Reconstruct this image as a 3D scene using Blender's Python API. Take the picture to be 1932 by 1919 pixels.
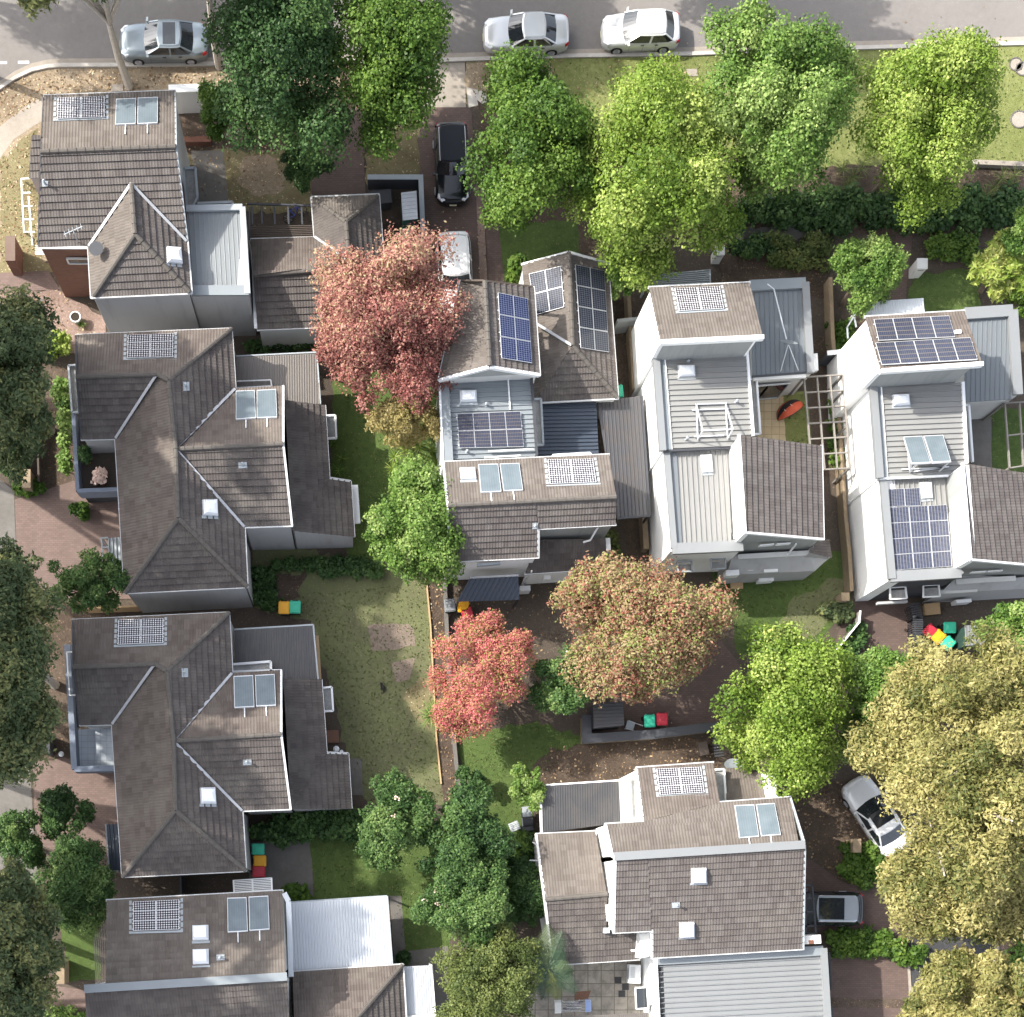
import bpy, bmesh, math, random
import numpy as np
from mathutils import Vector, Matrix

for _o in list(bpy.data.objects):
    bpy.data.objects.remove(_o)
SC = bpy.context.scene
COL = SC.collection
R = math.radians

# ------------------------------------------------------------------ camera: a drone 80 m up, lens axis vertical, frame shifted off the axis
H = 80.0                      # camera height (m)
S = 34.6                      # drawing units per metre on the ground
NX, NY = 685.8, 1706.2        # point straight below the drone, drawing units
cd = bpy.data.cameras.new('drone_camera')
cam = bpy.data.objects.new('drone_camera', cd); COL.objects.link(cam)
cam.location = (0, 0, H); cam.rotation_euler = (0, 0, 0)
cd.sensor_width = 36; cd.sensor_fit = 'HORIZONTAL'
cd.lens = S * H / 1932 * 36
cd.shift_x = (966 - NX) / 1932
cd.shift_y = (NY - 959.3) / 1932
cd.clip_start = 1; cd.clip_end = 2000
SC.camera = cam
# ------------------------------------------------------------------ light
SUN_EL, SUN_AZ = R(42), R(22)           # light travels to picture right and a little down
wd = bpy.data.worlds.new('World'); SC.world = wd; wd.use_nodes = True
nt = wd.node_tree; nt.nodes.clear()
sky = nt.nodes.new('ShaderNodeTexSky'); sky.sky_type = 'NISHITA'; sky.sun_disc = False
sky.sun_elevation = SUN_EL; sky.sun_rotation = R(292)
bg = nt.nodes.new('ShaderNodeBackground'); bg.inputs[1].default_value = 0.15
wo = nt.nodes.new('ShaderNodeOutputWorld')
sky.dust_density = 3.0; sky.air_density = 0.8
hs = nt.nodes.new('ShaderNodeHueSaturation'); hs.inputs['Saturation'].default_value = 0.42
nt.links.new(sky.outputs[0], hs.inputs['Color']); nt.links.new(hs.outputs[0], bg.inputs[0]); nt.links.new(bg.outputs[0], wo.inputs[0])
sl = bpy.data.lights.new('sun', 'SUN'); sl.energy = 2.5; sl.angle = R(0.6); sl.color = (1.0, 0.945, 0.86)
so = bpy.data.objects.new('sun', sl); COL.objects.link(so)
sd = Vector((math.cos(SUN_AZ) * math.cos(SUN_EL), -math.sin(SUN_AZ) * math.cos(SUN_EL), -math.sin(SUN_EL)))
so.rotation_euler = sd.to_track_quat('-Z', 'Y').to_euler()
so.location = (-60, 30, 90)
SC.view_settings.view_transform = 'Standard'; SC.view_settings.look = 'None'
SC.view_settings.exposure = 1.68; SC.view_settings.gamma = 1
SC.render.engine = 'CYCLES'
SC.cycles.max_bounces = 6; SC.cycles.diffuse_bounces = 3; SC.cycles.transmission_bounces = 3
SC.cycles.use_denoising = True

# ------------------------------------------------------------------ survey helpers: drawing units + height -> metres
def W(x, y, z=0.0):
    k = (H - z) / H / S
    return Vector(((x - NX) * k, -(y - NY) * k, z))
_OX = (0, 480.6, 961.2, 1427.4); _OY = (0, 480.6, 961.2, 1413.9)
def T(r, c):
    ox, oy = _OX[c], _OY[r]
    def f(x, y, z=None):
        p = (ox + x * .26297, oy + y * .26297)
        return p if z is None else (p[0], p[1], z)
    return f
A, C, B2, M2 = T(0, 0), T(0, 1), T(0, 2), T(0, 3)
B, D, F, M = T(1, 0), T(1, 1), T(1, 2), T(1, 3)
E, G, K, N = T(2, 0), T(2, 1), T(2, 2), T(2, 3)
HH, I, P, Q = T(3, 0), T(3, 1), T(3, 2), T(3, 3)

class Plane:
    """A plane through three surveyed points; on(x,y,lift) is the point of it (raised by lift) seen at drawing position x,y."""
    def __init__(s, a, b, c):
        s.p = W(*a); n = (W(*b) - s.p).cross(W(*c) - s.p).normalized()
        s.n = n if n.z > 0 else -n
    def on(s, x, y, lift=0.0):
        g = W(x, y, 0); o = Vector((0, 0, H)); d = g - o
        t = (s.p + s.n * lift - o).dot(s.n) / d.dot(s.n)
        return o + d * t
def flat(z):
    pl = Plane((0, 0, z), (100, 0, z), (0, 100, z)); return pl

# ------------------------------------------------------------------ mesh builder
RL = {}
class MB:
    def __init__(s): s.v = []; s.f = []; s.m = []; s.uv = []
    def face(s, pts, m=0, uv=None):
        i = len(s.v); s.v.extend([Vector(p) for p in pts]); s.f.append(tuple(range(i, i + len(pts)))); s.m.append(m); s.uv.append(uv)
    def hexa(s, b, t, m=0):
        n = len(b)
        # orientation: make side faces look outward
        c = sum(b, Vector()) / n
        nn = (b[1] - b[0]).cross(b[2] - b[0])
        up = (t[0] - b[0])
        if nn.dot(up) < 0: b = b[::-1]; t = t[::-1]
        s.face(t, m); s.face(b[::-1], m)
        for k in range(n):
            j = (k + 1) % n
            s.face([b[k], b[j], t[j], t[k]], m)
    def prism(s, top, z0, m=0):
        top = [Vector(p) for p in top]
        bot = [Vector((p.x, p.y, z0)) for p in top]
        s.hexa(bot, top, m)
    def slab(s, top, th, m=0):
        top = [Vector(p) for p in top]
        n = (top[1] - top[0]).cross(top[2] - top[0]).normalized()
        if n.z < 0: n = -n
        s.hexa([p - n * th for p in top], top, m)
    def box(s, c, sx, sy, sz, m=0, rz=0.0):
        c = Vector(c); q = Matrix.Rotation(rz, 3, 'Z')
        b = [c + q @ Vector((x * sx / 2, y * sy / 2, 0)) for x, y in ((-1, -1), (1, -1), (1, 1), (-1, 1))]
        s.hexa(b, [p + Vector((0, 0, sz)) for p in b], m)
    def bar(s, p, q, w, h, m=0, up=Vector((0, 0, 1)), ext=0.0):
        p, q = Vector(p), Vector(q); d = (q - p)
        if d.length < 1e-5: return
        d.normalize(); p = p - d * ext; q = q + d * ext
        if abs(d.dot(up)) > .98: up = Vector((1, 0, 0))
        x = d.cross(up).normalized(); y = x.cross(d).normalized()
        r = [(-w / 2, -h / 2), (w / 2, -h / 2), (w / 2, h / 2), (-w / 2, h / 2)]
        s.hexa([p + x * a + y * b for a, b in r], [q + x * a + y * b for a, b in r], m)
    def tube(s, path, rad, n=7, m=0, cap=True):
        path = [Vector(p) for p in path]
        if not isinstance(rad, (list, tuple)): rad = [rad] * len(path)
        rings = []
        for k, p in enumerate(path):
            d = (path[min(k + 1, len(path) - 1)] - path[max(k - 1, 0)]).normalized()
            u = Vector((0, 0, 1)) if abs(d.z) < .9 else Vector((1, 0, 0))
            x = d.cross(u).normalized(); y = d.cross(x).normalized()
            rings.append([p + (x * math.cos(2 * math.pi * a / n) + y * math.sin(2 * math.pi * a / n)) * rad[k] for a in range(n)])
        for k in range(len(rings) - 1):
            for a in range(n):
                b = (a + 1) % n
                s.face([rings[k][b], rings[k][a], rings[k + 1][a], rings[k + 1][b]], m)
        if cap: s.face(rings[0], m); s.face(rings[-1][::-1], m)
    def disc(s, c, r0, r1, z0, z1, n=20, m=0, capm=None):
        c = Vector(c)
        a = [c + Vector((r0 * math.cos(2 * math.pi * k / n), r0 * math.sin(2 * math.pi * k / n), z0)) for k in range(n)]
        b = [c + Vector((r1 * math.cos(2 * math.pi * k / n), r1 * math.sin(2 * math.pi * k / n), z1)) for k in range(n)]
        for k in range(n):
            j = (k + 1) % n; s.face([a[k], a[j], b[j], b[k]], m)
        s.face(b, m if capm is None else capm); s.face(a[::-1], m)
    def build(s, name, mats, parent=None, label=None, smooth=False, loc=None):
        if not s.f: return None
        o = Vector((0, 0, 0))
        if parent is not None: o = RL[parent.name]
        elif loc is not None: o = Vector(loc)
        me = bpy.data.meshes.new(name)
        me.from_pydata([tuple(p - o) for p in s.v], [], s.f)
        if not isinstance(mats, (list, tuple)): mats = [mats]
        for m in mats: me.materials.append(m)
        me.polygons.foreach_set('material_index', s.m)
        if any(u is not None for u in s.uv):
            ul = me.uv_layers.new(name='UVMap'); fl = []
            for f, u in zip(s.f, s.uv):
                for k in range(len(f)): fl.extend(u[k] if u is not None else (0, 0))
            ul.data.foreach_set('uv', fl)
        if smooth: me.polygons.foreach_set('use_smooth', [True] * len(me.polygons))
        me.update()
        ob = bpy.data.objects.new(name, me); COL.objects.link(ob)
        RL[ob.name] = o
        if parent is not None: ob.parent = parent
        elif loc is not None: ob.location = o
        if label: ob['label'] = label
        return ob

def thing(name, label, cat, loc, group=None, rz=0.0):
    o = bpy.data.objects.new(name, None); COL.objects.link(o)
    o.empty_display_size = .3
    o.location = loc; o.rotation_euler = (0, 0, rz); o['label'] = label; o['category'] = cat
    if group: o['group'] = group
    RL[o.name] = Vector(loc)
    return o
def tag(o, label, cat, group=None, kind=None):
    o['label'] = label; o['category'] = cat
    if group: o['group'] = group
    if kind: o['kind'] = kind
    return o
def dup(root, loc, rz=None, label=None, group=None):
    r = root.copy(); COL.objects.link(r); r.location = loc
    if rz is not None: r.rotation_euler = (0, 0, rz)
    if label: r['label'] = label
    if group: r['group'] = group
    for ch in list(root.children):
        c = ch.copy(); COL.objects.link(c); c.parent = r
        for g in list(ch.children):
            d = g.copy(); COL.objects.link(d); d.parent = c
    return r

# ------------------------------------------------------------------ materials
class NT:
    def __init__(s, name):
        s.mat = bpy.data.materials.new(name); s.mat.use_nodes = True
        s.t = s.mat.node_tree; s.n = s.t.nodes; s.l = s.t.links
        s.b = s.n['Principled BSDF']; s.out = s.n['Material Output']
    def new(s, ty, **kw):
        n = s.n.new(ty)
        for k, v in kw.items():
            if k in n.inputs: s.put(n.inputs[k], v)
            else: setattr(n, k, v)
        return n
    def put(s, inp, v):
        if hasattr(v, 'is_linked') or isinstance(v, bpy.types.NodeSocket): s.l.new(v, inp)
        else: inp.default_value = v
    def math(s, op, a, b=0.0, c=None):
        n = s.n.new('ShaderNodeMath'); n.operation = op
        s.put(n.inputs[0], a); s.put(n.inputs[1], b)
        if c is not None: s.put(n.inputs[2], c)
        return n.outputs[0]
    def mix(s, f, a, b):
        n = s.n.new('ShaderNodeMix'); n.data_type = 'RGBA'
        s.put(n.inputs[0], f); s.put(n.inputs[6], a); s.put(n.inputs[7], b)
        return n.outputs[2]
    def ramp(s, f, stops):
        n = s.n.new('ShaderNodeValToRGB'); s.put(n.inputs[0], f)
        e = n.color_ramp.elements
        while len(e) < len(stops): e.new(.5)
        for k, (p, c) in enumerate(stops):
            e[k].position = p; e[k].color = c if len(c) == 4 else (*c, 1)
        return n.outputs[0]
    def noise(s, vec, scale, detail=3, rough=.55):
        n = s.n.new('ShaderNodeTexNoise'); s.put(n.inputs['Vector'], vec)
        n.inputs['Scale'].default_value = scale; n.inputs['Detail'].default_value = detail; n.inputs['Roughness'].default_value = rough
        return n.outputs[0]
    def pos(s):
        return s.n.new('ShaderNodeNewGeometry').outputs['Position']
    def uv(s):
        return s.n.new('ShaderNodeUVMap').outputs[0]
    def bump(s, h, strength=.4, dist=.02):
        n = s.n.new('ShaderNodeBump'); n.inputs['Strength'].default_value = strength; n.inputs['Distance'].default_value = dist
        s.put(n.inputs['Height'], h); s.l.new(n.outputs[0], s.b.inputs['Normal'])
def c4(c): return (*c, 1.0)
def sm(f, a, b):       # smooth threshold ramp stops
    return [(a, (0, 0, 0)), (b, (1, 1, 1))]

def plain(name, col, rough=.6, metal=0.0, var=.12, scale=3.0, spec=.4):
    t = NT(name); n = t.noise(t.pos(), scale, 4)
    a = tuple(max(0, x * (1 - var)) for x in col); b = tuple(min(1, x * (1 + var)) for x in col)
    t.put(t.b.inputs['Base Color'], t.mix(n, c4(a), c4(b)))
    t.b.inputs['Roughness'].default_value = rough; t.b.inputs['Metallic'].default_value = metal
    t.b.inputs['Specular IOR Level'].default_value = spec
    return t.mat

def tile_mat(name, c0, c1, lichen=.5, lic=(.17, .15, .125)):
    t = NT(name); uv = t.uv()
    sp = t.new('ShaderNodeSeparateXYZ'); t.l.new(uv, sp.inputs[0]); u, v = sp.outputs[0], sp.outputs[1]
    cu = t.math('FLOOR', t.math('DIVIDE', u, .30)); cv = t.math('FLOOR', t.math('DIVIDE', v, .34))
    cb = t.new('ShaderNodeCombineXYZ'); t.l.new(cu, cb.inputs[0]); t.l.new(cv, cb.inputs[1])
    wn = t.new('ShaderNodeTexWhiteNoise'); wn.noise_dimensions = '2D'; t.l.new(cb.outputs[0], wn.inputs['Vector'])
    base = t.mix(wn.outputs['Value'], c4(c0), c4(c1))
    pos = t.pos()
    n1 = t.ramp(t.noise(pos, .55, 5, .6), sm(0, .46, .68))
    n2 = t.noise(pos, 7.0, 4, .7)
    f = t.math('MULTIPLY', t.math('MULTIPLY', n1, n2), lichen * 2)
    # weather streaks running down the slope
    st = t.new('ShaderNodeCombineXYZ'); t.l.new(t.math('MULTIPLY', u, 5.0), st.inputs[0]); t.l.new(t.math('MULTIPLY', v, .5), st.inputs[1])
    n3 = t.noise(st.outputs[0], 1.0, 3)
    base = t.mix(t.math('MULTIPLY', n3, .35), base, c4(tuple(x * .62 for x in c0)))
    base = t.mix(f, base, c4(lic))
    t.put(t.b.inputs['Base Color'], base)
    t.b.inputs['Roughness'].default_value = .85; t.b.inputs['Specular IOR Level'].default_value = .25
    # rolls of each tile
    w = t.math('SINE', t.math('MULTIPLY', u, 2 * math.pi / .15))
    hh = t.math('ADD', t.math('MULTIPLY', w, .5), t.math('MULTIPLY', n2, .4))
    t.bump(hh, .5, .03)
    return t.mat

def metal_mat(name, col, rough=.45, dirt=.25, dc=(.12, .11, .10), fine=0.0):
    t = NT(name); pos = t.pos()
    n = t.ramp(t.noise(pos, 1.1, 5, .65), sm(0, .45, .75)); n2 = t.noise(pos, 14, 3)
    col2 = t.mix(t.math('MULTIPLY', n, dirt), c4(col), c4(dc))
    col2 = t.mix(t.math('MULTIPLY', n2, .18), col2, c4(tuple(x * .8 for x in col)))
    t.put(t.b.inputs['Base Color'], col2)
    t.b.inputs['Roughness'].default_value = rough; t.b.inputs['Metallic'].default_value = .15
    if fine:
        sp = t.new('ShaderNodeSeparateXYZ'); t.l.new(t.uv(), sp.inputs[0])
        t.bump(t.math('SINE', t.math('MULTIPLY', sp.outputs[0], 2 * math.pi / fine)), .8, .02)
    return t.mat

def render_mat(name, col, stain=.25, sc=(.45, .44, .40)):
    t = NT(name); pos = t.pos()
    mp = t.new('ShaderNodeMapping'); mp.inputs['Scale'].default_value = (2.2, 2.2, .25); t.l.new(pos, mp.inputs[0])
    n = t.ramp(t.noise(mp.outputs[0], 1.0, 4, .6), sm(0, .5, .8)); n2 = t.noise(pos, 30, 2)
    t.put(t.b.inputs['Base Color'], t.mix(t.math('MULTIPLY', n, stain), c4(col), c4(tuple(a * b for a, b in zip(col, sc)))))
    t.b.inputs['Roughness'].default_value = .85
    t.bump(n2, .25, .01)
    return t.mat

def brick_mat(name, c0, c1, mortar, bw=.23, bh=.076, vertical=True, rough=.85):
    t = NT(name); pos = t.pos()
    if vertical:
        sp = t.new('ShaderNodeSeparateXYZ'); t.l.new(pos, sp.inputs[0])
        cb = t.new('ShaderNodeCombineXYZ'); t.l.new(t.math('ADD', sp.outputs[0], sp.outputs[1]), cb.inputs[0]); t.l.new(sp.outputs[2], cb.inputs[1])
        vec = cb.outputs[0]
    else: vec = pos
    br = t.new('ShaderNodeTexBrick'); t.l.new(vec, br.inputs['Vector'])
    br.inputs['Color1'].default_value = c4(c0); br.inputs['Color2'].default_value = c4(c1); br.inputs['Mortar'].default_value = c4(mortar)
    br.inputs['Scale'].default_value = 1.0; br.inputs['Brick Width'].default_value = bw; br.inputs['Row Height'].default_value = bh
    br.inputs['Mortar Size'].default_value = .008; br.inputs['Bias'].default_value = 0
    n = t.noise(pos, .9, 5, .65); n2 = t.noise(pos, 9, 3)
    col = t.mix(t.math('MULTIPLY', t.ramp(n, sm(0, .45, .75)), .45), br.outputs[0], c4(tuple(x * .5 for x in c0)))
    col = t.mix(t.math('MULTIPLY', n2, .25), col, c4(tuple(min(1, x * 1.25) for x in c1)))
    t.put(t.b.inputs['Base Color'], col); t.b.inputs['Roughness'].default_value = rough
    t.bump(br.outputs[1], -.3, .01)
    return t.mat

def ground_mat(name, cols, s1=.5, s2=6.0, s3=28.0, fleck=None, fleck_amt=.0, bump=.5):
    """cols: three or four colours along a mottled ramp; flecks are fallen leaves and clippings."""
    t = NT(name); pos = t.pos()
    a = t.noise(pos, s1, 6, .62); b = t.noise(pos, s2, 5, .7); c = t.noise(pos, s3, 3, .7)
    f = t.math('ADD', t.math('MULTIPLY', a, .45), t.math('ADD', t.math('MULTIPLY', b, .35), t.math('MULTIPLY', c, .35)))
    st = [(.38 + .36 * k / (len(cols) - 1), x) for k, x in enumerate(cols)]
    col = t.ramp(f, st)
    if fleck:
        vo = t.new('ShaderNodeTexVoronoi'); t.l.new(pos, vo.inputs['Vector']); vo.inputs['Scale'].default_value = 7.0
        r1 = t.ramp(vo.outputs['Distance'], [(.16, (1, 1, 1)), (.24, (0, 0, 0))])
        pick = t.ramp(t.noise(vo.outputs['Position'], 3.1, 1), sm(0, .5, .55))
        col = t.mix(t.math('MULTIPLY', t.math('MULTIPLY', r1, pick), fleck_amt), col, c4(fleck))
    t.put(t.b.inputs['Base Color'], col); t.b.inputs['Roughness'].default_value = .95; t.b.inputs['Specular IOR Level'].default_value = .15
    t.bump(t.math('ADD', b, c), bump, .06)
    return t.mat

def leaf_mat(name, stops, trans=.33, rough=.5):
    t = NT(name)
    at = t.new('ShaderNodeAttribute'); at.attribute_name = 'tint'
    col = t.ramp(at.outputs['Fac'], stops)
    t.put(t.b.inputs['Base Color'], col); t.b.inputs['Roughness'].default_value = rough; t.b.inputs['Specular IOR Level'].default_value = .22
    tr = t.new('ShaderNodeBsdfTranslucent'); t.l.new(col, tr.inputs[0])
    mx = t.new('ShaderNodeMixShader'); mx.inputs[0].default_value = trans
    t.l.new(t.b.outputs[0], mx.inputs[1]); t.l.new(tr.outputs[0], mx.inputs[2]); t.l.new(mx.outputs[0], t.out.inputs[0])
    return t.mat

def cell_mat(name, cell, line, nu, nv, lw=.06, dots=0.0, dotc=(.8, .8, .8), rough=.12, var=.15, fine=0):
    """Photovoltaic cells: grid lines between cells, optional pale diamonds where four cells meet."""
    t = NT(name)
    sp = t.new('ShaderNodeSeparateXYZ'); t.l.new(t.uv(), sp.inputs[0])
    fu = t.math('MULTIPLY', sp.outputs[0], nu); fv = t.math('MULTIPLY', sp.outputs[1], nv)
    du = t.math('ABSOLUTE', t.math('SUBTRACT', t.math('FRACT', fu), .5)); dv = t.math('ABSOLUTE', t.math('SUBTRACT', t.math('FRACT', fv), .5))
    ln = t.math('GREATER_THAN', t.math('MAXIMUM', du, dv), .5 - lw)
    cb = t.new('ShaderNodeCombineXYZ'); t.l.new(t.math('FLOOR', fu), cb.inputs[0]); t.l.new(t.math('FLOOR', fv), cb.inputs[1])
    wn = t.new('ShaderNodeTexWhiteNoise'); wn.noise_dimensions = '2D'; t.l.new(cb.outputs[0], wn.inputs['Vector'])
    cc = t.mix(wn.outputs['Value'], c4(tuple(x * (1 - var) for x in cell)), c4(tuple(x * (1 + var) for x in cell)))
    if fine:
        fl = t.math('GREATER_THAN', t.math('ABSOLUTE', t.math('SUBTRACT', t.math('FRACT', t.math('MULTIPLY', fu, fine)), .5)), .44)
        cc = t.mix(t.math('MULTIPLY', fl, .55), cc, c4(line))
    col = t.mix(ln, cc, c4(line))
    if dots:
        dd = t.math('GREATER_THAN', t.math('ADD', du, dv), 1.0 - dots)
        col = t.mix(dd, col, c4(dotc))
    t.put(t.b.inputs['Base Color'], col); t.b.inputs['Roughness'].default_value = rough
    t.b.inputs['Specular IOR Level'].default_value = .25
    return t.mat

def paver_mat(name, c0, c1, joint, size=.5, jw=.02, stain=.5):
    t = NT(name); pos = t.pos()
    br = t.new('ShaderNodeTexBrick'); br.offset = 0.0; t.l.new(pos, br.inputs['Vector'])
    br.inputs['Color1'].default_value = c4(c0); br.inputs['Color2'].default_value = c4(c1); br.inputs['Mortar'].default_value = c4(joint)
    br.inputs['Scale'].default_value = 1.0; br.inputs['Brick Width'].default_value = size; br.inputs['Row Height'].default_value = size
    br.inputs['Mortar Size'].default_value = jw
    n = t.ramp(t.noise(pos, 2.0, 6, .7), sm(0, .42, .7))
    t.put(t.b.inputs['Base Color'], t.mix(t.math('MULTIPLY', n, stain), br.outputs[0], c4(tuple(x * .45 for x in c0))))
    t.b.inputs['Roughness'].default_value = .9; t.bump(t.noise(pos, 20, 4), .3, .01)
    return t.mat

MAT = {}
MAT['tile'] = tile_mat('roof_tile_brown', (.098, .080, .070), (.14, .118, .104))
MAT['tile_shade_dark'] = tile_mat('roof_tile_shade_dark', (.074, .064, .060), (.108, .095, .088), .4, (.16, .145, .125))  # darkest slopes away from the sun: shade put into the tile colour
MAT['tile_shade'] = tile_mat('roof_tile_shade', (.088, .076, .071), (.128, .115, .108), .2)  # slopes turned from the sun, their shading mixed into the tile colour
MAT['tile_sun'] = tile_mat('roof_tile_weathered_sun', (.108, .092, .080), (.15, .131, .115), .4, (.19, .17, .15))  # slopes turned to the sun, painted lighter for the light they catch
MAT['cap'] = plain('ridge_cap_mortar', (.10, .09, .08), .9, var=.3, scale=6)
MAT['valley'] = metal_mat('valley_flashing', (.42, .43, .45), .4, .3)
MAT['metal_grey'] = metal_mat('sheet_metal_grey', (.215, .225, .23), .5, .12)
MAT['metal_light'] = metal_mat('sheet_metal_light', (.25, .25, .24), .5, .12)
MAT['metal_pale'] = metal_mat('sheet_metal_pale', (.26, .28, .29), .5, .12)
MAT['metal_blue'] = metal_mat('sheet_metal_blue_grey', (.22, .245, .26), .45, .12)
MAT['metal_slate'] = metal_mat('sheet_metal_slate', (.15, .168, .18), .45, .15)
MAT['metal_navy'] = metal_mat('sheet_metal_navy', (.05, .065, .09), .4, .15)
MAT['metal_dark'] = metal_mat('sheet_metal_stained', (.075, .075, .08), .33, .55, (.11, .085, .065))
MAT['metal_white'] = metal_mat('sheet_metal_white', (.50, .53, .56), .5, .06)
MAT['poly_brown'] = metal_mat('corrugated_smoke', (.16, .145, .13), .4, .3)
MAT['poly_dark'] = metal_mat('corrugated_charcoal', (.07, .07, .072), .35, .35, (.15, .13, .11))
MAT['white'] = render_mat('render_white', (.88, .88, .86), .14)
MAT['offwhite'] = render_mat('render_off_white', (.60, .60, .58), .2)
MAT['grey'] = render_mat('render_grey', (.36, .36, .36), .35)
MAT['greyblue'] = render_mat('render_blue_grey', (.17, .20, .25), .25)
MAT['charcoal'] = render_mat('render_charcoal', (.05, .052, .06), .2)
MAT['stone'] = render_mat('weathered_cladding', (.30, .31, .30), .55, (.55, .6, .58))
MAT['brick_red'] = brick_mat('brick_red', (.115, .044, .028), (.155, .062, .038), (.13, .10, .08))
MAT['brick_tan'] = brick_mat('brick_tan', (.21, .155, .095), (.27, .205, .13), (.16, .135, .10))
MAT['brick_white'] = brick_mat('brick_painted', (.75, .74, .70), (.80, .79, .75), (.62, .6, .55))
MAT['trim'] = plain('trim_white', (.74, .75, .75), .5, var=.06)
MAT['trim_grey'] = plain('trim_grey', (.32, .35, .37), .5, var=.1)
MAT['trim_dark'] = plain('trim_dark', (.045, .048, .055), .5, var=.15)
MAT['gutter'] = plain('gutter_pale', (.46, .47, .47), .45, var=.1)
MAT['weathered_timber'] = plain('weathered_timber', (.20, .185, .165), .85, var=.25, scale=9)
MAT['timber_tan'] = plain('timber_tan', (.42, .29, .16), .8, var=.2, scale=9)
MAT['timber_dark'] = plain('timber_dark', (.07, .055, .045), .8, var=.25, scale=9)
MAT['deck'] = plain('deck_red_brown', (.17, .09, .06), .8, var=.25, scale=9)
MAT['glass'] = plain('window_glass', (.03, .035, .04), .06, var=.1, spec=.8)
MAT['frame_alu'] = plain('aluminium_frame', (.62, .64, .66), .35, .3, .05)
MAT['dome'] = plain('skylight_dome', (.82, .84, .86), .25, var=.04)
MAT['collector'] = None
def collector():
    t = NT('collector_glass'); pos = t.pos()
    n = t.noise(pos, 1.6, 4); sp = t.new('ShaderNodeSeparateXYZ'); t.l.new(t.uv(), sp.inputs[0])
    st = t.math('SINE', t.math('MULTIPLY', sp.outputs[0], 50.0))
    t.put(t.b.inputs['Base Color'], t.mix(t.math('ADD', t.math('MULTIPLY', st, .10), n), c4((.085, .11, .125)), c4((.17, .205, .225))))
    t.b.inputs['Roughness'].default_value = .3; t.b.inputs['Specular IOR Level'].default_value = .35
    return t.mat
MAT['collector'] = collector()
MAT['cell_dots'] = cell_mat('cells_dark_with_pale_dots', (.035, .032, .04), (.17, .17, .18), 9, 4, .05, .36, (.62, .62, .64), .15)
MAT['cell_blue'] = cell_mat('cells_blue', (.010, .016, .065), (.22, .25, .33), 6, 10, .05)
MAT['cell_black'] = cell_mat('cells_black', (.016, .018, .03), (.16, .18, .21), 6, 10, .05)
MAT['cell_glint'] = cell_mat('cells_blue_gold_lines', (.024, .032, .06), (.15, .13, .11), 9, 5, .06, fine=2)
MAT['cell_pale'] = cell_mat('cells_blue_silver_lines', (.02, .028, .062), (.17, .17, .175), 6, 12, .10, var=.3)
MAT['asphalt'] = ground_mat('asphalt', [(.15, .138, .13), (.18, .167, .156), (.205, .192, .18)], .15, 3, 60, (.30, .26, .2), .25, .15)
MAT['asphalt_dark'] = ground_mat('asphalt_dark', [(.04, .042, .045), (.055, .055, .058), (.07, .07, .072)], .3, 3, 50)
MAT['concrete'] = ground_mat('concrete', [(.22, .19, .16), (.28, .25, .21), (.34, .30, .26)], .4, 3, 30, (.30, .22, .12), .3, .15)
MAT['kerb'] = ground_mat('kerb_concrete', [(.34, .31, .27), (.42, .39, .35), (.5, .47, .43)], .6, 4, 30, None, 0, .2)
MAT['concrete_dim'] = ground_mat('concrete_darker', [(.10, .095, .088), (.14, .132, .12), (.18, .17, .16)], .5, 3, 30, (.2, .15, .1), .3, .15)  # darker concrete with brown flecks
MAT['drybed'] = ground_mat('dry_leaf_verge', [(.13, .10, .068), (.20, .155, .105), (.27, .215, .15), (.36, .29, .21)], .4, 5, 22, (.62, .50, .33), .9)
MAT['mulch'] = ground_mat('mulch_leaf_litter', [(.040, .030, .022), (.065, .048, .036), (.10, .076, .058), (.15, .115, .088)], .4, 6, 24, (.32, .2, .12), .8)
MAT['mulch_pink'] = ground_mat('garden_bed_chips', [(.10, .07, .055), (.17, .12, .10), (.25, .18, .15), (.34, .27, .23)], .4, 7, 24, (.42, .34, .28), .7)
MAT['dirt'] = ground_mat('bare_earth', [(.058, .047, .037), (.08, .065, .052), (.12, .098, .078)], .3, 5, 24, (.25, .19, .13), .6)
MAT['sand'] = ground_mat('bare_sandy_soil', [(.155, .125, .098), (.20, .16, .128), (.25, .205, .165)], .8, 6, 24, (.15, .1, .06), .5)
MAT['grass'] = ground_mat('lawn_green', [(.085, .098, .03), (.125, .145, .045), (.18, .195, .072), (.235, .245, .12)], .25, 3, 30, (.4, .35, .2), .5)
MAT['grass_worn'] = ground_mat('lawn_worn', [(.10, .085, .06), (.115, .115, .064), (.13, .145, .066), (.17, .175, .095)], .28, 3.5, 26, (.32, .28, .2), .5)
MAT['grass_deep'] = ground_mat('lawn_shaded_green', [(.035, .05, .018), (.055, .085, .025), (.08, .12, .035), (.11, .14, .05)], .25, 3, 26, (.3, .24, .15), .4)  # darker copy of the lawn: shade is put into its colour
MAT['grass_dry'] = ground_mat('lawn_dry_fringe', [(.095, .075, .045), (.145, .12, .065), (.19, .165, .09), (.25, .22, .125)], .4, 4, 26, (.6, .5, .34), .8)
MAT['brick_pave'] = brick_mat('brick_paving', (.122, .084, .070), (.158, .108, .092), (.088, .066, .056), .23, .115, False)
MAT['brick_pave_dark'] = brick_mat('brick_paving_brown', (.088, .060, .050), (.115, .078, .065), (.058, .044, .038), .23, .115, False)
MAT['paver_tan'] = paver_mat('paving_sandstone', (.46, .36, .22), (.52, .42, .27), (.3, .23, .14), .42, .015, .25)
MAT['paver_grey'] = paver_mat('paving_old_grey', (.26, .235, .20), (.34, .31, .26), (.12, .105, .085), .72, .02, .8)
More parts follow.
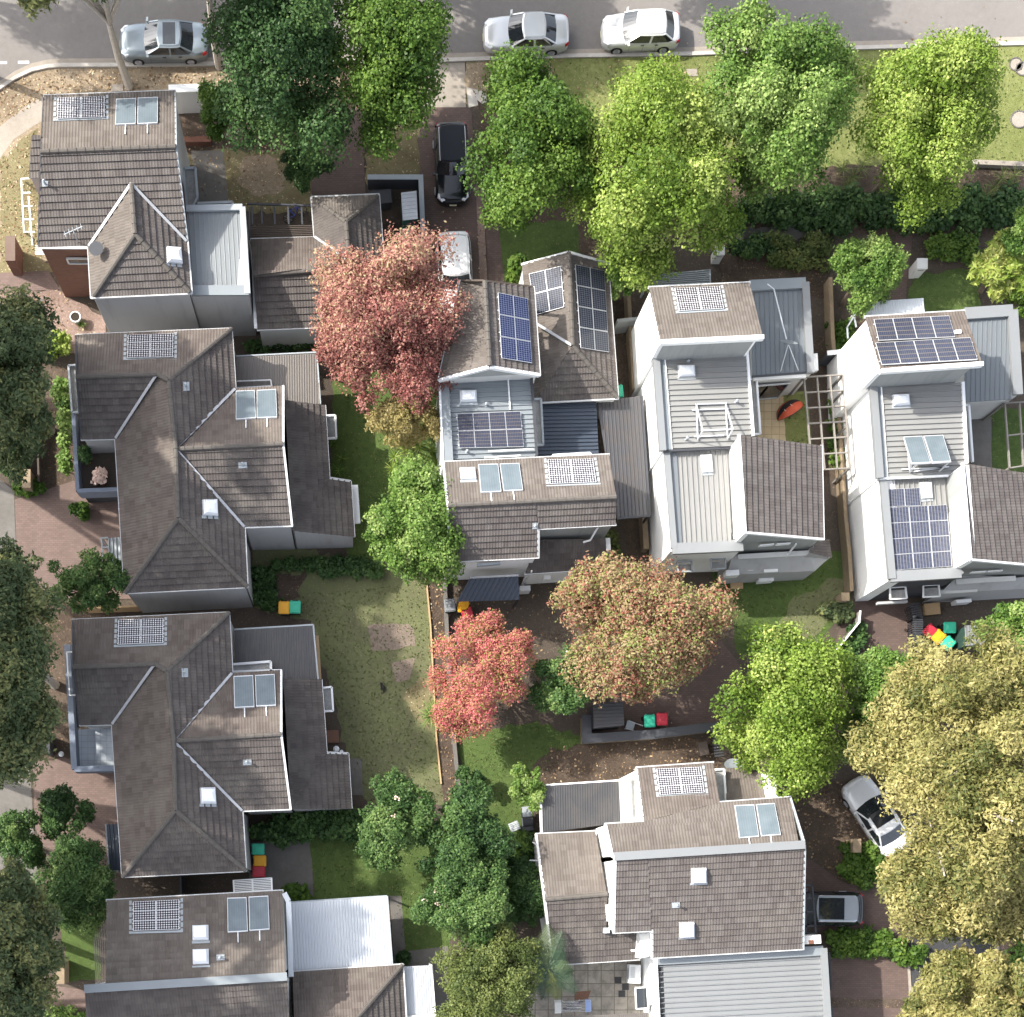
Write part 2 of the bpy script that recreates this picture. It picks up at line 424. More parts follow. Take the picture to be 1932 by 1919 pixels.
MAT['paver_pale'] = paver_mat('balcony_tiles', (.48, .53, .58), (.52, .57, .62), (.36, .39, .42), .33, .012, .12)
MAT['bark'] = plain('bark_brown', (.13, .10, .075), .9, var=.35, scale=12)
MAT['bark_pale'] = plain('bark_pale_gum', (.42, .38, .33), .75, var=.35, scale=5)
MAT['planter'] = ground_mat('ledge_weathered', [(.18, .18, .18), (.3, .3, .29), (.42, .42, .40)], 1.5, 7, 30)
MAT['leaf_dark'] = leaf_mat('leaf_dark_green', [(0, (0.022, 0.052, 0.016)), (0.5, (0.046, 0.098, 0.028)), (1, (0.095, 0.165, 0.045))], .25)
MAT['leaf_deep'] = leaf_mat('leaf_deep_green', [(0, (0.032, 0.070, 0.020)), (0.5, (0.075, 0.145, 0.040)), (1, (0.180, 0.260, 0.080))])
MAT['leaf_mid'] = leaf_mat('leaf_mid_green', [(0, (0.034, 0.075, 0.012)), (0.5, (0.078, 0.150, 0.022)), (1, (0.165, 0.250, 0.045))])
MAT['leaf_bright'] = leaf_mat('leaf_bright_green', [(0, (0.048, 0.105, 0.018)), (0.5, (0.130, 0.225, 0.042)), (1, (0.290, 0.380, 0.120))])
MAT['leaf_lime'] = leaf_mat('leaf_yellow_green', [(0, (0.065, 0.120, 0.014)), (0.5, (0.160, 0.245, 0.032)), (1, (0.350, 0.420, 0.110))])
MAT['leaf_gum'] = leaf_mat('leaf_gum_gold', [(0, (0.085, 0.105, 0.030)), (0.45, (0.215, 0.205, 0.066)), (1, (0.400, 0.355, 0.145))])
MAT['leaf_gumdark'] = leaf_mat('leaf_gum_grey_green', [(0, (0.050, 0.075, 0.030)), (0.55, (0.105, 0.145, 0.065)), (1, (0.250, 0.260, 0.100))])
MAT['leaf_red'] = leaf_mat('leaf_autumn_red', [(0, (0.240, 0.080, 0.070)), (0.35, (0.330, 0.150, 0.125)), (0.7, (0.440, 0.230, 0.175)), (1, (0.380, 0.300, 0.170))])
MAT['leaf_orange'] = leaf_mat('leaf_autumn_orange', [(0, (0.420, 0.085, 0.100)), (0.45, (0.520, 0.180, 0.175)), (0.75, (0.520, 0.270, 0.140)), (0.88, (0.290, 0.220, 0.060)), (1, (0.200, 0.250, 0.060))])
MAT['leaf_brown'] = leaf_mat('leaf_autumn_brown', [(0, (0.280, 0.100, 0.070)), (0.12, (0.300, 0.165, 0.110)), (0.45, (0.320, 0.235, 0.130)), (0.8, (0.290, 0.270, 0.115)), (1, (0.220, 0.270, 0.070))])
MAT['leaf_gold'] = leaf_mat('leaf_golden', [(0, (0.200, 0.180, 0.050)), (0.5, (0.340, 0.280, 0.110)), (1, (0.420, 0.350, 0.160))])
MAT['leaf_olive'] = leaf_mat('leaf_olive', [(0, (0.050, 0.075, 0.020)), (0.5, (0.110, 0.145, 0.040)), (1, (0.200, 0.225, 0.070))])
MAT['leaf_variegated'] = leaf_mat('leaf_variegated', [(0, (.09, .16, .02)), (.5, (.22, .30, .05)), (1, (.45, .46, .15))])
MAT['flower'] = plain('blossom_cream', (.75, .55, .45), .6, var=.1)
# ------------------------------------------------------------------ roof builders
def clip(poly, f):
    """Clip a list of (u,v) to the side f>=0."""
    out = []
    for k in range(len(poly)):
        a, b = poly[k], poly[(k + 1) % len(poly)]; fa, fb = f(a), f(b)
        if fa >= 0: out.append(a)
        if (fa >= 0) != (fb >= 0):
            t = fa / (fa - fb); out.append((a[0] + (b[0] - a[0]) * t, a[1] + (b[1] - a[1]) * t))
    return out
def axes(pts, e):
    a, b = pts[e[0]], pts[e[1]]; u = (b - a).normalized()
    n = (pts[1] - pts[0]).cross(pts[2] - pts[0]).normalized()
    if n.z < 0: n = -n
    v = n.cross(u).normalized()
    if v.z < 0 or (abs(v.z) < 1e-4 and v.dot(sum(pts, Vector()) / len(pts) - a) < 0): v = -v; u = -u
    return a, u, v, n
def tile_plane(mb, pts, e, course=.34, step=.064, m=0):
    o, u, v, n = axes(pts, e)
    q = [((p - o).dot(u), (p - o).dot(v)) for p in pts]
    v0 = min(y for _, y in q); v1 = max(y for _, y in q)
    P3 = lambda x, y, h: o + u * x + v * y + n * h
    y = v0
    while y < v1 - 1e-3:
        c = clip(clip(q, lambda p: p[1] - y), lambda p: y + course - p[1])
        if len(c) >= 3:
            up = [P3(a, b, step * (1 - (b - y) / course)) for a, b in c]
            k0 = (up[1] - up[0]).cross(up[2] - up[0]).dot(n)
            cc = c if k0 > 0 else c[::-1]; up = up if k0 > 0 else up[::-1]
            mb.face(up, m, [(a, b) for a, b in cc])
            for k in range(len(cc)):
                a, b = cc[k], cc[(k + 1) % len(cc)]
                if abs(a[1] - y) < 1e-4 and abs(b[1] - y) < 1e-4 and abs(a[0] - b[0]) > 1e-3:
                    mb.face([P3(a[0], y, -.01), P3(b[0], y, -.01), P3(b[0], y, step), P3(a[0], y, step)], m, [a, b, b, a])
        y += course
def metal_plane(mb, pts, e, spacing=.26, rw=.045, rh=.06, m=0):
    """Ribs run along edge e."""
    a, b = pts[e[0]], pts[e[1]]; d = (b - a).normalized()
    n = (pts[1] - pts[0]).cross(pts[2] - pts[0]).normalized()
    if n.z < 0: n = -n
    u = d.cross(n).normalized(); o = a
    q = [((p - o).dot(u), (p - o).dot(d)) for p in pts]
    up = pts if (pts[1] - pts[0]).cross(pts[2] - pts[0]).dot(n) > 0 else pts[::-1]
    mb.face(up, m, [((p - o).dot(u), (p - o).dot(d)) for p in up])
    lo = min(x for x, _ in q); hi = max(x for x, _ in q)
    x = lo + spacing * .5
    while x < hi:
        ys = []
        for k in range(len(q)):
            (x0, y0), (x1, y1) = q[k], q[(k + 1) % len(q)]
            if (x0 - x) * (x1 - x) < 0: ys.append(y0 + (y1 - y0) * (x - x0) / (x1 - x0))
        if len(ys) >= 2:
            p0 = o + u * x + d * (min(ys) + .02); p1 = o + u * x + d * (max(ys) - .02)
            s0, s1 = u * (rw / 2), u * (rw * .3)
            b4 = [p0 - s0, p0 + s0, p1 + s0, p1 - s0]; t4 = [p0 - s1 + n * rh, p0 + s1 + n * rh, p1 + s1 + n * rh, p1 - s1 + n * rh]
            mb.hexa(b4, t4, m)
        x += spacing

class House:
    def __init__(s, name, label, x, y):
        s.root = thing(name, label, 'house', W(x, y, 0))
        s.p = {}          # part builders: key -> (name, mats list, MB)
        s.planes = {}; s.roofs = []
    def mb(s, name, mat):
        k = (name, mat)
        if k not in s.p: s.p[k] = MB()
        return s.p[k]
    def _pts(s, poly):
        pl = None; f3 = [p for p in poly if len(p) == 3]
        pl = Plane(f3[0], f3[1], f3[2])
        return pl, [pl.on(p[0], p[1]) for p in poly]
    def under(s, pts, z0=0.0, mat='offwhite', inset=.12, drop=.09, name='wall'):
        c = sum(pts, Vector()) / len(pts); q = []
        for p in pts:
            d = Vector((c.x - p.x, c.y - p.y, 0)); l = d.length
            k = inset / max(l, .5); q.append(p + (c - p) * k - Vector((0, 0, drop)))
        s.mb(name, mat).prism(q, z0)
    def tile(s, key, poly, e, mat='tile', wall='offwhite', z0=0.0, inset=.12, name='tiled_roof'):
        pl, pts = s._pts(poly); s.planes[key] = pl
        s.roofs.append((name, mat, pts, lambda mb, m, pts=pts, e=e: tile_plane(mb, pts, e, m=m)))
        if wall: s.under(pts, z0, wall, inset)
        return pl
    def metal(s, key, poly, e, mat='metal_grey', wall='offwhite', z0=0.0, inset=.05, spacing=.26, name='metal_roof', rh=.075, rw=.05):
        pl, pts = s._pts(poly); s.planes[key] = pl
        def mk(mb, m, pts=pts, e=e):
            metal_plane(mb, pts, e, spacing, rw, rh, m); mb.slab([p - Vector((0, 0, .004)) for p in pts], .05, m)
        s.roofs.append((name, mat, pts, mk))
        if wall: s.under(pts, z0, wall, inset, .07)
        return pl
    def line(s, name, mat, pts, w=.1, h=.09, dz=0.0, ext=0.0):
        q = [W(p[0], p[1], p[2]) + Vector((0, 0, dz)) for p in pts]
        for a, b in zip(q, q[1:]):
            s.ln = (getattr(s, 'ln', 0) + 1) % 9; o = Vector((0, 0, .003 * s.ln)); a = a + o; b = b + o
            s.mb(name, mat).bar(a, b, w, h, ext=ext)
    def gutter(s, *pts, mat='gutter'): s.line('gutter', mat, pts, .13, .1, -.01, .03)
    def ridge(s, *pts, mat='cap'):
        q = [W(*p) for p in pts]
        for a, b in zip(q, q[1:]):
            n = max(1, int((b - a).length / .42))
            for k in range(n):         # overlapping cap tiles
                u0, u1 = a.lerp(b, k / n), a.lerp(b, (k + 1) / n)
                lift = Vector((0, 0, .035)); s.mb('ridge_cap', mat).tube([u0 + lift, u1 + lift * 1.45], [.115, .13], 8)
    def valley(s, *pts, mat='valley'): s.line('valley_gutter', mat, pts, .13, .03, .105)
    def onp(s, key, pts, lift=0.0):
        return [s.planes[key].on(x, y, lift) for x, y in pts]
    def panels(s, key, c, nx, ny, style='cell_dots', lift=.13, gap=.012, skip=(), flash=False, frame='frame_alu'):
        """A solar array on a roof plane: c are its corners TL,TR,BR,BL; every module is a part."""
        q = s.onp(key, c, lift); n = s.planes[key].n
        L = lambda a, b: (q[0].lerp(q[1], a)).lerp(q[3].lerp(q[2], a), b)
        for j in range(ny):
            for i in range(nx):
                if (i, j) in skip: continue
                g = gap
                cs = [L((i + g) / nx, (j + g) / ny), L((i + 1 - g) / nx, (j + g) / ny), L((i + 1 - g) / nx, (j + 1 - g) / ny), L((i + g) / nx, (j + 1 - g) / ny)]
                mb = MB(); mb.slab(cs, .04, 0)
                cen = sum(cs, Vector()) / 4
                inn = [cen + (p - cen) * (.955 if style == 'cell_dots' else .972) + n * .004 for p in cs]
                uv = [(0, 1), (1, 1), (1, 0), (0, 0)]
                if (inn[1] - inn[0]).cross(inn[2] - inn[0]).dot(n) < 0: inn = inn[::-1]; uv = uv[::-1]
                pn = mb.build('solar_panel', MAT[frame], s.root); mb = MB(); mb.face(inn, 0, uv); mb.build('cell_sheet', MAT[style], pn)
        mb = s.mb('panel_rail', 'frame_alu')
        for b in (.2, .8):
            for j in range(ny):
                y = (j + b) / ny
                mb.bar(L(-.012, y) - n * .075, L(1.012, y) - n * .075, .05, .05, up=n)
        if flash:
            fm = s.mb('panel_flashing', 'trim_grey')
            k = s.onp(key, c, .05)
            Lf = lambda a, b: (k[0].lerp(k[1], a)).lerp(k[3].lerp(k[2], a), b)
            for a0, a1 in ((-.075, -.02), (1.02, 1.075)):
                fm.slab([Lf(a0, -.04), Lf(a1, -.04), Lf(a1, 1.1), Lf(a0, 1.1)], .03)
            fm.slab([Lf(-.02, 1.03), Lf(1.02, 1.03), Lf(1.02, 1.1), Lf(-.02, 1.1)], .03)
    def collectors(s, key, quads, lift=.14, tails=True):
        n = s.planes[key].n
        for c in quads:
            q = s.onp(key, c, lift); mb = MB(); mb.slab(q, .09, 0)
            cen = sum(q, Vector()) / 4; inn = [cen + (p - cen) * .95 + n * .004 for p in q]; uv = [(0, 1), (1, 1), (1, 0), (0, 0)]
            if (inn[1] - inn[0]).cross(inn[2] - inn[0]).dot(n) < 0: inn = inn[::-1]; uv = uv[::-1]
            pn = mb.build('solar_collector', MAT['frame_alu'], s.root); mb = MB(); mb.face(inn, 0, uv); mb.build('glass', MAT['collector'], pn)
            if tails:
                b = q[3].lerp(q[2], .5); d = (q[3] - q[0]).normalized()
                s.mb('pipe', 'trim').tube([b - n * .08, b - n * .08 + d * .55], .03, 6)
    def skylight(s, key, c, rise=.22, name='skylight'):
        n = s.planes[key].n; q = s.onp(key, c, .16)
        mb = MB(); mb.slab(q, .2, 0); fr = mb.build(name, MAT['frame_alu'], s.root); mb = MB()
        cen = sum(q, Vector()) / 4
        r1 = [cen + (p - cen) * .93 + n * .01 for p in q]; r2 = [cen + (p - cen) * .75 + n * rise * .75 for p in q]; r3 = [cen + (p - cen) * .3 + n * rise for p in q]
        for a, b in ((r1, r2), (r2, r3)):
            for k in range(4):
                j = (k + 1) % 4; f = [a[k], a[j], b[j], b[k]]
                if (f[1] - f[0]).cross(f[2] - f[0]).dot(n) < 0: f = f[::-1]
                mb.face(f)
        f = r3 if (r3[1] - r3[0]).cross(r3[2] - r3[0]).dot(n) > 0 else r3[::-1]
        mb.face(f); mb.build('dome', MAT['dome'], fr)
        # apron flashing below
        d = (q[3] - q[0]).normalized(); x = (q[2] - q[3])
        s.mb('skylight_flashing', 'trim_grey').slab([q[3] - n * .11 - x * .06, q[2] - n * .11 + x * .06, q[2] - n * .11 + x * .06 + d * .14, q[3] - n * .11 - x * .06 + d * .14], .02)
    def vent(s, key, c, h=.35, r=.05):
        n = s.planes[key].n; q = s.onp(key, c, .06); mb = s.mb('vent_flashing', 'trim_grey'); mb.slab(q, .03)
        cen = sum(q, Vector()) / 4
        m2 = MB(); m2.tube([cen, cen + Vector((0, 0, h))], r, 10); m2.tube([cen + Vector((0, 0, h)), cen + Vector((0, 0, h + .07))], [r * 1.7, r * .6], 10)
        m2.build('vent_pipe', MAT['trim_grey'], s.root)
    def parapet(s, name, mat, pts, w=.3, h=.18, dz=.0): s.line(name, mat, pts, w, h, dz)
    def box(s, name, mat, pts, z0):
        s.mb(name, mat).prism([W(*p) for p in pts], z0)
    def bars(s, name, mat, pairs, w=.07, h=.07, dz=0.0):
        for a, b in pairs: s.mb(name, mat).bar(W(*a) + Vector((0, 0, dz)), W(*b) + Vector((0, 0, dz)), w, h)
    def posts(s, name, mat, pts, w=.09, z0=0.0):
        for p in pts:
            q = W(*p); s.mb(name, mat).box((q.x, q.y, z0), w, w, p[2] - z0)
    def wallwin(s, p, q, ztop, zbot, t0, t1, out=.03, name='window', fr='frame_alu'):
        """A window on the wall line p->q (world xy), between heights."""
        a = Vector((p.x, p.y, 0)); b = Vector((q.x, q.y, 0)); d = (b - a); nn = Vector((d.y, -d.x, 0)).normalized()
        p0 = a.lerp(b, t0) + nn * out; p1 = a.lerp(b, t1) + nn * out
        z = Vector((0, 0, 1)); mb = MB()
        for u, v in (((p0, zbot), (p1, zbot)), ((p0, ztop), (p1, ztop)), ((p0, zbot), (p0, ztop)), ((p1, zbot), (p1, ztop))):
            mb.bar(u[0] + z * u[1], v[0] + z * v[1], .08, .08)
        w = mb.build(name, MAT[fr], s.root); mb = MB(); mb.face([p0 + z * zbot, p1 + z * zbot, p1 + z * ztop, p0 + z * ztop]); mb.build('pane', MAT['glass'], w)
    def done(s):
        # roof planes that meet are one roof
        n = len(s.roofs); par = list(range(n))
        def find(i):
            while par[i] != i: i = par[i]
            return i
        def near(p, a, b):
            d = b - a; t = max(0, min(1, (p - a).dot(d) / max(d.length_squared, 1e-9))); return (a + d * t - p).length < .45
        for i in range(n):
            for j in range(n):
                if i != j and s.roofs[i][0] == s.roofs[j][0] and find(i) != find(j):
                    pi, pj = s.roofs[i][2], s.roofs[j][2]
                    if sum(any(near(p, pj[k], pj[(k + 1) % len(pj)]) for k in range(len(pj))) for p in pi) >= 2: par[find(i)] = find(j)
        best = None
        for c in sorted(set(find(i) for i in range(n))):
            mem = [s.roofs[i] for i in range(n) if find(i) == c]; mats = []; mb = MB()
            for nm, mat, pts, mk in mem:
                if mat not in mats: mats.append(mat)
                mk(mb, mats.index(mat))
            o = mb.build(mem[0][0], [MAT[k] for k in mats], s.root)
            if 'tiled' in o.name and (best is None or len(o.data.polygons) > len(best.data.polygons)): best = o
        for (name, mat), mb in s.p.items():
            mb.build(name, MAT[mat], best if best is not None and name in ('ridge_cap', 'valley_gutter', 'ridge_flashing') else s.root)

# ------------------------------------------------------------------ foliage
def leaf_mesh(name, centers, radii, per, size, seed, mats, parent, flat_z=1.0, elong=1.5, shell=.72, tintb=0.5, tintv=.5, ctv=.4, ctint=None, up=.55, loc=None, low_cut=-.55):
    """Leaves: rhombic faces over the surface of many small clumps, each clump and each leaf with its own tint."""
    rng = np.random.default_rng(seed); C_ = np.array([tuple(c) for c in centers], float); K = len(C_)
    rr = np.array(radii, float)
    w = rr ** 2; cnt = np.maximum(6, (per * w / w.sum()).astype(int)); idx = np.repeat(np.arange(K), cnt); n = len(idx)
    d = rng.normal(size=(n, 3)); d[:, 2] = np.where(d[:, 2] < low_cut, -d[:, 2] * .5, d[:, 2]); d /= np.linalg.norm(d, axis=1)[:, None]
    rad = rr[idx] * (shell + (1.18 - shell) * rng.random(n) ** .8)
    rad *= 1 + .26 * np.sin(d[:, 0] * 7 + idx) * np.cos(d[:, 1] * 6 - idx * 1.7) + .12 * np.sin(d[:, 2] * 9 + idx * 2.1)
    p = C_[idx] + d * rad[:, None] * np.array([1, 1, flat_z])
    nr = d * (1 - up) + rng.normal(size=(n, 3)) * .42 + np.array([0, 0, up]); nr /= np.linalg.norm(nr, axis=1)[:, None]
    t = rng.normal(size=(n, 3)); t -= nr * (t * nr).sum(1)[:, None]; t /= np.linalg.norm(t, axis=1)[:, None]
    b = np.cross(nr, t); sz = size * (.6 + .8 * rng.random(n))
    L = (t * (sz * elong * .5)[:, None]); Bv = (b * (sz * .5)[:, None]); dr = nr * (sz * .12)[:, None]
    V = np.stack([p - L - dr, p + Bv, p + L - dr, p - Bv], 1).reshape(-1, 3)
    if ctint is None: ctint = rng.normal(tintb, tintv * ctv, K)
    tint = np.clip(np.asarray(ctint)[idx] + rng.normal(0, tintv * (.34 if ctv > .3 else .5), n), 0, 1)
    o = np.array(RL[parent.name]) if parent is not None else np.array(loc if loc is not None else (0, 0, 0))
    V = V - o
    me = bpy.data.meshes.new(name); me.vertices.add(len(V)); me.vertices.foreach_set('co', V.astype('f4').ravel())
    me.loops.add(n * 4); me.loops.foreach_set('vertex_index', np.arange(n * 4, dtype='i4'))
    me.polygons.add(n); me.polygons.foreach_set('loop_start', np.arange(0, n * 4, 4, dtype='i4'))
    me.update(calc_edges=True)
    at = me.attributes.new('tint', 'FLOAT', 'FACE'); at.data.foreach_set('value', tint.astype('f4'))
    for m in (mats if isinstance(mats, list) else [mats]): me.materials.append(m)
    ob = bpy.data.objects.new(name, me); COL.objects.link(ob); RL[ob.name] = Vector(tuple(o))
    if parent is not None: ob.parent = parent
    elif loc is not None: ob.location = loc
    return ob

def crown_clumps(cen, rx, ry, rz, k, seed, cr=(.2, .42), fill=.25, bottom=-.35):
    rng = random.Random(seed); out = []; rad = []
    for i in range(k):
        for _ in range(60):
            d = Vector((rng.gauss(0, 1), rng.gauss(0, 1), rng.gauss(0, 1))).normalized()
            if d.z > bottom: break
        lob = 1 + .16 * math.sin(3 * math.atan2(d.y, d.x) + seed) + .10 * math.sin(5 * math.atan2(d.y, d.x) + seed * 2.3)
        r = rng.uniform(.58, .97) if i > k * fill else rng.uniform(.15, .6)
        q = rng.uniform(*cr)
        r = min(r, 1.05 - q * .75)
        out.append(Vector((cen[0] + d.x * rx * r * lob, cen[1] + d.y * ry * r * lob, cen[2] + d.z * rz * r)))
        rad.append(q * (rx + ry) / 2)
    return out, rad

TREES = []
def tree(name, label, x, y, zc, rx, ry, rz, mat, n=9000, leaf=.15, k=34, seed=1, bark='bark', trunk_r=.13, group=None, cr=(.24, .40), base=None, extra=(), elong=1.5, fill=.25, flowers=0, up=.42, cat='tree', shell=.5, tintv=.5, trunks=1, ctv=.4, grad=0.0):
    """x,y: crown centre on the picture at height zc; rx,ry crown half sizes in drawing units there; rz in metres."""
    cen = W(x, y, zc); kk = (H - zc) / H / S; RX, RY = rx * kk, ry * kk
    g = Vector((cen.x, cen.y, 0)) if base is None else W(base[0], base[1], 0)
    root = thing(name, label, cat, g, group)
    k = int(k * 1.6); cr = (cr[0] * .62, cr[1] * .84)
    cl, rd = crown_clumps(cen, RX, RY, rz, k, seed, cr, fill)
    for (ex, ey, ez, er) in extra:
        q = W(ex, ey, ez); e = er * (H - ez) / H / S
        c2, r2 = crown_clumps(q, e, e, e * .8, max(7, int(k * .25)), seed + 77, (.24, .42), fill)
        cl += c2; rd += r2
    leaf_mesh('crown', cl, rd, int(n * 3.2), leaf * .54, seed, MAT[mat], root, elong=elong, up=up, shell=shell, tintv=tintv, ctv=ctv, ctint=None if not grad else [.45 + grad * (c.y - cen.y) / RY + .12 * math.sin(i * 2.7) for i, c in enumerate(cl)])
    rng = random.Random(seed + 5); mb = MB()
    for t in range(trunks):
        g2 = g + Vector((rng.uniform(-.2, .2), rng.uniform(-.2, .2), 0)) * (t > 0)
        fork = g2.lerp(cen, .45) + Vector((rng.uniform(-.15, .15), rng.uniform(-.15, .15), 0))
        mb.tube([g2 - Vector((0, 0, .05)), g2.lerp(fork, .5) + Vector((rng.uniform(-.08, .08), rng.uniform(-.08, .08), 0)), fork], [trunk_r * 1.25, trunk_r, trunk_r * .8], 8)
        for q in rng.sample(cl, min(len(cl), 11)):
            mid = fork.lerp(q, .5) + Vector((rng.uniform(-.2, .2), rng.uniform(-.2, .2), rng.uniform(0, .3)))
            mb.tube([fork, mid, q + (q - fork) * .08], [trunk_r * .55, trunk_r * .36, trunk_r * .12], 6)
    mb.build('trunk', MAT[bark], root, smooth=True)
    if flowers:
        fc = rng.sample(range(len(cl)), min(flowers, len(cl))); mb = MB()
        for i in fc:
            top = cl[i] + Vector((rng.uniform(-.4, .4), rng.uniform(-.4, .4), 1.0)).normalized() * rd[i] * 1.02
            for j in range(7):
                c = top + Vector((rng.uniform(-.12, .12), rng.uniform(-.12, .12), rng.uniform(-.04, .05)))
                a = rng.random() * 6; d = Vector((math.cos(a), math.sin(a), .2)) * .05; e = Vector((-math.sin(a), math.cos(a), -.1)) * .04
                mb.face([c - d, c - e, c + d, c + e])
        mb.build('blossom', MAT['flower'], root)
    return root

def in_poly(x, y, poly):
    c = False; j = len(poly) - 1
    for i in range(len(poly)):
        xi, yi = poly[i][:2]; xj, yj = poly[j][:2]
        if (yi > y) != (yj > y) and x < (xj - xi) * (y - yi) / (yj - yi) + xi: c = not c
        j = i
    return c
def shrubs(name, label, poly, h, mat, cat='shrub', n=2600, leaf=.11, sp=.5, seed=1, hv=.3, group=None, elong=1.5, up=.5, core=None, cr=.42):
    """A bed of shrubs or a hedge: clumps over the polygon (drawing units, ground), up to height h."""
    pts = [W(x, y, 0) for x, y in poly]; rng = random.Random(seed)
    q = [(p.x, p.y) for p in pts]; x0, x1 = min(a for a, _ in q), max(a for a, _ in q); y0, y1 = min(b for _, b in q), max(b for _, b in q)
    cl = []; rd = []
    y = y0
    while y <= y1:
        x = x0
        while x <= x1:
            xx, yy = x + rng.uniform(-.3, .3) * sp, y + rng.uniform(-.3, .3) * sp
            if in_poly(xx, yy, q):
                r = sp * cr * 2 * rng.uniform(.7, 1.15); z = max(.12, (h - r) * rng.uniform(1 - hv, 1))
                cl.append(Vector((xx, yy, z))); rd.append(r)
            x += sp
        y += sp
    if not cl: cl = [sum(pts, Vector()) / len(pts) + Vector((0, 0, h * .5))]; rd = [h * .5]
    c = sum(cl, Vector()) / len(cl); root = thing(name, label, cat, (c.x, c.y, 0), group)
    leaf_mesh('leaves', cl, rd, n, leaf, seed, MAT[mat], root, elong=elong, up=up, shell=.55, low_cut=-.9)
    mb = MB()
    for p, r in zip(cl[::2], rd[::2]): mb.tube([(p.x, p.y, 0), tuple(p + Vector((.05, .03, r * .3)))], [.035, .012], 5)
    mb.build('stem', MAT['bark'], root)
    return root

def rosette(mb, c, n, ln, w, rng, droop=.6, m=0, up=.9, seg=4):
    for k in range(n):
        a = 2 * math.pi * k / n + rng.uniform(-.25, .25); e = up * rng.uniform(.15, 1.0); l = ln * rng.uniform(.7, 1.1)
        d = Vector((math.cos(a), math.sin(a), 0)); sd_ = Vector((-math.sin(a), math.cos(a), 0))
        prev = None
        for j in range(seg + 1):
            t = j / seg; ww = w * (1 - t) ** .7 * .5 * (.55 + t if t < .4 else 1)
            p = Vector(c) + d * (l * t * math.cos(e * .9)) + Vector((0, 0, l * (math.sin(e) * t - droop * t * t * .7)))
            cur = (p - sd_ * ww, p + sd_ * ww)
            if prev: mb.face([prev[0], prev[1], cur[1], cur[0]], m)
            prev = cur
def strappy(name, label, pts, mat, seed=1, n=18, ln=.55, w=.07, cat='plant', group=None, stems=True):
    """A clump of spiky rosettes; pts are (x,y,height)."""
    rng = random.Random(seed); q = [W(*p) for p in pts]; c = sum(q, Vector()) / len(q)
    root = thing(name, label, cat, (c.x, c.y, 0), group); mb = MB(); st = MB()
    for p in q:
        rosette(mb, p, n, ln, w, rng)
        if p.z > .1: st.tube([(p.x, p.y, 0), tuple(p)], [.04, .03], 6)
    me = mb.build('leaves', MAT[mat], root).data
    at = me.attributes.new('tint', 'FLOAT', 'FACE'); r2 = np.random.default_rng(seed)
    at.data.foreach_set('value', np.clip(np.repeat(r2.random(len(me.polygons) // 4 + 1), 4)[:len(me.polygons)], 0, 1).astype('f4'))
    st.build('stem', MAT['bark'], root)
    return root

# ------------------------------------------------------------------ wheelie bins
LID = {k: plain('bin_lid_' + k, c, .4, var=.05) for k, c in dict(yellow=(.78, .38, .02), green=(.04, .46, .29), red=(.46, .03, .05), grey=(.2, .21, .22)).items()}
MAT['bin_body'] = plain('bin_body_green', (.018, .04, .03), .5)
MAT['rubber'] = plain('rubber', (.015, .015, .016), .8)
def bin_proto(col):
    root = thing('wheelie_bin', 'x', 'wheelie bin', (0, 0, 0), 'wheelie bins in the yards')
    mb = MB()
    b = [Vector((x, y, .06)) for x, y in ((-.21, -.24), (.21, -.24), (.21, .22), (-.21, .22))]
    t = [Vector((x, y, .96)) for x, y in ((-.27, -.32), (.27, -.32), (.27, .30), (-.27, .30))]
    mb.hexa(b, t); mb.box((0, -.33, .9), .56, .05, .05)
    mb.build('body', MAT['bin_body'], root)
    lid = MB(); ring = lambda s, z, oy=0: [Vector((s * .30 * a, s * .335 * c + oy, z)) for a, c in ((-1, -.86), (-.86, -1), (.86, -1), (1, -.86), (1, .86), (.86, 1), (-.86, 1), (-1, .86))]
    lid.hexa(ring(1, .96), ring(1, 1.0)); lid.hexa(ring(.94, 1.0), ring(.84, 1.045)); lid.hexa(ring(.62, 1.046), ring(.56, 1.06)); lid.hexa(ring(.42, 1.061), ring(.36, 1.072))
    for sx in (-1, 1): lid.box((sx * .2, .345, .965), .07, .05, .035)
    lo = lid.build('lid', LID[col], root)
    h = MB(); h.tube([(-.24, .37, .97), (.24, .37, .97)], .02, 7); h.build('handle', MAT['rubber'], root)
    for sx in (-1, 1):
        w = MB(); w.tube([(sx * .2, .25, .1), (sx * .27, .25, .1)], .1, 14); w.build('wheel', MAT['rubber'], root)
    return root
_BIN = {}
def wheelie(col, p, rz, label):
    q = W(p[0], p[1], 1.05); loc = (q.x, q.y, 0)
    if col not in _BIN:
        r = bin_proto(col); r.location = loc; r.rotation_euler = (0, 0, rz); r['label'] = label; _BIN[col] = r
        return r
    return dup(_BIN[col], loc, rz, label)

# ------------------------------------------------------------------ cars
def paint(name, col, metal=.3, rough=.28):
    t = NT(name); t.b.inputs['Base Color'].default_value = c4(col); t.b.inputs['Metallic'].default_value = metal; t.b.inputs['Roughness'].default_value = rough
    t.b.inputs['Coat Weight'].default_value = .6; t.b.inputs['Coat Roughness'].default_value = .06
    n = t.noise(t.pos(), 1.5, 3); t.put(t.b.inputs['Base Color'], t.mix(n, c4(tuple(x * .9 for x in col)), c4(tuple(min(1, x * 1.06) for x in col))))
    return t.mat
MAT['car_glass'] = plain('car_glass', (.02, .024, .028), .05, var=.05, spec=.9)
MAT['lamp_clear'] = plain('lamp_clear', (.7, .72, .75), .12, var=.02)
MAT['lamp_red'] = plain('lamp_red', (.35, .01, .012), .15, var=.02)
MAT['alloy'] = plain('alloy_rim', (.5, .5, .52), .3, .6, .05)
MAT['plate'] = plain('number_plate', (.75, .72, .5), .4, var=.02)
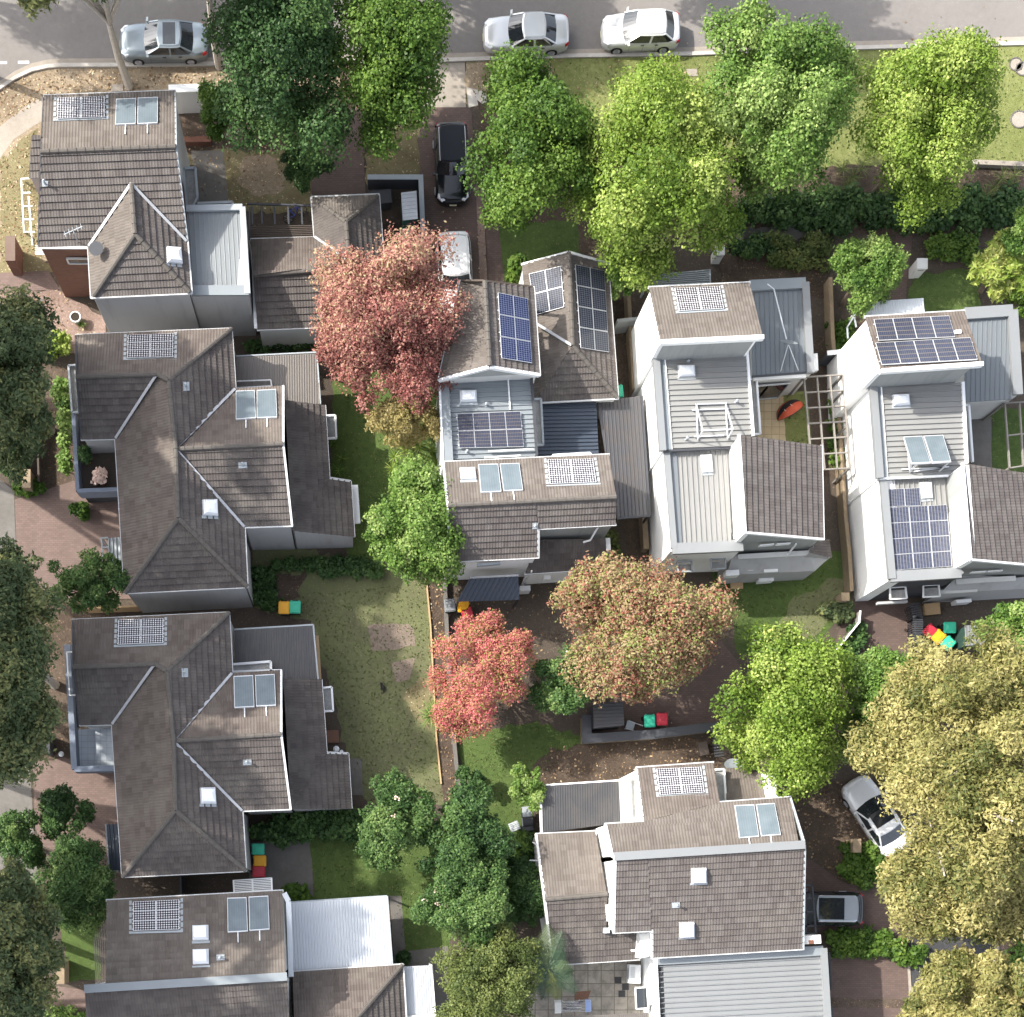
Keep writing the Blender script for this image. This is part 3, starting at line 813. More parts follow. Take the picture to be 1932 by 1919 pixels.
def car(label, loc, heading, col, L_=4.65, Wd=1.8, Ht=1.45, kind='sedan', sunroof=None, roof=None, rails=False, name='parked_car', group='cars parked on the street and driveways'):
    """+x is the nose. Body is one lofted shell; glasshouse a second; lamps, wheels, mirrors, plates are parts."""
    root = thing(name, label, 'car', loc, group, heading)
    root.location = (0, 0, 0); RL[root.name] = Vector((0, 0, 0))
    hl, hw = L_ / 2, Wd / 2
    long_roof = kind in ('suv', 'hatch', 'wagon')
    hood = .66 * Ht if kind != 'suv' else .62 * Ht
    belt = .66 * Ht; tail = .70 * Ht if kind == 'sedan' else .70 * Ht
    xs = [-1, -.975, -.92, -.8, -.62, -.4, -.1, .2, .42, .6, .78, .9, .965, 1]
    wk = [.60, .80, .92, .98, 1, 1, 1, 1, 1, .985, .95, .86, .70, .50]
    zt = [tail * .80, tail * .93, tail * .985, tail, tail * 1.01, belt, belt, belt, belt, hood * .98, hood * .93, hood * .85, hood * .74, hood * .60]
    zl = [.34, .28, .24, .2, .19, .19, .19, .19, .19, .19, .2, .22, .26, .32]
    secs = []
    for x, w, t, l in zip(xs, wk, zt, zl):
        w *= hw; a = [(-.97, l), (-1, l + (t - l) * .35), (-1.0, l + (t - l) * .62), (-.955, t - .07), (-.86, t - .012), (-.45, t + .018), (0, t + .026)]
        prof = [(w * y, z) for y, z in a] + [(-w * y, z) for y, z in a[-2::-1]]
        secs.append([Vector((x * hl, y, z)) for y, z in prof])
    mb = MB()
    for k in range(len(secs) - 1):
        for j in range(len(secs[0]) - 1):
            mb.face([secs[k][j], secs[k + 1][j], secs[k + 1][j + 1], secs[k][j + 1]])
        mb.face([secs[k][0], secs[k][-1], secs[k + 1][-1], secs[k + 1][0]])
    mb.face(secs[0]); mb.face(secs[-1][::-1])
    pm = col; body = mb.build('body', pm, root, smooth=True)
    bm = bmesh.new(); bm.from_mesh(body.data); bmesh.ops.remove_doubles(bm, verts=bm.verts, dist=.0005); bmesh.ops.recalc_face_normals(bm, faces=bm.faces); bm.to_mesh(body.data); bm.free()
    for p in body.data.polygons: p.use_smooth = True
    # glasshouse: bottom and top rings
    if kind == 'sedan': f0, f1, r1, r0 = .47, .13, -.44, -.78
    elif kind == 'hatch': f0, f1, r1, r0 = .52, .16, -.62, -.90
    else: f0, f1, r1, r0 = .42, .16, -.80, -.93
    zb, zr = belt - .02, Ht
    wb, wr = hw * .95, hw * .78
    def ring(z, xf, xr, w, bow, sq):
        pts = []
        for j in range(9): t = -1 + j / 4; pts.append(Vector((xf * hl - bow * t * t, w * t * (1 if abs(t) < 1 else sq), z)))
        for j in range(1, 8): t = j / 8; pts.append(Vector((xf * hl - bow + (xr * hl + bow * .7 - xf * hl + bow) * t, w * (1 + .03 * math.sin(t * math.pi)), z)))
        for j in range(9): t = 1 - j / 4; pts.append(Vector((xr * hl + bow * .7 * t * t, w * .94 * t, z)))
        for j in range(1, 8): t = 1 - j / 8; pts.append(Vector((xf * hl - bow + (xr * hl + bow * .7 - xf * hl + bow) * t, -w * (1 + .03 * math.sin(t * math.pi)), z)))
        return pts
    g0 = ring(zb, f0, r0, wb, .22, 1); g1 = ring(zr - .09, f1, r1, wr, .12, 1); g2 = ring(zr - .015, f1 - .035, r1 + .03, wr * .86, .1, 1)
    n = len(g0); parts = {'windscreen': MB(), 'side_window': MB(), 'side_window2': MB(), 'rear_window': MB()}
    roofm = MB()
    for k in range(n):
        j = (k + 1) % n
        nm = 'windscreen' if k < 8 else 'side_window' if k < 16 else 'rear_window' if k < 24 else 'side_window2'
        parts[nm].face([g0[k], g0[j], g1[j], g1[k]])
        roofm.face([g1[k], g1[j], g2[j], g2[k]])
    roofm.face(g2)
    for nm, m in parts.items(): m.build(nm.rstrip('2'), MAT['car_glass'], root)
    ro = roofm.build('roof', roof or pm, root)
    bm = bmesh.new(); bm.from_mesh(ro.data); bmesh.ops.remove_doubles(bm, verts=bm.verts, dist=.0005); bmesh.ops.recalc_face_normals(bm, faces=bm.faces); bm.to_mesh(ro.data); bm.free()
    pil = MB()
    for k in (0, 8, 16, 24): pil.bar(g0[k] + (g0[k] - g0[k].project(Vector((0, 0, 1)))) * .004, g1[k], .07, .05)
    for k in (12, 28): pil.bar(g0[k], g1[k], .10, .05)
    for a, b in ((8, 16), (24, 32)):
        for k in range(a, b): pil.bar(g1[k], g1[(k + 1) % n], .045, .05, ext=.01); pil.bar(g0[k] * 1.0, g0[(k + 1) % n], .03, .03, ext=.01)
    pil.build('pillar', pm, root)
    if sunroof:
        x0, x1, m = sunroof; s_ = MB(); z = zr + .004
        s_.slab([Vector((x0 * hl, -wr * .8, z)), Vector((x1 * hl, -wr * .8, z)), Vector((x1 * hl, wr * .8, z)), Vector((x0 * hl, wr * .8, z))], .015)
        s_.build('sunroof', MAT['car_glass'], root)
    if rails:
        for sy in (-1, 1):
            s_ = MB(); s_.tube([((r1 + .08) * hl, sy * wr * .95, zr - .03), ((r1 + .14) * hl, sy * wr * .97, zr + .035), ((f1 - .12) * hl, sy * wr * .97, zr + .035), ((f1 - .04) * hl, sy * wr * .95, zr - .03)], .022, 6)
            s_.build('roof_rail', MAT['alloy'], root)
    for sx in (.60, -.60):
        for sy in (-1, 1):
            w = MB(); y0 = sy * (hw - .20); y1 = sy * (hw + .005); r = .32
            w.tube([(sx * hl, y0, r), (sx * hl, y1, r)], r, 20); wo_ = w.build('wheel', MAT['rubber'], root)
            rm = MB(); rm.tube([(sx * hl, y1 - sy * .01, r), (sx * hl, y1 + sy * .012, r)], .2, 16, cap=True)
            for a in range(5):
                an = a * 2 * math.pi / 5; rm.bar((sx * hl, y1 + sy * .015, r), (sx * hl + math.cos(an) * .2, y1 + sy * .015, r + math.sin(an) * .2), .05, .02)
            rm.build('rim', MAT['alloy'], wo_)
    for sy in (-1, 1):
        hd = MB(); hd.hexa([Vector((hl * .80, sy * hw * .90, hood * .80)), Vector((hl * .955, sy * hw * .50, hood * .72)), Vector((hl * .965, sy * hw * .66, hood * .66)), Vector((hl * .86, sy * hw * .93, hood * .70))],
                            [Vector((hl * .78, sy * hw * .87, hood * .91)), Vector((hl * .945, sy * hw * .48, hood * .82)), Vector((hl * .975, sy * hw * .68, hood * .76)), Vector((hl * .87, sy * hw * .90, hood * .84))])
        hd.build('headlight', MAT['lamp_clear'], root)
        tl = MB(); tl.hexa([Vector((-hl * .985, sy * hw * .55, tail * .70)), Vector((-hl * .99, sy * hw * .80, tail * .72)), Vector((-hl * .90, sy * hw * .955, tail * .76)), Vector((-hl * .93, sy * hw * .8, tail * .76))],
                            [Vector((-hl * .975, sy * hw * .55, tail * .90)), Vector((-hl * .98, sy * hw * .80, tail * .90)), Vector((-hl * .89, sy * hw * .93, tail * .94)), Vector((-hl * .93, sy * hw * .75, tail * .95))])
        tl.build('tail_light', MAT['lamp_red'], root)
        mi = MB(); mi.hexa([Vector((hl * .33, sy * hw * .96, belt)), Vector((hl * .38, sy * hw * .96, belt)), Vector((hl * .37, sy * (hw + .17), belt + .02)), Vector((hl * .32, sy * (hw + .17), belt + .02))],
                            [Vector((hl * .33, sy * hw * .95, belt + .12)), Vector((hl * .38, sy * hw * .95, belt + .10)), Vector((hl * .37, sy * (hw + .16), belt + .13)), Vector((hl * .32, sy * (hw + .17), belt + .15))])
        mi.build('mirror', pm, root)
        dl = MB()
        for x in (.30, -.05, -.38): dl.bar((x * hl, sy * hw * 1.003, .3), (x * hl, sy * hw * .995, belt - .1), .012, .01)
        for x in (.02, -.34): dl.bar((x * hl, sy * hw * 1.012, belt - .17), ((x - .08) * hl, sy * hw * 1.012, belt - .17), .03, .03)
        dl.build('door_handle', MAT['trim_dark'] if kind != 'x' else pm, root)
    gr = MB(); gr.box((hl * .985, 0, .28), .05, Wd * .42, .16); gr.build('grille', MAT['rubber'], root)
    pt = MB(); pt.box((hl * 1.0 + .015, 0, .40), .02, .37, .11); pt.build('number_plate', MAT['plate'], root)
    pt = MB(); pt.box((-hl * 1.0 - .012, 0, .62), .02, .37, .11); pt.build('number_plate', MAT['plate'], root)
    root.location = loc; RL[root.name] = Vector(loc)
    return root

# ------------------------------------------------------------------ ground patches
LAY = [0]; BOXES = []
def patch(name, pts, mat, z=None, th=.0, jag=0.0, seed=0):
    """A flat ground sheet 4 mm above whatever sheet it overlaps; jag roughens its outline (metres)."""
    LAY[0] += 1
    bx = (min(p[0] for p in pts) - 8, max(p[0] for p in pts) + 8, min(p[1] for p in pts) - 8, max(p[1] for p in pts) + 8)
    lv = 1 + max([l for b, l in BOXES if b[0] < bx[1] and bx[0] < b[1] and b[2] < bx[3] and bx[2] < b[3]] + [0])
    BOXES.append((bx, lv)); z = .004 * lv
    rng = random.Random(seed + LAY[0]); q = []
    for k in range(len(pts)):
        a, b = W(*pts[k], 0), W(*pts[(k + 1) % len(pts)], 0)
        if jag:
            n = max(1, int((b - a).length / .35))
            for j in range(n):
                p = a.lerp(b, j / n); q.append(p + Vector((rng.uniform(-jag, jag), rng.uniform(-jag, jag), 0)))
        else: q.append(a)
    # triangulate with bmesh so that uneven outlines stay valid
    bm = bmesh.new(); vs = [bm.verts.new((p.x, p.y, z)) for p in q]; f = bm.faces.new(vs); bm.normal_update()
    if f.normal.z < 0: f.normal_flip()
    bmesh.ops.triangulate(bm, faces=bm.faces)
    me = bpy.data.meshes.new(name); bm.to_mesh(me); bm.free(); me.materials.append(MAT[mat])
    o = bpy.data.objects.new(name, me); COL.objects.link(o); o['kind'] = 'structure'
    return o
# ================================================================== GROUND
def ground():
    bm = MB(); s = 320
    bm.face([(-s, -s, 0), (s, -s, 0), (s, s, 0), (-s, s, 0)])
    o = bm.build('ground', MAT['dirt']); o['kind'] = 'structure'
ground()
KERB = [(-400, 420), (-120, 250), (0, 166), (28, 147), (60, 132), (90, 125.5), (113, 123.5), (232, 123), (390, 121), (620, 117), (835, 114), (1066, 106), (1303, 102), (1470, 94.5), (1932, 82), (2600, 62)]
patch('road', [(-400, 405), (-400, -500), (2600, -500), (2600, 52)] + [(x, y - 10) for x, y in KERB[::-1][1:-1]], 'asphalt')
patch('gutter_pan', [(x, y - 13) for x, y in KERB] + [(x, y - 4) for x, y in KERB[::-1]], 'concrete')
def kerb():
    mb = MB()
    for k in range(len(KERB) - 1):
        a, b = KERB[k], KERB[k + 1]
        mb.prism([W(a[0], a[1] - 5, .13), W(b[0], b[1] - 5, .13), W(b[0], b[1] + 2, .13), W(a[0], a[1] + 2, .13)], -.05)
    o = mb.build('kerb', MAT['kerb']); o['kind'] = 'structure'
kerb()
MAT['line'] = plain('road_paint', (.72, .72, .70), .7, var=.1, scale=8)
patch('road_marking', [A(-40, 440), A(50, 440), A(50, 459), A(-40, 459)], 'line')
patch('road_marking', [A(130, 438), A(209, 437), A(209, 457), A(130, 458)], 'line')
patch('verge', [(-300, 460), (-120, 262), (0, 172), (60, 136), (113, 127), (420, 124), (640, 122), (640, 205), (330, 210), (330, 300), (120, 480), (20, 520), (-300, 520)], 'drybed', jag=.1)
patch('footpath', [(330, 188), (150, 186), (84, 181), (55, 196), (26, 218), (0, 239), (-90, 320), (-90, 400), (0, 299), (26, 263), (60, 240), (84, 226), (330, 222)], 'concrete')
patch('verge', [(640, 122), (800, 120), (800, 205), (690, 210), (640, 205)], 'mulch', jag=.1)
patch('driveway', [(800, 116), (877, 116), (879, 203), (795, 203)], 'concrete')
patch('lawn', [(879, 115), (1066, 109), (1303, 105), (1470, 97), (1932, 85), (2400, 72), (2400, 318), (1932, 312), (1750, 306), (1560, 318), (1400, 300), (1200, 260), (1130, 235), (1010, 235), (900, 190), (881, 203)], 'grass')
patch('verge', [(879, 116), (1010, 112), (1045, 140), (1010, 190), (930, 185), (881, 200)], 'drybed', jag=.2)
patch('footpath', [(880, 165), (908, 172), (930, 190), (884, 204)], 'kerb')
patch('garden_bed', [(900, 190), (1000, 235), (1130, 235), (1200, 260), (1400, 300), (1560, 318), (1750, 306), (1932, 316), (2300, 320), (2300, 450), (1380, 440), (1100, 480), (960, 520), (940, 360), (905, 300)], 'mulch', jag=.15)
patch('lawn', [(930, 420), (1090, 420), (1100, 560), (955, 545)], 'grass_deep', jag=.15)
patch('driveway', [(786, 203), (884, 203), (890, 212), (897, 345), (912, 620), (800, 620), (792, 350)], 'brick_pave_dark')
patch('garden_bed', [(897, 345), (910, 345), (920, 540), (906, 540)], 'mulch_pink')
patch('path', [(910, 345), (932, 340), (952, 540), (922, 540)], 'brick_pave_dark')
patch('driveway', [(560, 205), (683, 205), (690, 372), (560, 372)], 'brick_pave_dark')
patch('verge', [(690, 200), (790, 204), (793, 345), (692, 352)], 'grass_dry', jag=.12)
patch('lawn', [(345, 240), (590, 240), (590, 400), (345, 400)], 'grass_dry', jag=.15)
patch('garden_bed', [(455, 300), (510, 292), (540, 330), (530, 365), (480, 370), (450, 340)], 'drybed', jag=.15)  # pool of sunlight between tree shadows, painted as paler ground
patch('garden_bed', [(345, 200), (600, 200), (600, 285), (430, 285), (345, 290)], 'mulch', jag=.15)
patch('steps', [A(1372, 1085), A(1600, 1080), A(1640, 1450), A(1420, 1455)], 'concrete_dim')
patch('garden_bed', [(0, 300), (70, 240), (75, 480), (110, 520), (0, 520)], 'grass_dry', jag=.2)
patch('path', [(-60, 518), (92, 511), (113, 546), (-60, 556)], 'brick_pave')
patch('garden_bed', [(-40, 556), (113, 547), (200, 600), (200, 660), (-40, 680)], 'mulch_pink', jag=.1)
# left side paths and drives
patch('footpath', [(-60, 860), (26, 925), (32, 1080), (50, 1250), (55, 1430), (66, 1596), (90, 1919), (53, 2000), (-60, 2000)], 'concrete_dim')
patch('garden_bed', [(60, 690), (142, 690), (150, 910), (80, 930), (50, 915)], 'mulch', jag=.15)
patch('driveway', [(28, 943), (140, 907), (260, 940), (260, 1130), (60, 1134), (33, 1060)], 'brick_pave')
patch('driveway', [(62, 1432), (140, 1428), (240, 1465), (260, 1660), (200, 1640), (80, 1596), (66, 1560)], 'brick_pave')
patch('path', [(92, 1858), (163, 1868), (170, 1903), (93, 1898)], 'brick_pave')
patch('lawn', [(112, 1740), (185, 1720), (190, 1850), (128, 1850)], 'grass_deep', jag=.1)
patch('garden_bed', [(80, 1135), (220, 1130), (225, 1180), (140, 1180), (140, 1430), (70, 1430)], 'mulch', jag=.15)
# back yards of the two grey houses
patch('lawn', [(470, 1010), (480, 1150), (590, 1170), (660, 1440), (690, 1520), (850, 1520), (835, 1300), (812, 1095), (700, 1070)], 'grass_worn', jag=.2)
patch('garden_bed', [(500, 1082), (580, 1078), (560, 1130), (515, 1140)], 'mulch', jag=.25)
patch('garden_bed', [G(805, 842), G(850, 828), G(1100, 822), G(1132, 850), G(1148, 975), G(1010, 1000), G(845, 1006), G(820, 930)], 'sand', jag=.07)
patch('garden_bed', [G(985, 1120), G(1060, 1090), G(1140, 1080), G(1150, 1140), G(1120, 1225), G(1010, 1245), G(985, 1190)], 'sand', jag=.14)
patch('lawn', [G(1130, 1235), G(1280, 1200), G(1310, 1540), G(1240, 1600), G(1180, 1500), G(1060, 1330)], 'grass_dry', jag=.25)
patch('garden_bed', [(805, 1093), (840, 1093), (866, 1500), (862, 1520), (838, 1515), (831, 1470)], 'mulch', jag=.03)
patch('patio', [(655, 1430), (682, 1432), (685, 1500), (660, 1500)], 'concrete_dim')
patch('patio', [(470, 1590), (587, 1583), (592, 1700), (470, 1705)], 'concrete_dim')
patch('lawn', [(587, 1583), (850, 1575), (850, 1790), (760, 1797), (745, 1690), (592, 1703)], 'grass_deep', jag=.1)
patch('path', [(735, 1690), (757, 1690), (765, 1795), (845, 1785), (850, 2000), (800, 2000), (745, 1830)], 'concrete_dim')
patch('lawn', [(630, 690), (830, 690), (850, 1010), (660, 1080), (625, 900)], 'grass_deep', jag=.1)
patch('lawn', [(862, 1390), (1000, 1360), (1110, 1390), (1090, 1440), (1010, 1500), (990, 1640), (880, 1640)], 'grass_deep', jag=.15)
patch('garden_bed', [(1040, 1410), (1350, 1390), (1360, 1450), (1200, 1460), (1010, 1500), (1000, 1450)], 'mulch', jag=.2)
patch('patio', [(830, 1100), (1180, 1070), (1150, 1250), (1000, 1290), (850, 1200)], 'dirt', jag=.05)
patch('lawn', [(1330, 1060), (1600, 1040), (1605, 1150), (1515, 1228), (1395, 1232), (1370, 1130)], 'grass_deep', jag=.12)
patch('lawn', [(1500, 1120), (1600, 1080), (1600, 1150), (1520, 1215), (1450, 1200)], 'grass_worn', jag=.3)
patch('driveway', [(1255, 1225), (1345, 1188), (1400, 1260), (1400, 1368), (1230, 1388), (1110, 1388), (1110, 1320)], 'brick_pave_dark')
patch('driveway', [(1604, 1130), (1713, 1128), (1724, 1237), (1770, 1260), (1700, 1340), (1540, 1340), (1552, 1280)], 'brick_pave_dark')
patch('patio', [(1722, 1130), (1932, 1110), (1932, 1260), (1790, 1270), (1735, 1230)], 'dirt', jag=.03)
# courtyards of the white houses
patch('courtyard', [(1405, 690), (1477, 690), (1484, 850), (1405, 850)], 'paver_tan')
patch('lawn', [(1478, 740), (1522, 738), (1535, 860), (1484, 860)], 'grass', jag=.03)
patch('garden_bed', [(1528, 640), (1640, 600), (1660, 900), (1540, 900)], 'mulch', jag=.1)
patch('path', [(1690, 440), (1722, 440), (1706, 580), (1676, 580)], 'brick_pave_dark')
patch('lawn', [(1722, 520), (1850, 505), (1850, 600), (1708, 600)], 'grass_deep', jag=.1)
patch('path', [(1372, 430), (1500, 428), (1560, 440), (1500, 455), (1372, 450)], 'concrete_dim', jag=.1)
patch('garden_bed', [(1360, 455), (1560, 455), (1560, 560), (1360, 560)], 'mulch', jag=.2)
patch('garden_bed', [(1160, 560), (1215, 560), (1215, 1060), (1180, 1060)], 'mulch', jag=.1)
patch('courtyard', [(1830, 760), (1870, 760), (1872, 900), (1835, 900)], 'concrete_dim')
patch('lawn', [(1870, 770), (1932, 770), (1940, 900), (1872, 900)], 'grass_deep', jag=.1)
# paved yard and drives of the brown house
patch('patio', [(985, 1790), (1260, 1790), (1260, 1925), (1240, 2000), (980, 2000)], 'paver_grey')
patch('driveway', [(1480, 1621), (1530, 1622), (1585, 1661), (1632, 1677), (1720, 1680), (1700, 1755), (1480, 1755)], 'brick_pave_dark')
patch('garden_bed', [(1490, 1480), (1660, 1470), (1700, 1600), (1640, 1676), (1585, 1660), (1530, 1620), (1490, 1610)], 'mulch', jag=.05)
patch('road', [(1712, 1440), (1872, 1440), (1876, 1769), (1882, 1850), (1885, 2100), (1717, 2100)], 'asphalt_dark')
patch('driveway', [(1530, 1803), (1712, 1800), (1718, 2000), (1540, 2000)], 'brick_pave_dark')
patch('garden_bed', [(1560, 1882), (1716, 1886), (1716, 1902), (1562, 1900)], 'mulch', jag=.05)
patch('garden_bed', [(1884, 1740), (2000, 1680), (2000, 2000), (1888, 2000)], 'mulch_pink', jag=.05)
def side_kerb():
    mb = MB()
    for a, b in (((1880, 1760), (1886, 1860)), ((1886, 1860), (1890, 2000))): mb.bar(W(*a, .06), W(*b, .06), .18, .14)
    for a, b in (((1713, 1800), (1719, 1900)), ((1719, 1900), (1723, 2000))): mb.bar(W(*a, .03), W(*b, .03), .14, .08)
    o = mb.build('side_road_kerb', MAT['concrete']); o['kind'] = 'structure'
side_kerb()

# ================================================================== HOUSES
# ---- house at the top left: brown tiles, brick west wall
h = House('tiled_house', 'top left brown tiled house with a red brick wall and a pointed hip wing', 230, 420)
rz, ez, nz = 8.2, 6.2, 7.1
h.tile('n', [A(315, 690, nz), A(1258, 655, nz), A(1262, 1052, rz), A(293, 1090)], (0, 1), 'tile_sun')
h.tile('s', [A(275, 1775, ez), A(1345, 1735, ez), A(1262, 1056, rz), A(293, 1092)], (0, 1), 'tile_shade', 'brick_red')
h.tile('w', [A(208, 1280, 7.4), A(298, 1276, 7.45), A(292, 968, 8.0), A(225, 970)], (0, 1), 'tile_shade_dark', 'offwhite')
h.tile('hw', [A(635, 1775, ez), B(658, 306, ez), A(970, 1682, 7.6), A(943, 1322)], (0, 1), 'tile_sun')
h.tile('hs', [B(658, 306, ez), B(1372, 274, ez), A(970, 1682, 7.6)], (0, 1), 'tile_shade', 'grey')
h.tile('he', [B(1372, 274, ez), A(1342, 1735, ez), A(943, 1322, 7.6), A(970, 1682)], (0, 1), 'tile_shade', 'grey')
h.ridge(A(293, 1091, rz), A(1262, 1054, rz)); h.ridge(A(943, 1322, 7.62), A(970, 1682, 7.62))
h.ridge(A(970, 1682, 7.6), B(672, 298, 6.25)); h.ridge(A(970, 1682, 7.6), B(1360, 270, 6.25))
h.valley(A(943, 1322, 7.6), A(638, 1772, 6.2)); h.valley(A(943, 1322, 7.6), A(1340, 1735, 6.2))
h.gutter(A(315, 690, nz), A(1258, 655, nz)); h.gutter(A(275, 1777, ez), A(635, 1778, ez), B(656, 309, ez), B(1375, 277, ez), A(1345, 1735, ez))
h.line('bargeboard', 'trim_grey', [A(1258, 655, nz), A(1264, 1052, rz), A(1347, 1735, ez)], .08, .2, -.08)
h.line('bargeboard', 'trim_dark', [A(315, 690, nz), A(293, 1090, rz), A(275, 1775, ez)], .08, .2, -.08)
# east wall is pale
h.metal('m', [A(1338, 1505, 5.3), A(1745, 1490, 5.3), B(1700, 225, 5.3), B(1370, 235, 5.3)], (0, 3), 'metal_pale', 'grey', spacing=.24, rh=.03)
h.parapet('parapet', 'trim_grey', [A(1335, 1497, 5.45), A(1740, 1488, 5.45), B(1776, 282, 5.45)], .3, .16)
h.line('parapet', 'metal_blue', [B(1372, 258, 5.42), B(1785, 258, 5.42)], .5, .14)
h.box('wall', 'grey', [A(1340, 1500, 5.3), A(1752, 1488, 5.3), B(1785, 290, 5.3), B(1372, 300, 5.3)], 0)
# low tiled wing
gz, gr = 2.9, 4.2
h.tile('gn', [C(410, 1420, gz), C(888, 1400, gz), C(655, 1595, gr)], (0, 1), 'tile_sun')
h.tile('ge', [C(888, 1400, gz), C(930, 2010, gz), C(682, 1960, gr), C(655, 1595)], (0, 1), 'tile_shade')
h.tile('gw', [C(410, 1420, gz), C(430, 1705, gz), C(668, 1872, gr), C(655, 1595)], (0, 1), 'tile_shade_dark')
h.tile('gs', [D(20, 537, gz), D(600, 512, gz), D(610, 95, gr), B(1818, 150)], (0, 1), 'tile_shade_dark')
h.tile('gs2', [D(600, 512, gz), C(940, 2400, gz), C(682, 1920, gr), D(610, 95)], (0, 1), 'tile_shade_dark')
h.tile('gn2', [B(1800, -105, gz), C(430, 1705, gz), C(675, 1900, gr), B(1818, 148)], (0, 1), 'tile')
h.ridge(B(1818, 149, gr + .02), C(675, 1925, gr + .02)); h.ridge(C(655, 1595, gr), C(682, 1925, gr)); h.ridge(C(420, 1428, gz), C(655, 1595, gr)); h.ridge(C(880, 1408, gz), C(655, 1595, gr))
h.valley(C(430, 1705, gz), C(660, 1868, gr - .1))
h.gutter(C(430, 1705, gz), C(408, 1418, gz), C(890, 1398, gz), C(934, 2010, gz)); h.gutter(D(20, 539, gz), D(600, 514, gz)); h.gutter(B(1800, -108, gz), C(430, 1707, gz))
h.line('wall_capping', 'trim', [B(1812, -20, 3.0), B(1835, 530, 3.0)], .16, .1)
# roof gear
h.panels('n', [A(412, 700), A(752, 688), A(752, 838), A(408, 850)], 2, 3, flash=True)
h.collectors('n', [[A(833, 708), A(975, 703), A(972, 886), A(826, 892)], [A(988, 700), A(1132, 694), A(1130, 880), A(985, 888)]])
h.skylight('he', [A(1200, 1765), A(1300, 1772), A(1312, 1890), A(1205, 1880)])
h.vent('s', [A(302, 1298), A(345, 1298), A(345, 1340), A(302, 1340)])
d = MB(); q = h.planes['hw'].on(*A(690, 1785), .5); d.disc(q, .34, .36, 0, .05, 22); d.tube([q, q - Vector((0, 0, .5))], .025, 6); d.build('satellite_dish', MAT['trim_dark'], h.root)
d = MB(); q = h.planes['s'].on(*A(560, 1735), .05); d.tube([q, q + Vector((0, 0, 1.3))], .02, 6); t = q + Vector((0, 0, 1.25)); d.bar(t + Vector((-.45, -.2, 0)), t + Vector((.45, .2, 0)), .04, .03)
for k in (-2, -1, 0, 1, 2): d.bar(t + Vector((k * .2 + .05, k * .09 - .16, 0)), t + Vector((k * .2 - .05, k * .09 + .16, 0)), .02, .02)
d.build('antenna', MAT['trim_grey'], h.root)
# east window hood, balcony ledges, side pergola
h.bars('balcony_frame', 'trim_grey', [(A(1318, 1212, 4.2), A(1402, 1206, 4.2)), (A(1402, 1206, 4.2), A(1418, 1420, 4.2)), (A(1418, 1420, 4.2), A(1378, 1498, 4.2)), (A(1318, 1212, 4.2), A(1342, 1490, 4.2)), (A(1418, 1462, 4.2), A(1668, 1452, 4.2)), (A(1668, 1452, 4.2), A(1672, 1490, 4.2))], .12, .18)
h.box('balcony_ledge', 'planter', [A(1325, 1220, 4.1), A(1398, 1214, 4.1), A(1412, 1490, 4.1), A(1345, 1492, 4.1)], 3.6)
h.box('balcony_ledge', 'planter', [A(1400, 1470, 4.1), A(1660, 1460, 4.1), A(1664, 1496, 4.1), A(1400, 1500, 4.1)], 3.6)
z = 3.2
h.bars('side_pergola', 'trim', [(A(152, 1284, z), A(212, 1280, z)), (A(152, 1284, z), A(172, 1664, z)), (A(172, 1664, z), A(250, 1664, z)), (A(163, 1385, z), A(218, 1382, z)), (A(165, 1482, z), A(232, 1478, z)), (A(168, 1576, z), A(242, 1574, z))], .06, .08)
h.bars('side_pergola', 'trim', [(A(152, 1284, z), A(152, 1284, .2)), (A(172, 1664, z), A(172, 1664, 0)), (A(205, 1410, z - .6), A(232, 1760, z - .6))], .07, .08)
for k in range(5): h.bars('side_pergola', 'trim', [(A(252, 1762 + k * 15, 1.9), A(322, 1765 + k * 15, 1.9))], .05, .05)
h.wallwin(W(*B(296, -60, ez)), W(*B(640, -60, ez)), 4.9, 4.3, .42, .9, name='window')
p0, p1 = [h.planes['s'].on(*A(275, 1775)), h.planes['s'].on(*A(640, 1775))]
# pergola between the blocks
z = 2.9
h.bars('pergola', 'trim_dark', [(A(1772, 1462, z), C(410, 1475, z)), (A(1790, 1490, z), A(1790, 1720, z))] + [(C(x, 1482, z), C(x + 6, 1612, z)) for x in (-20, 48, 140, 238, 335)], .09, .09)
for k in range(7): h.bars('pergola', 'timber_dark', [(A(1795, 1628 + k * 13, z), C(418, 1618 + k * 13, z))], .045, .05)
h.wallwin(W(*C(20, 1720, gz)), W(*C(200, 1715, gz)), 2.1, .1, 0, 1)
h.done()

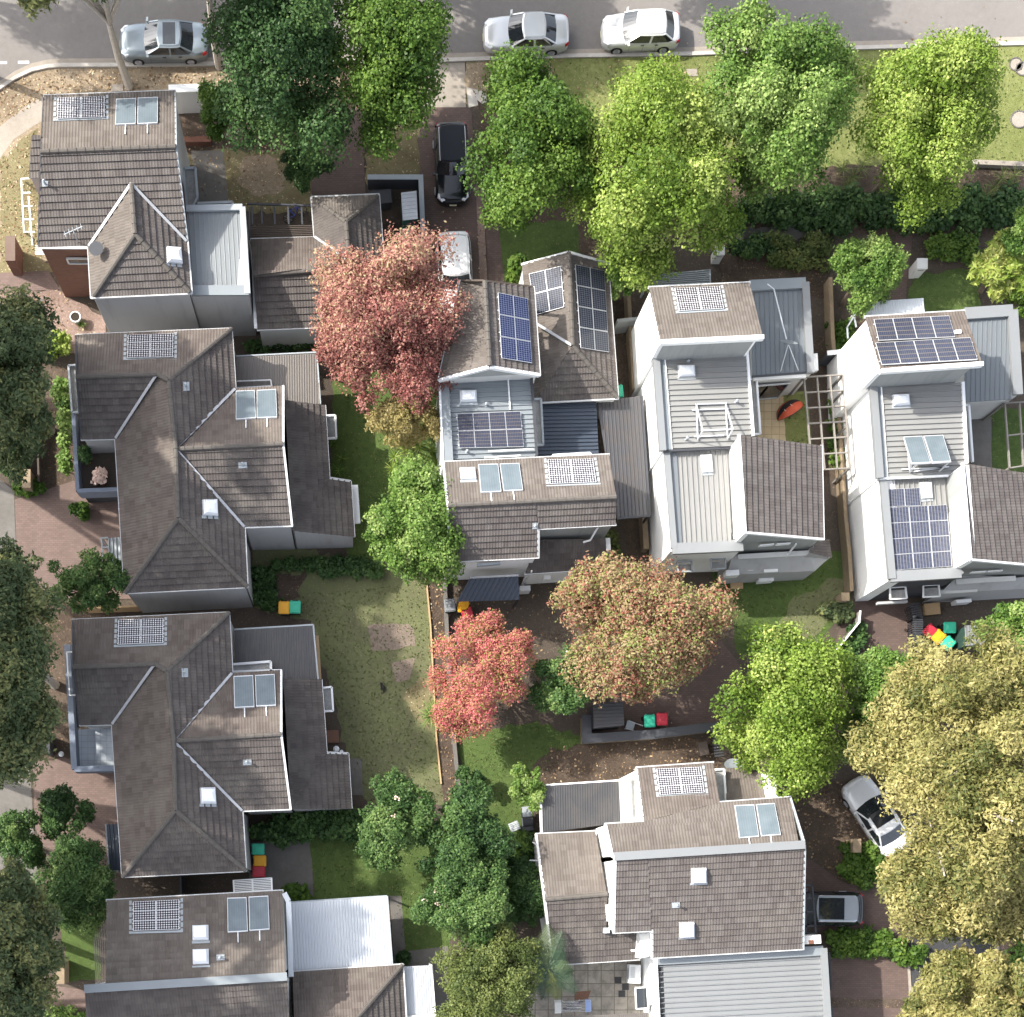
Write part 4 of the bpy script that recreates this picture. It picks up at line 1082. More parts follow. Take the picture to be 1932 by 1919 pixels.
# ---- two grey twin houses on the left
def twin(name, label, o, pts, balc):
    g = House(name, label, *o)
    ez, rz, wz = 5.3, 7.1, 6.95
    nw, ne, wr0, wr1, jn, se, sw, hp, ws0, ws1, er, vN, vS, eN, eE, eS, sv, jE = [pts[k] for k in 'nw ne wr0 wr1 jn se sw hp ws0 ws1 er vN vS eN eE eS sv jE'.split()]
    t3 = lambda p, z: (p[0], p[1], z)
    g.tile('n', [t3(nw, ez), t3(ne, ez), t3(jn, rz), wr1, wr0], (0, 1), 'tile', 'grey')
    g.tile('ws', [t3(ws0, ez), t3(ws1, ez), t3(wr1, wz), wr0], (0, 1), 'tile_shade_dark', 'grey', 0.0)
    g.tile('w', [t3(ws1, ez), t3(sw, ez), t3(hp, rz), jn, wr1], (0, 1), 'tile', 'grey')
    g.tile('s', [t3(sw, ez), t3(se, ez), t3(hp, rz)], (0, 1), 'tile_shade_dark', 'grey')
    g.tile('ne', [t3(ne, ez), t3(vN, ez), t3(jE, rz), jn], (0, 1), 'tile_shade_dark', 'grey')
    g.tile('se', [t3(sv, ez), t3(se, ez), t3(hp, rz), jE], (0, 1), 'tile_shade_dark', 'grey')
    g.tile('en', [t3(vN, ez), t3(eN, ez), t3(er, wz), jE], (0, 1), 'tile', 'grey')
    g.tile('es', [t3(sv, ez), t3(eS, ez), t3(er, wz), jE], (0, 1), 'tile_shade_dark', 'grey')
    lo = pts['lo']
    g.tile('lo', [t3(lo[2], 3.1), t3(lo[4], 2.75), t3(lo[0], 4.1), lo[1], lo[3], lo[5]][:0] or [t3(lo[0], 4.1), t3(lo[1], 3.2), t3(lo[2], 3.2), t3(lo[5], 4.1)], (1, 2), 'tile_shade_dark', 'grey')
    pl = g.planes['lo']
    g.tile('lo2', [(*lo[2], pl.on(*lo[2]).z), (*lo[3], pl.on(*lo[3]).z), (*lo[4], pl.on(*lo[4]).z), (*lo[5], pl.on(*lo[5]).z)], (1, 2), 'tile_shade_dark', 'grey')
    for a, b, za, zb in ((wr0, wr1, wz, wz), (wr1, jn, wz, rz), (ne, jn, ez + .05, rz), (jn, jE, rz, rz), (jE, hp, rz, rz), (hp, sw, rz, ez + .05), (hp, se, rz, ez + .05), (jE, er, wz, wz)):
        g.ridge(t3(a, za), t3(b, zb))
    g.valley(t3(wr1, wz), t3(ws1, ez)); g.valley(t3(jE, wz), t3(vN, ez)); g.valley(t3(jE, wz), t3(sv, ez))
    g.gutter(t3(ws0, ez), t3(ws1, ez), t3(sw, ez), t3(se, ez), t3(sv, ez), t3(eS, ez)); g.gutter(t3(nw, ez), t3(ne, ez), t3(vN, ez))
    g.line('bargeboard', 'trim', [t3(eN, ez), t3(er, wz), t3(eS, ez)], .1, .22, -.06); g.line('bargeboard', 'trim_dark', [t3(nw, ez), t3(wr0, wz), t3(ws0, ez)], .08, .2, -.08)
    g.line('gutter', 'gutter', [t3(lo[1], 3.2), t3(lo[2], 3.2), (*lo[3], pl.on(*lo[3]).z), (*lo[4], pl.on(*lo[4]).z)], .12, .1, -.02)
    return g
p2 = dict(nw=B(543, 580), ne=B(1660, 533), wr0=B(550, 876), wr1=B(1128, 858), jn=B(1212, 905), se=E(1775, 556), sw=E(897, 600), hp=E(1278, 62), ws0=B(585, 1325), ws1=B(830, 1320), er=D(205, 1358), vN=B(1688, 965), vS=None, eN=D(205, 945), eE=None, eS=G(268, 117), sv=E(1755, 128), jE=B(1262, 1396),
          lo=[D(215, 1042), D(503, 1080), D(535, 1602), D(688, 1626), G(714, 198), G(268, 155)])
h = House.__new__(House)
h = twin('hip_roof_house', 'upper of two grey hip roofed twin houses, with plants on its dark balcony', (330, 900), p2, None)
h.panels('n', [B(915, 575), B(1245, 562), B(1243, 732), B(910, 738)], 2, 3, flash=True)
h.collectors('en', [[B(1692, 975), B(1826, 970), B(1835, 1170), B(1692, 1180)], [B(1842, 970), D(152, 962), D(160, 1165), B(1842, 1170)]])
h.vent('ne', [B(1315, 912), B(1358, 910), B(1360, 975), B(1318, 976)], .3, .05); h.vent('es', [B(1710, 1490), B(1770, 1487), B(1775, 1530), B(1712, 1533)], .3, .05)
h.skylight('se', [B(1455, 1755), B(1560, 1752), B(1566, 1872), B(1460, 1866)])
# balcony
z = 3.2
h.box('balcony_floor', 'timber_dark', [B(525, 1150, z - .5), B(840, 1330, z - .5), B(845, 1680, z - .5), B(560, 1690, z - .5)], 2.4)
h.line('balcony_parapet', 'greyblue', [B(525, 1130, z + .45), B(556, 1692, z + .45), B(845, 1682, z + .45)], .2, 1.1, -.55)
h.box('balcony_support', 'charcoal', [B(560, 1400, 2.4), B(830, 1400, 2.4), B(840, 1680, 2.4), B(575, 1690, 2.4)], 0)
h.box('window_hood', 'planter', [B(495, 800, 3.6), B(545, 797, 3.6), B(572, 1125, 3.6), B(518, 1130, 3.6)], 3.3)
h.bars('window_hood', 'trim_grey', [(B(492, 798, 3.7), B(545, 795, 3.7)), (B(492, 798, 3.7), B(518, 1133, 3.7)), (B(518, 1133, 3.7), B(572, 1130, 3.7))], .1, .2)
# entry awning
h.metal('aw', [E(775, 205, 2.8), E(862, 198, 2.9), E(888, 520, 2.9), E(790, 525)], (0, 3), 'metal_blue', None, spacing=.2, name='awning')
h.bars('awning_frame', 'trim_grey', [(E(728, 205, 2.7), E(775, 203, 2.7)), (E(728, 205, 2.7), E(748, 480, 2.7)), (E(735, 272, 2.7), E(780, 270, 2.7)), (E(740, 340, 2.7), E(785, 338, 2.7)), (E(745, 408, 2.7), E(787, 406, 2.7))], .07, .1)
h.posts('awning_frame', 'trim_grey', [(*E(728, 205), 2.7), (*E(748, 480), 2.7)])
# smoky corrugated pergola roof
h.metal('pg', [B(1695, 735, 2.9), D(445, 708, 2.9), D(470, 1070, 2.8), B(1700, 1100)], (0, 3), 'poly_brown', None, spacing=.13, name='pergola_roof', rh=.03, rw=.07)
h.line('pergola_beam', 'trim_grey', [B(1695, 730, 2.85), D(445, 702, 2.85), D(472, 1072, 2.75)], .07, .14)
h.bars('pergola_beam', 'trim', [(B(1700, 908, 3.1), D(115, 898, 3.1)), (D(115, 898, 3.1), D(122, 942, 3.1)), (B(1700, 955, 3.1), D(120, 942, 3.1))], .06, .06)
h.posts('pergola_beam', 'trim_grey', [(*D(445, 708), 2.8), (*D(468, 1060), 2.8)])
h.box('planter_ledge', 'planter', [D(515, 1160, 1.9), D(575, 1158, 1.9), D(582, 1312, 1.9), D(528, 1315, 1.9)], 1.6); h.bars('planter_ledge', 'trim', [(D(513, 1156, 2), D(578, 1153, 2)), (D(578, 1153, 2), D(586, 1316, 2)), (D(586, 1316, 2), D(525, 1318, 2))], .1, .16)
h.box('window_hood', 'trim', [D(697, 1650, 2.2), D(740, 1650, 2.2), G(758, 95, 2.2), G(715, 98, 2.2)], 2.0)
h.done()
p3 = dict(nw=E(520, 795), ne=E(1642, 742), wr0=E(525, 1130), wr1=E(1113, 1108), jn=E(1198, 1163), se=HH(1765, 870), sw=HH(880, 913), hp=HH(1260, 437), ws0=E(572, 1546), ws1=E(806, 1540), er=G(190, 1612), vN=E(1665, 1176), vS=None, eN=G(190, 1155), eE=None, eS=I(258, 427), sv=HH(1738, 440), jE=E(1246, 1660),
          lo=[G(203, 1212), G(478, 1220), G(515, 1745), G(670, 1750), I(694, 425), I(258, 430)])
h = twin('hip_roof_house', 'lower of two grey hip roofed twin houses, with a pale tiled empty balcony', (330, 1420), p3, None)
h.panels('n', [E(848, 790), E(1174, 780), E(1172, 955), E(842, 968)], 2, 3, flash=True)
h.collectors('en', [[E(1676, 1195), E(1815, 1188), E(1825, 1415), E(1682, 1422)], [E(1830, 1188), G(142, 1180), G(152, 1405), E(1838, 1412)]])
h.vent('ne', [E(1303, 1140), E(1348, 1138), E(1350, 1202), E(1306, 1203)], .3, .05); h.vent('es', [E(1742, 1795), E(1803, 1790), E(1806, 1832), E(1744, 1836)], .3, .05)
h.skylight('se', [HH(1440, 273), HH(1545, 271), HH(1553, 390), HH(1444, 388)])
z = 3.2
h.box('balcony_floor', 'paver_pale', [E(560, 1580, z - .5), E(802, 1560, z - .5), E(822, 1840, z - .5), E(572, 1850, z - .5)], 2.3)
h.line('balcony_parapet', 'greyblue', [E(480, 968, z + .4), E(532, 1862, z + .4), E(820, 1855, z + .4)], .3, 1.1, -.55)
h.box('balcony_support', 'charcoal', [E(560, 1600, 2.3), E(800, 1590, 2.3), E(815, 1835, 2.3), E(570, 1840, 2.3)], 0)
h.box('side_ledge', 'charcoal', [E(480, 970, 2.9), E(525, 968, 2.9), E(560, 1560, 2.9), E(510, 1560, 2.9)], 2.4)
h.bars('window_hood', 'trim', [(E(478, 1024, 3.8), E(525, 1022, 3.8)), (E(478, 1024, 3.8), E(500, 1333, 3.8)), (E(500, 1333, 3.8), E(550, 1331, 3.8))], .06, .06)
h.box('window_hood', 'trim_grey', [E(620, 1550, 3.6), E(700, 1545, 3.6), E(725, 1578, 3.6), E(650, 1580, 3.6)], 3.5)
h.metal('aw', [HH(760, 538, 2.8), HH(850, 535, 2.9), HH(872, 868, 2.9), HH(785, 870)], (0, 3), 'metal_navy', None, spacing=.2, name='awning')
h.line('awning_frame', 'trim_grey', [HH(760, 538, 2.8), HH(785, 870, 2.8)], .08, .12); h.posts('awning_frame', 'trim_grey', [(*HH(760, 540), 2.8), (*HH(785, 865), 2.8)])
h.metal('pg', [E(1680, 868, 2.9), G(420, 832, 2.9), G(452, 1216, 2.8), E(1690, 1210)], (0, 3), 'poly_dark', None, spacing=.13, name='pergola_roof', rh=.03, rw=.07)
h.line('pergola_beam', 'trim_grey', [E(1680, 862, 2.85), G(420, 828, 2.85), G(455, 1218, 2.75)], .08, .14); h.posts('pergola_beam', 'trim_grey', [(*G(420, 832), 2.8), (*G(448, 1205), 2.8)])
h.line('pergola_beam', 'timber_tan', [G(447, 905, 2.2), G(468, 1216, 2.2)], .16, .1)
h.box('planter_ledge', 'planter', [E(1675, 1115, 3.3), G(112, 1095, 3.3), G(114, 1155, 3.3), E(1675, 1168, 3.3)], 3.0); h.bars('planter_ledge', 'trim', [(E(1672, 1112, 3.4), G(115, 1092, 3.4)), (G(115, 1092, 3.4), G(118, 1158, 3.4)), (E(1672, 1165, 3.4), G(190, 1155, 3.4))], .12, .2)
h.box('planter_ledge', 'planter', [G(495, 1285, 2.3), G(548, 1280, 2.3), G(558, 1442, 2.3), G(505, 1445, 2.3)], 2.0); h.bars('planter_ledge', 'trim', [(G(492, 1280, 2.4), G(552, 1274, 2.4)), (G(552, 1274, 2.4), G(563, 1445, 2.4)), (G(563, 1445, 2.4), G(500, 1448, 2.4))], .1, .16)
h.done()

# ---- house at the bottom left
h = House('skillion_house', 'bottom left tiled house with a big white corrugated patio roof', 380, 1800)
ez, rz = 5.0, 6.7
h.tile('n', [HH(765, 1085, ez), I(200, 1015, ez), I(222, 1610, rz), HH(760, 1690)], (0, 1), 'tile_sun', 'offwhite')
h.tile('s', [HH(640, 2360, 4.6), I(262, 2250, 4.6), I(236, 1652, 6.55), HH(610, 1740)], (0, 1), 'tile_shade_dark', 'offwhite')
h.line('ridge_flashing', 'metal_blue', [HH(605, 1718, 6.75), I(232, 1628, 6.75)], .42, .12)
h.line('parapet', 'metal_white', [I(212, 1030, 5.15), I(243, 1090, 5.15), I(262, 1630, 5.15)], .26, .2)
h.gutter(HH(765, 1083, ez), I(202, 1013, ez))
h.panels('n', [HH(952, 1092), HH(1288, 1076), HH(1288, 1290), HH(952, 1300)], 2, 3, flash=True)
h.collectors('n', [[HH(1630, 1064), HH(1768, 1060), HH(1778, 1304), HH(1634, 1312)], [HH(1784, 1056), I(96, 1048), I(106, 1290), HH(1790, 1300)]])
h.skylight('n', [HH(1380, 1262), HH(1494, 1258), HH(1496, 1364), HH(1382, 1368)]); h.skylight('n', [HH(1382, 1434), HH(1496, 1430), HH(1498, 1536), HH(1384, 1540)])
h.vent('n', [HH(1552, 1472), HH(1610, 1470), HH(1612, 1510), HH(1554, 1514)])
h.metal('wp', [I(255, 1100, 2.9), I(948, 1055, 2.8), I(984, 1540, 2.8), I(282, 1588)], (0, 3), 'metal_white', None, spacing=.15, name='patio_roof', rh=.03, rw=.08)
h.line('gutter', 'trim_grey', [I(250, 1098, 2.8), I(950, 1052, 2.75), I(986, 1540, 2.75)], .1, .12); h.posts('patio_post', 'trim_grey', [(*I(945, 1060), 2.7), (*I(600, 1080), 2.7), (*I(978, 1535), 2.7)])
gz, gr = 3.0, 4.6
h.tile('lw', [I(272, 1597, gz), I(1060, 1545, gz), I(700, 1965, gr), I(285, 1990)], (0, 1), 'tile', 'offwhite')
h.tile('le', [I(1060, 1545, gz), I(1098, 2200, gz), I(715, 2200, gr), I(700, 1965)], (0, 1), 'tile_shade_dark', 'offwhite')
h.tile('ls', [I(300, 2420, gz), I(1098, 2380, gz), I(715, 2200, gr - .8), I(700, 1967, gr), I(285, 1992, gr)][:0] or [I(300, 2400, 3.0), I(1098, 2360, 3.0), I(700, 1967, gr), I(285, 1992)], (0, 1), 'tile_shade_dark', 'offwhite')
h.ridge(I(1060, 1547, gz), I(700, 1966, gr)); h.gutter(I(272, 1595, gz), I(1062, 1543, gz), I(1096, 2100, gz))
h.metal('sm', [I(1068, 1558, 2.6), I(1268, 1548, 2.5), I(1292, 1895, 2.5), I(1086, 1915)], (0, 3), 'metal_white', None, spacing=.12, name='small_awning', rh=.03, rw=.06)
h.line('awning_frame', 'trim', [I(1268, 1545, 2.45), I(1294, 1898, 2.45)], .08, .1); h.posts('awning_frame', 'trim', [(*I(1266, 1550), 2.4), (*I(1290, 1890), 2.4)])
h.box('porch_roof', 'offwhite', [I(1090, 1912, 2.8), I(1320, 1900, 2.8), I(1330, 2100, 2.8), I(1100, 2100, 2.8)], 0)
z = 2.9
for k in range(6): h.bars('slatted_pergola', 'weathered_timber', [(HH(668 + k * 16, 1168 - k * 4, z), HH(690 + k * 13, 1690 - k * 5, z))], .035, .09)
h.bars('slatted_pergola', 'trim', [(HH(662, 1165, z - .1), HH(760, 1145, z - .1)), (HH(686, 1680, z - .1), HH(756, 1670, z - .1))], .08, .1)
z = 3.6
for k in range(8): h.bars('slatted_screen', 'trim', [(HH(1675, 940 + k * 12, z), I(120, 922 + k * 12, z))], .05, .08)
h.bars('slatted_screen', 'trim', [(HH(1675, 938, z), HH(1680, 1030, z)), (I(120, 920, z), I(124, 1010, z)), (HH(1810, 935, z), HH(1815, 1022, z))], .08, .1)
h.done()

# ---- central house
h = House('mixed_roof_house', 'central house joining tiled gables, blue grey metal roofs and dark solar arrays', 1000, 880)
rz, ez = 7.6, 6.3
h.tile('gw', [D(1478, 190, ez), D(1322, 897, ez), D(1685, 800, rz), D(1650, 190)], (0, 1), 'tile_sun', None)
h.tile('ge', [F(172, 236, ez), F(214, 858, ez), D(1685, 800, rz), D(1650, 190)], (0, 1), 'tile_shade', None)
h.ridge(D(1650, 190, rz), D(1685, 800, rz))
h.box('wall', 'offwhite', [D(1430, 480, 6.2), F(178, 500, 6.2), F(200, 840, 6.2), D(1350, 880, 6.2)], 0)
h.mb('gable', 'stone').face([W(*D(1340, 892, 6.2)), W(*F(205, 850, 6.2)), W(*D(1685, 806, 7.5))])
h.line('bargeboard', 'trim', [D(1322, 899, ez), D(1685, 804, rz), F(216, 862, ez)], .14, .24, -.08)
h.line('bargeboard', 'timber_dark', [D(1478, 188, ez), D(1650, 187, rz), F(172, 232, ez)], .1, .2, -.08)
h.gutter(F(172, 234, ez), F(216, 862, ez)); h.gutter(D(1476, 188, ez), D(1320, 899, ez))
h.posts('carport_post', 'trim_dark', [(*D(1490, 200), 6.1), (*F(160, 250), 6.1)], .12)
h.panels('ge', [D(1745, 268), F(132, 312), F(164, 778), D(1772, 742)], 2, 3, 'cell_blue')
gz, gr = 3.3, 4.7
h.tile('hw', [B2(92, 1895, gz), F(185, 1062, gz), F(452, 655, gr), B2(425, 1812)], (0, 1), 'tile_sun', 'offwhite')
h.tile('he', [B2(702, 1890, gz), F(775, 1028, gz), F(452, 655, gr), B2(425, 1812)], (0, 1), 'tile_shade', 'offwhite')
h.tile('hs', [F(180, 1060, gz), F(775, 1030, gz), F(452, 655, gr)], (0, 1), 'tile_shade_dark', 'offwhite')
h.ridge(B2(425, 1812, gr), F(452, 655, gr)); h.ridge(F(452, 655, gr), F(768, 1024, gz)); h.valley(F(190, 500, 4.0), F(442, 655, gr))
h.gutter(F(180, 1063, gz), F(777, 1032, gz), B2(705, 1890, gz)); h.line('bargeboard', 'trim', [B2(90, 1897, gz), B2(425, 1808, gr), B2(705, 1888, gz)], .1, .2, -.06)
h.panels('hw', [F(138, 135), F(370, 78), F(392, 375), F(188, 432)], 2, 2, 'cell_black')
h.panels('he', [F(472, 68), F(682, 112), F(716, 700), F(512, 668)], 2, 4, 'cell_black')
mz = 5.2
h.metal('m1', [D(1390, 910, mz), F(150, 890, mz), F(190, 1440, mz), D(1425, 1485, mz)], (0, 1), 'metal_blue', 'white', spacing=.24)
h.line('parapet', 'metal_blue', [D(1350, 905, mz + .12), D(1385, 1490, mz + .12)], .55, .3); h.line('parapet', 'trim', [D(1325, 905, mz + .16), D(1350, 1490, mz + .16)], .1, .3)
h.line('parapet', 'trim_dark', [F(158, 890, mz + .08), F(196, 1445, mz + .08)], .12, .2)
h.box('wall', 'white', [D(1325, 905, mz), D(1400, 905, mz), D(1425, 1490, mz), D(1350, 1490, mz)], 0)
h.skylight('m1', [D(1470, 972), D(1592, 970), D(1596, 1052), D(1474, 1056)])
h.panels('m1', [D(1450, 1140), F(80, 1120), F(104, 1378), D(1466, 1388)], 4, 2, 'cell_glint', .2)
h.bars('pipe', 'trim', [(D(1818, 890, mz + .1), D(1832, 1112, mz + .1)), (D(1675, 1410, mz + .25), F(170, 1395, mz + .25)), (D(1648, 1455, mz + .25), F(80, 1440, mz + .25))], .07, .07)
h.vent('m1', [D(1650, 1068), D(1672, 1068), D(1672, 1090), D(1650, 1090)], .25); h.vent('m1', [D(1512, 1405), D(1534, 1405), D(1534, 1428), D(1512, 1428)], .25)
h.box('window_hood', 'planter', [F(178, 1042, 3.9), F(222, 1040, 3.9), F(236, 1358, 3.9), F(198, 1362, 3.9)], 3.7); h.bars('window_hood', 'trim_grey', [(F(174, 1038, 4), F(226, 1036, 4)), (F(226, 1036, 4), F(242, 1364, 4)), (F(242, 1364, 4), F(198, 1366, 4))], .1, .18)
h.metal('m2', [F(222, 1062, 2.95), F(622, 1055, 2.85), F(640, 1428, 2.85), F(195, 1462, 2.95)], (0, 1), 'metal_navy', 'charcoal', spacing=.2, inset=.3, rh=.085)
h.metal('m3', [F(626, 1050, 2.7), F(948, 1012, 2.6), F(1005, 1872, 2.6), F(772, 1890, 2.7), F(690, 1440)], (1, 2), 'metal_dark', None, spacing=.2, rh=.05, name='carport_roof')
h.line('gutter', 'trim_dark', [F(948, 1012, 2.55), F(1005, 1874, 2.55), F(772, 1892, 2.65)], .12, .12); h.posts('carport_post', 'trim_dark', [(*F(940, 1020), 2.5), (*F(1000, 1865), 2.5), (*F(970, 1450), 2.5)])
ez, rz, fz, tz = 5.6, 6.7, 5.75, 5.15
h.tile('sn', [D(1355, 1492, ez), F(714, 1437, ez), F(765, 1738, rz), D(1385, 1800)], (0, 1), 'tile_sun', 'offwhite')
pl = Plane(D(1385, 1803, rz), F(765, 1740, rz), K(760, 106, fz)); zf = lambda p: (p[0], p[1], pl.on(*p).z)
h.tile('ss', [zf(K(205, 136)), zf(K(760, 106)), F(765, 1740, rz), F(190, 1770)], (0, 1), 'tile_shade', None)
h.tile('ss2', [zf(G(1400, 372)), zf(K(205, 342)), zf(F(190, 1770)), D(1385, 1803)], (0, 1), 'tile_shade', 'white')
h.under([W(*zf(K(205, 136))), W(*zf(K(760, 106))), W(*zf(F(765, 1740))), W(*zf(F(190, 1770)))], 0, 'stone')
h.ridge(D(1385, 1801, rz), F(765, 1739, rz)); h.gutter(zf(G(1400, 374)), zf(K(207, 344)), zf(K(207, 138)), zf(K(762, 108))); h.gutter(D(1355, 1490, ez), F(714, 1435, ez))
h.line('bargeboard', 'trim', [D(1353, 1492, ez), D(1383, 1801, rz), zf(G(1398, 372))], .1, .22, -.06)
h.skylight('sn', [D(1470, 1526), D(1580, 1522), D(1590, 1602), D(1480, 1606)], .1); h.collectors('sn', [[D(1604, 1502), D(1746, 1498), D(1770, 1698), D(1622, 1704)], [D(1758, 1498), F(70, 1493), F(98, 1688), D(1786, 1694)]])
h.panels('sn', [F(272, 1468), F(600, 1462), F(626, 1630), F(288, 1642)], 2, 3, flash=True)
h.bars('window_hood', 'trim', [(F(310, 1440, 5.2), F(312, 1450, 5.2)), (F(310, 1440, 5.2), F(578, 1424, 5.2)), (F(578, 1424, 5.2), F(580, 1440, 5.2))], .12, .1)
h.vent('ss', [K(165, 100), K(205, 98), K(205, 140), K(165, 142)], .1)
h.tile('sd', [K(110, 460, 2.9), K(700, 420, 2.9), K(690, 205, 3.9), K(205, 215)], (0, 1), 'tile_shade_dark', 'white')
h.gutter(K(110, 462, 2.9), K(700, 422, 2.9))
h.box('wall', 'offwhite', [K(690, 205, 3.6), K(722, 203, 3.6), K(728, 290, 3.6), K(694, 292, 3.6)], 0)
h.bars('downpipe', 'trim', [(K(640, 120, 5.2), K(580, 220, 4.2)), (K(580, 220, 4.2), K(530, 235, 4.0)), (K(160, 440, 3.2), K(100, 540, .2))], .09, .07)
h.metal('aw', [G(1545, 492, 2.7), G(1890, 476, 2.7), G(1900, 648, 2.35), G(1450, 662)], (0, 3), 'metal_navy', None, spacing=.22, name='awning', rh=.085)
h.line('awning_frame', 'gutter', [G(1545, 490, 2.75), G(1892, 473, 2.75)], .1, .1); h.posts('awning_frame', 'trim_dark', [(*G(1460, 655), 2.3), (*G(1890, 642), 2.3)])
sw = MB(); a_, b_ = W(*zf(G(1600, 385))), W(*zf(K(-60, 370))); a_.z = b_.z = 4.2
sw.bar(a_ + Vector((0, -.02, 0)), b_ + Vector((0, -.02, 0)), .12, .35); sw.build('window', MAT['trim_grey'], h.root)
h.box('air_conditioner', 'trim', [K(75, 548, 1.1), K(150, 545, 1.1), K(152, 580, 1.1), K(78, 584, 1.1)], .2)
h.box('meter_box', 'trim', [K(248, 474, 1.9), K(296, 472, 1.9), K(298, 500, 1.9), K(250, 502, 1.9)], 1.3)
h.done()
# ---- white house in the middle right
h = House('white_house', 'white walled house with an empty collector rack on its pale metal roof', 1370, 800)
h.tile('t', [F(1000, 240, 6.4), F(1722, 205, 6.4), F(1815, 585, 8.2), F(1080, 618)], (0, 1), 'tile_sun', 'white')
h.line('roof_fascia', 'white', [F(1078, 632, 8.12), F(1820, 596, 8.12)], .2, .34); h.gutter(F(998, 236, 6.4), F(1724, 202, 6.4))
h.box('tower_face', 'stone', [F(1112, 560, 7.92), F(1760, 530, 7.92), F(1772, 594, 7.92), F(1118, 626, 7.92)], 5.3)
h.panels('t', [F(1182, 238), F(1510, 224), F(1542, 384), F(1216, 402)], 2, 3, flash=True)
mz = 5.4
h.metal('m', [F(1085, 725, mz), F(1702, 702, mz), F(1745, 1300, mz), F(1575, 1385, mz), F(1145, 1402, mz)], (0, 1), 'metal_light', 'white', spacing=.27, rh=.085)
h.line('parapet', 'metal_grey', [F(1050, 735, mz + .14), F(1098, 1408, mz + .14)], .34, .3); h.line('parapet', 'metal_blue', [F(1084, 735, mz + .05), F(1140, 1400, mz + .05)], .32, .12)
h.line('parapet', 'trim', [F(1704, 702, mz + .05), F(1748, 1300, mz + .05)], .12, .16)
h.box('wall', 'white', [F(1046, 730, mz + .1), F(1120, 730, mz + .1), F(1170, 1405, mz + .1), F(1096, 1405, mz + .1)], 0)
fz = 5.1
h.line('parapet', 'metal_slate', [F(1172, 1414, fz + .02), K(1212, 262, fz + .02)], .36, .1)
h.metal('f', [F(1150, 1415, fz), F(1572, 1392, fz), K(1592, 238, fz), K(1190, 257, fz)], (0, 3), 'metal_light', 'white', spacing=.26, rh=.07)
h.line('parapet', 'metal_grey', [F(1126, 1412, fz + .14), K(1180, 280, fz + .14)], .3, .2); h.line('parapet', 'metal_grey', [K(1165, 285, fz + .1), K(1672, 262, fz + .1)], .55, .26); h.line('parapet', 'metal_grey', [K(1626, 200, fz + .1), K(1660, 262, fz + .1)], .3, .24)
h.line('parapet', 'trim_dark', [F(1104, 1410, mz + .04), F(1590, 1386, mz + .04)], .1, .14)
h.box('wall', 'white', [F(1102, 1412, fz + .05), F(1150, 1412, fz + .05), K(1200, 300, fz + .05), K(1156, 300, fz + .05)], 0)
h.box('wall', 'white', [K(1160, 240, fz - .05), K(1600, 220, fz - .05), K(1668, 285, fz - .05), K(1158, 300, fz - .05)], 0)
h.tile('r', [M(462, 1370, 5.4), N(476, 214, 5.4), K(1690, 165, 7.3), F(1648, 1292)], (0, 1), 'tile_shade', None)
h.box('wall', 'white', [F(1650, 1300, 7.2), F(1690, 1305, 7.2), K(1726, 168, 7.2), K(1692, 165, 7.2)], 0)
h.under([W(*M(462, 1370, 5.4)), W(*N(476, 214, 5.4)), W(*K(1690, 165, 7.3)), W(*F(1648, 1292, 7.3))], 0, 'stone', .08)
h.line('parapet', 'trim', [F(1645, 1290, 7.33), K(1690, 168, 7.33)], .14, .1); h.gutter(M(464, 1370, 5.4), N(478, 216, 5.4))
h.line('bargeboard', 'trim', [K(1692, 168, 7.25), N(476, 216, 5.35)], .1, .2)
h.tile('r2', [N(535, 350, 2.9), N(515, 215, 2.9), N(440, 225, 3.5), N(380, 310)], (0, 1), 'tile_shade_dark', 'grey', inset=.05)
ez = 3.4
h.metal('e', [F(1730, 255, ez), M(330, 232, ez), M(362, 840, ez), F(1745, 872, ez)], (0, 3), 'metal_slate', 'offwhite', spacing=.25, inset=.12, rh=.04)
h.line('parapet', 'metal_blue', [F(1718, 225, ez + .12), M(350, 205, ez + .12)], .55, .2); h.line('parapet', 'metal_grey', [M(348, 200, ez + .12), M(386, 850, ez + .12)], .38, .2)
h.line('gutter', 'trim_dark', [F(1740, 876, ez), M(366, 846, ez)], .1, .1); h.line('wall_capping', 'offwhite', [F(1745, 890, ez - .12), M(350, 870, ez - .12)], .22, .18)
h.box('wall', 'offwhite', [F(1730, 240, ez - .05), M(370, 215, ez - .05), M(398, 845, ez - .05), F(1745, 872, ez - .05)], 0)
pw = W(*F(1745, 895, ez - .1)), W(*M(395, 860, ez - .1))
h.wallwin(pw[0], pw[1], 2.3, .15, .02, .36, name='sliding_door'); h.wallwin(pw[0], pw[1], 2.3, .15, .36, .72, name='sliding_door')
h.box('side_ledge', 'planter', [F(1734, 895, 3.0), F(1768, 892, 3.0), F(1795, 1282, 3.0), F(1752, 1285, 3.0)], 0); h.bars('side_ledge', 'trim', [(F(1732, 890, 3.1), F(1772, 888, 3.1)), (F(1772, 888, 3.1), F(1799, 1286, 3.1)), (F(1799, 1286, 3.1), F(1755, 1290, 3.1))], .1, .16)
h.box('window_hood', 'trim', [M(408, 710, 2.6), M(438, 706, 2.6), M(444, 828, 2.6), M(412, 832, 2.6)], 2.3)
h.skylight('m', [F(1210, 792), F(1330, 790), F(1335, 868), F(1216, 874)]); h.skylight('f', [F(1370, 1436), F(1452, 1432), F(1462, 1556), F(1386, 1560)], .08)
h.vent('m', [F(1610, 1050), F(1640, 1050), F(1640, 1068), F(1610, 1068)], .3); h.vent('m', [F(1258, 1318), F(1280, 1318), F(1280, 1332), F(1258, 1332)], .3); h.vent('m', [F(1268, 758), F(1295, 758), F(1295, 776), F(1268, 776)], .15)
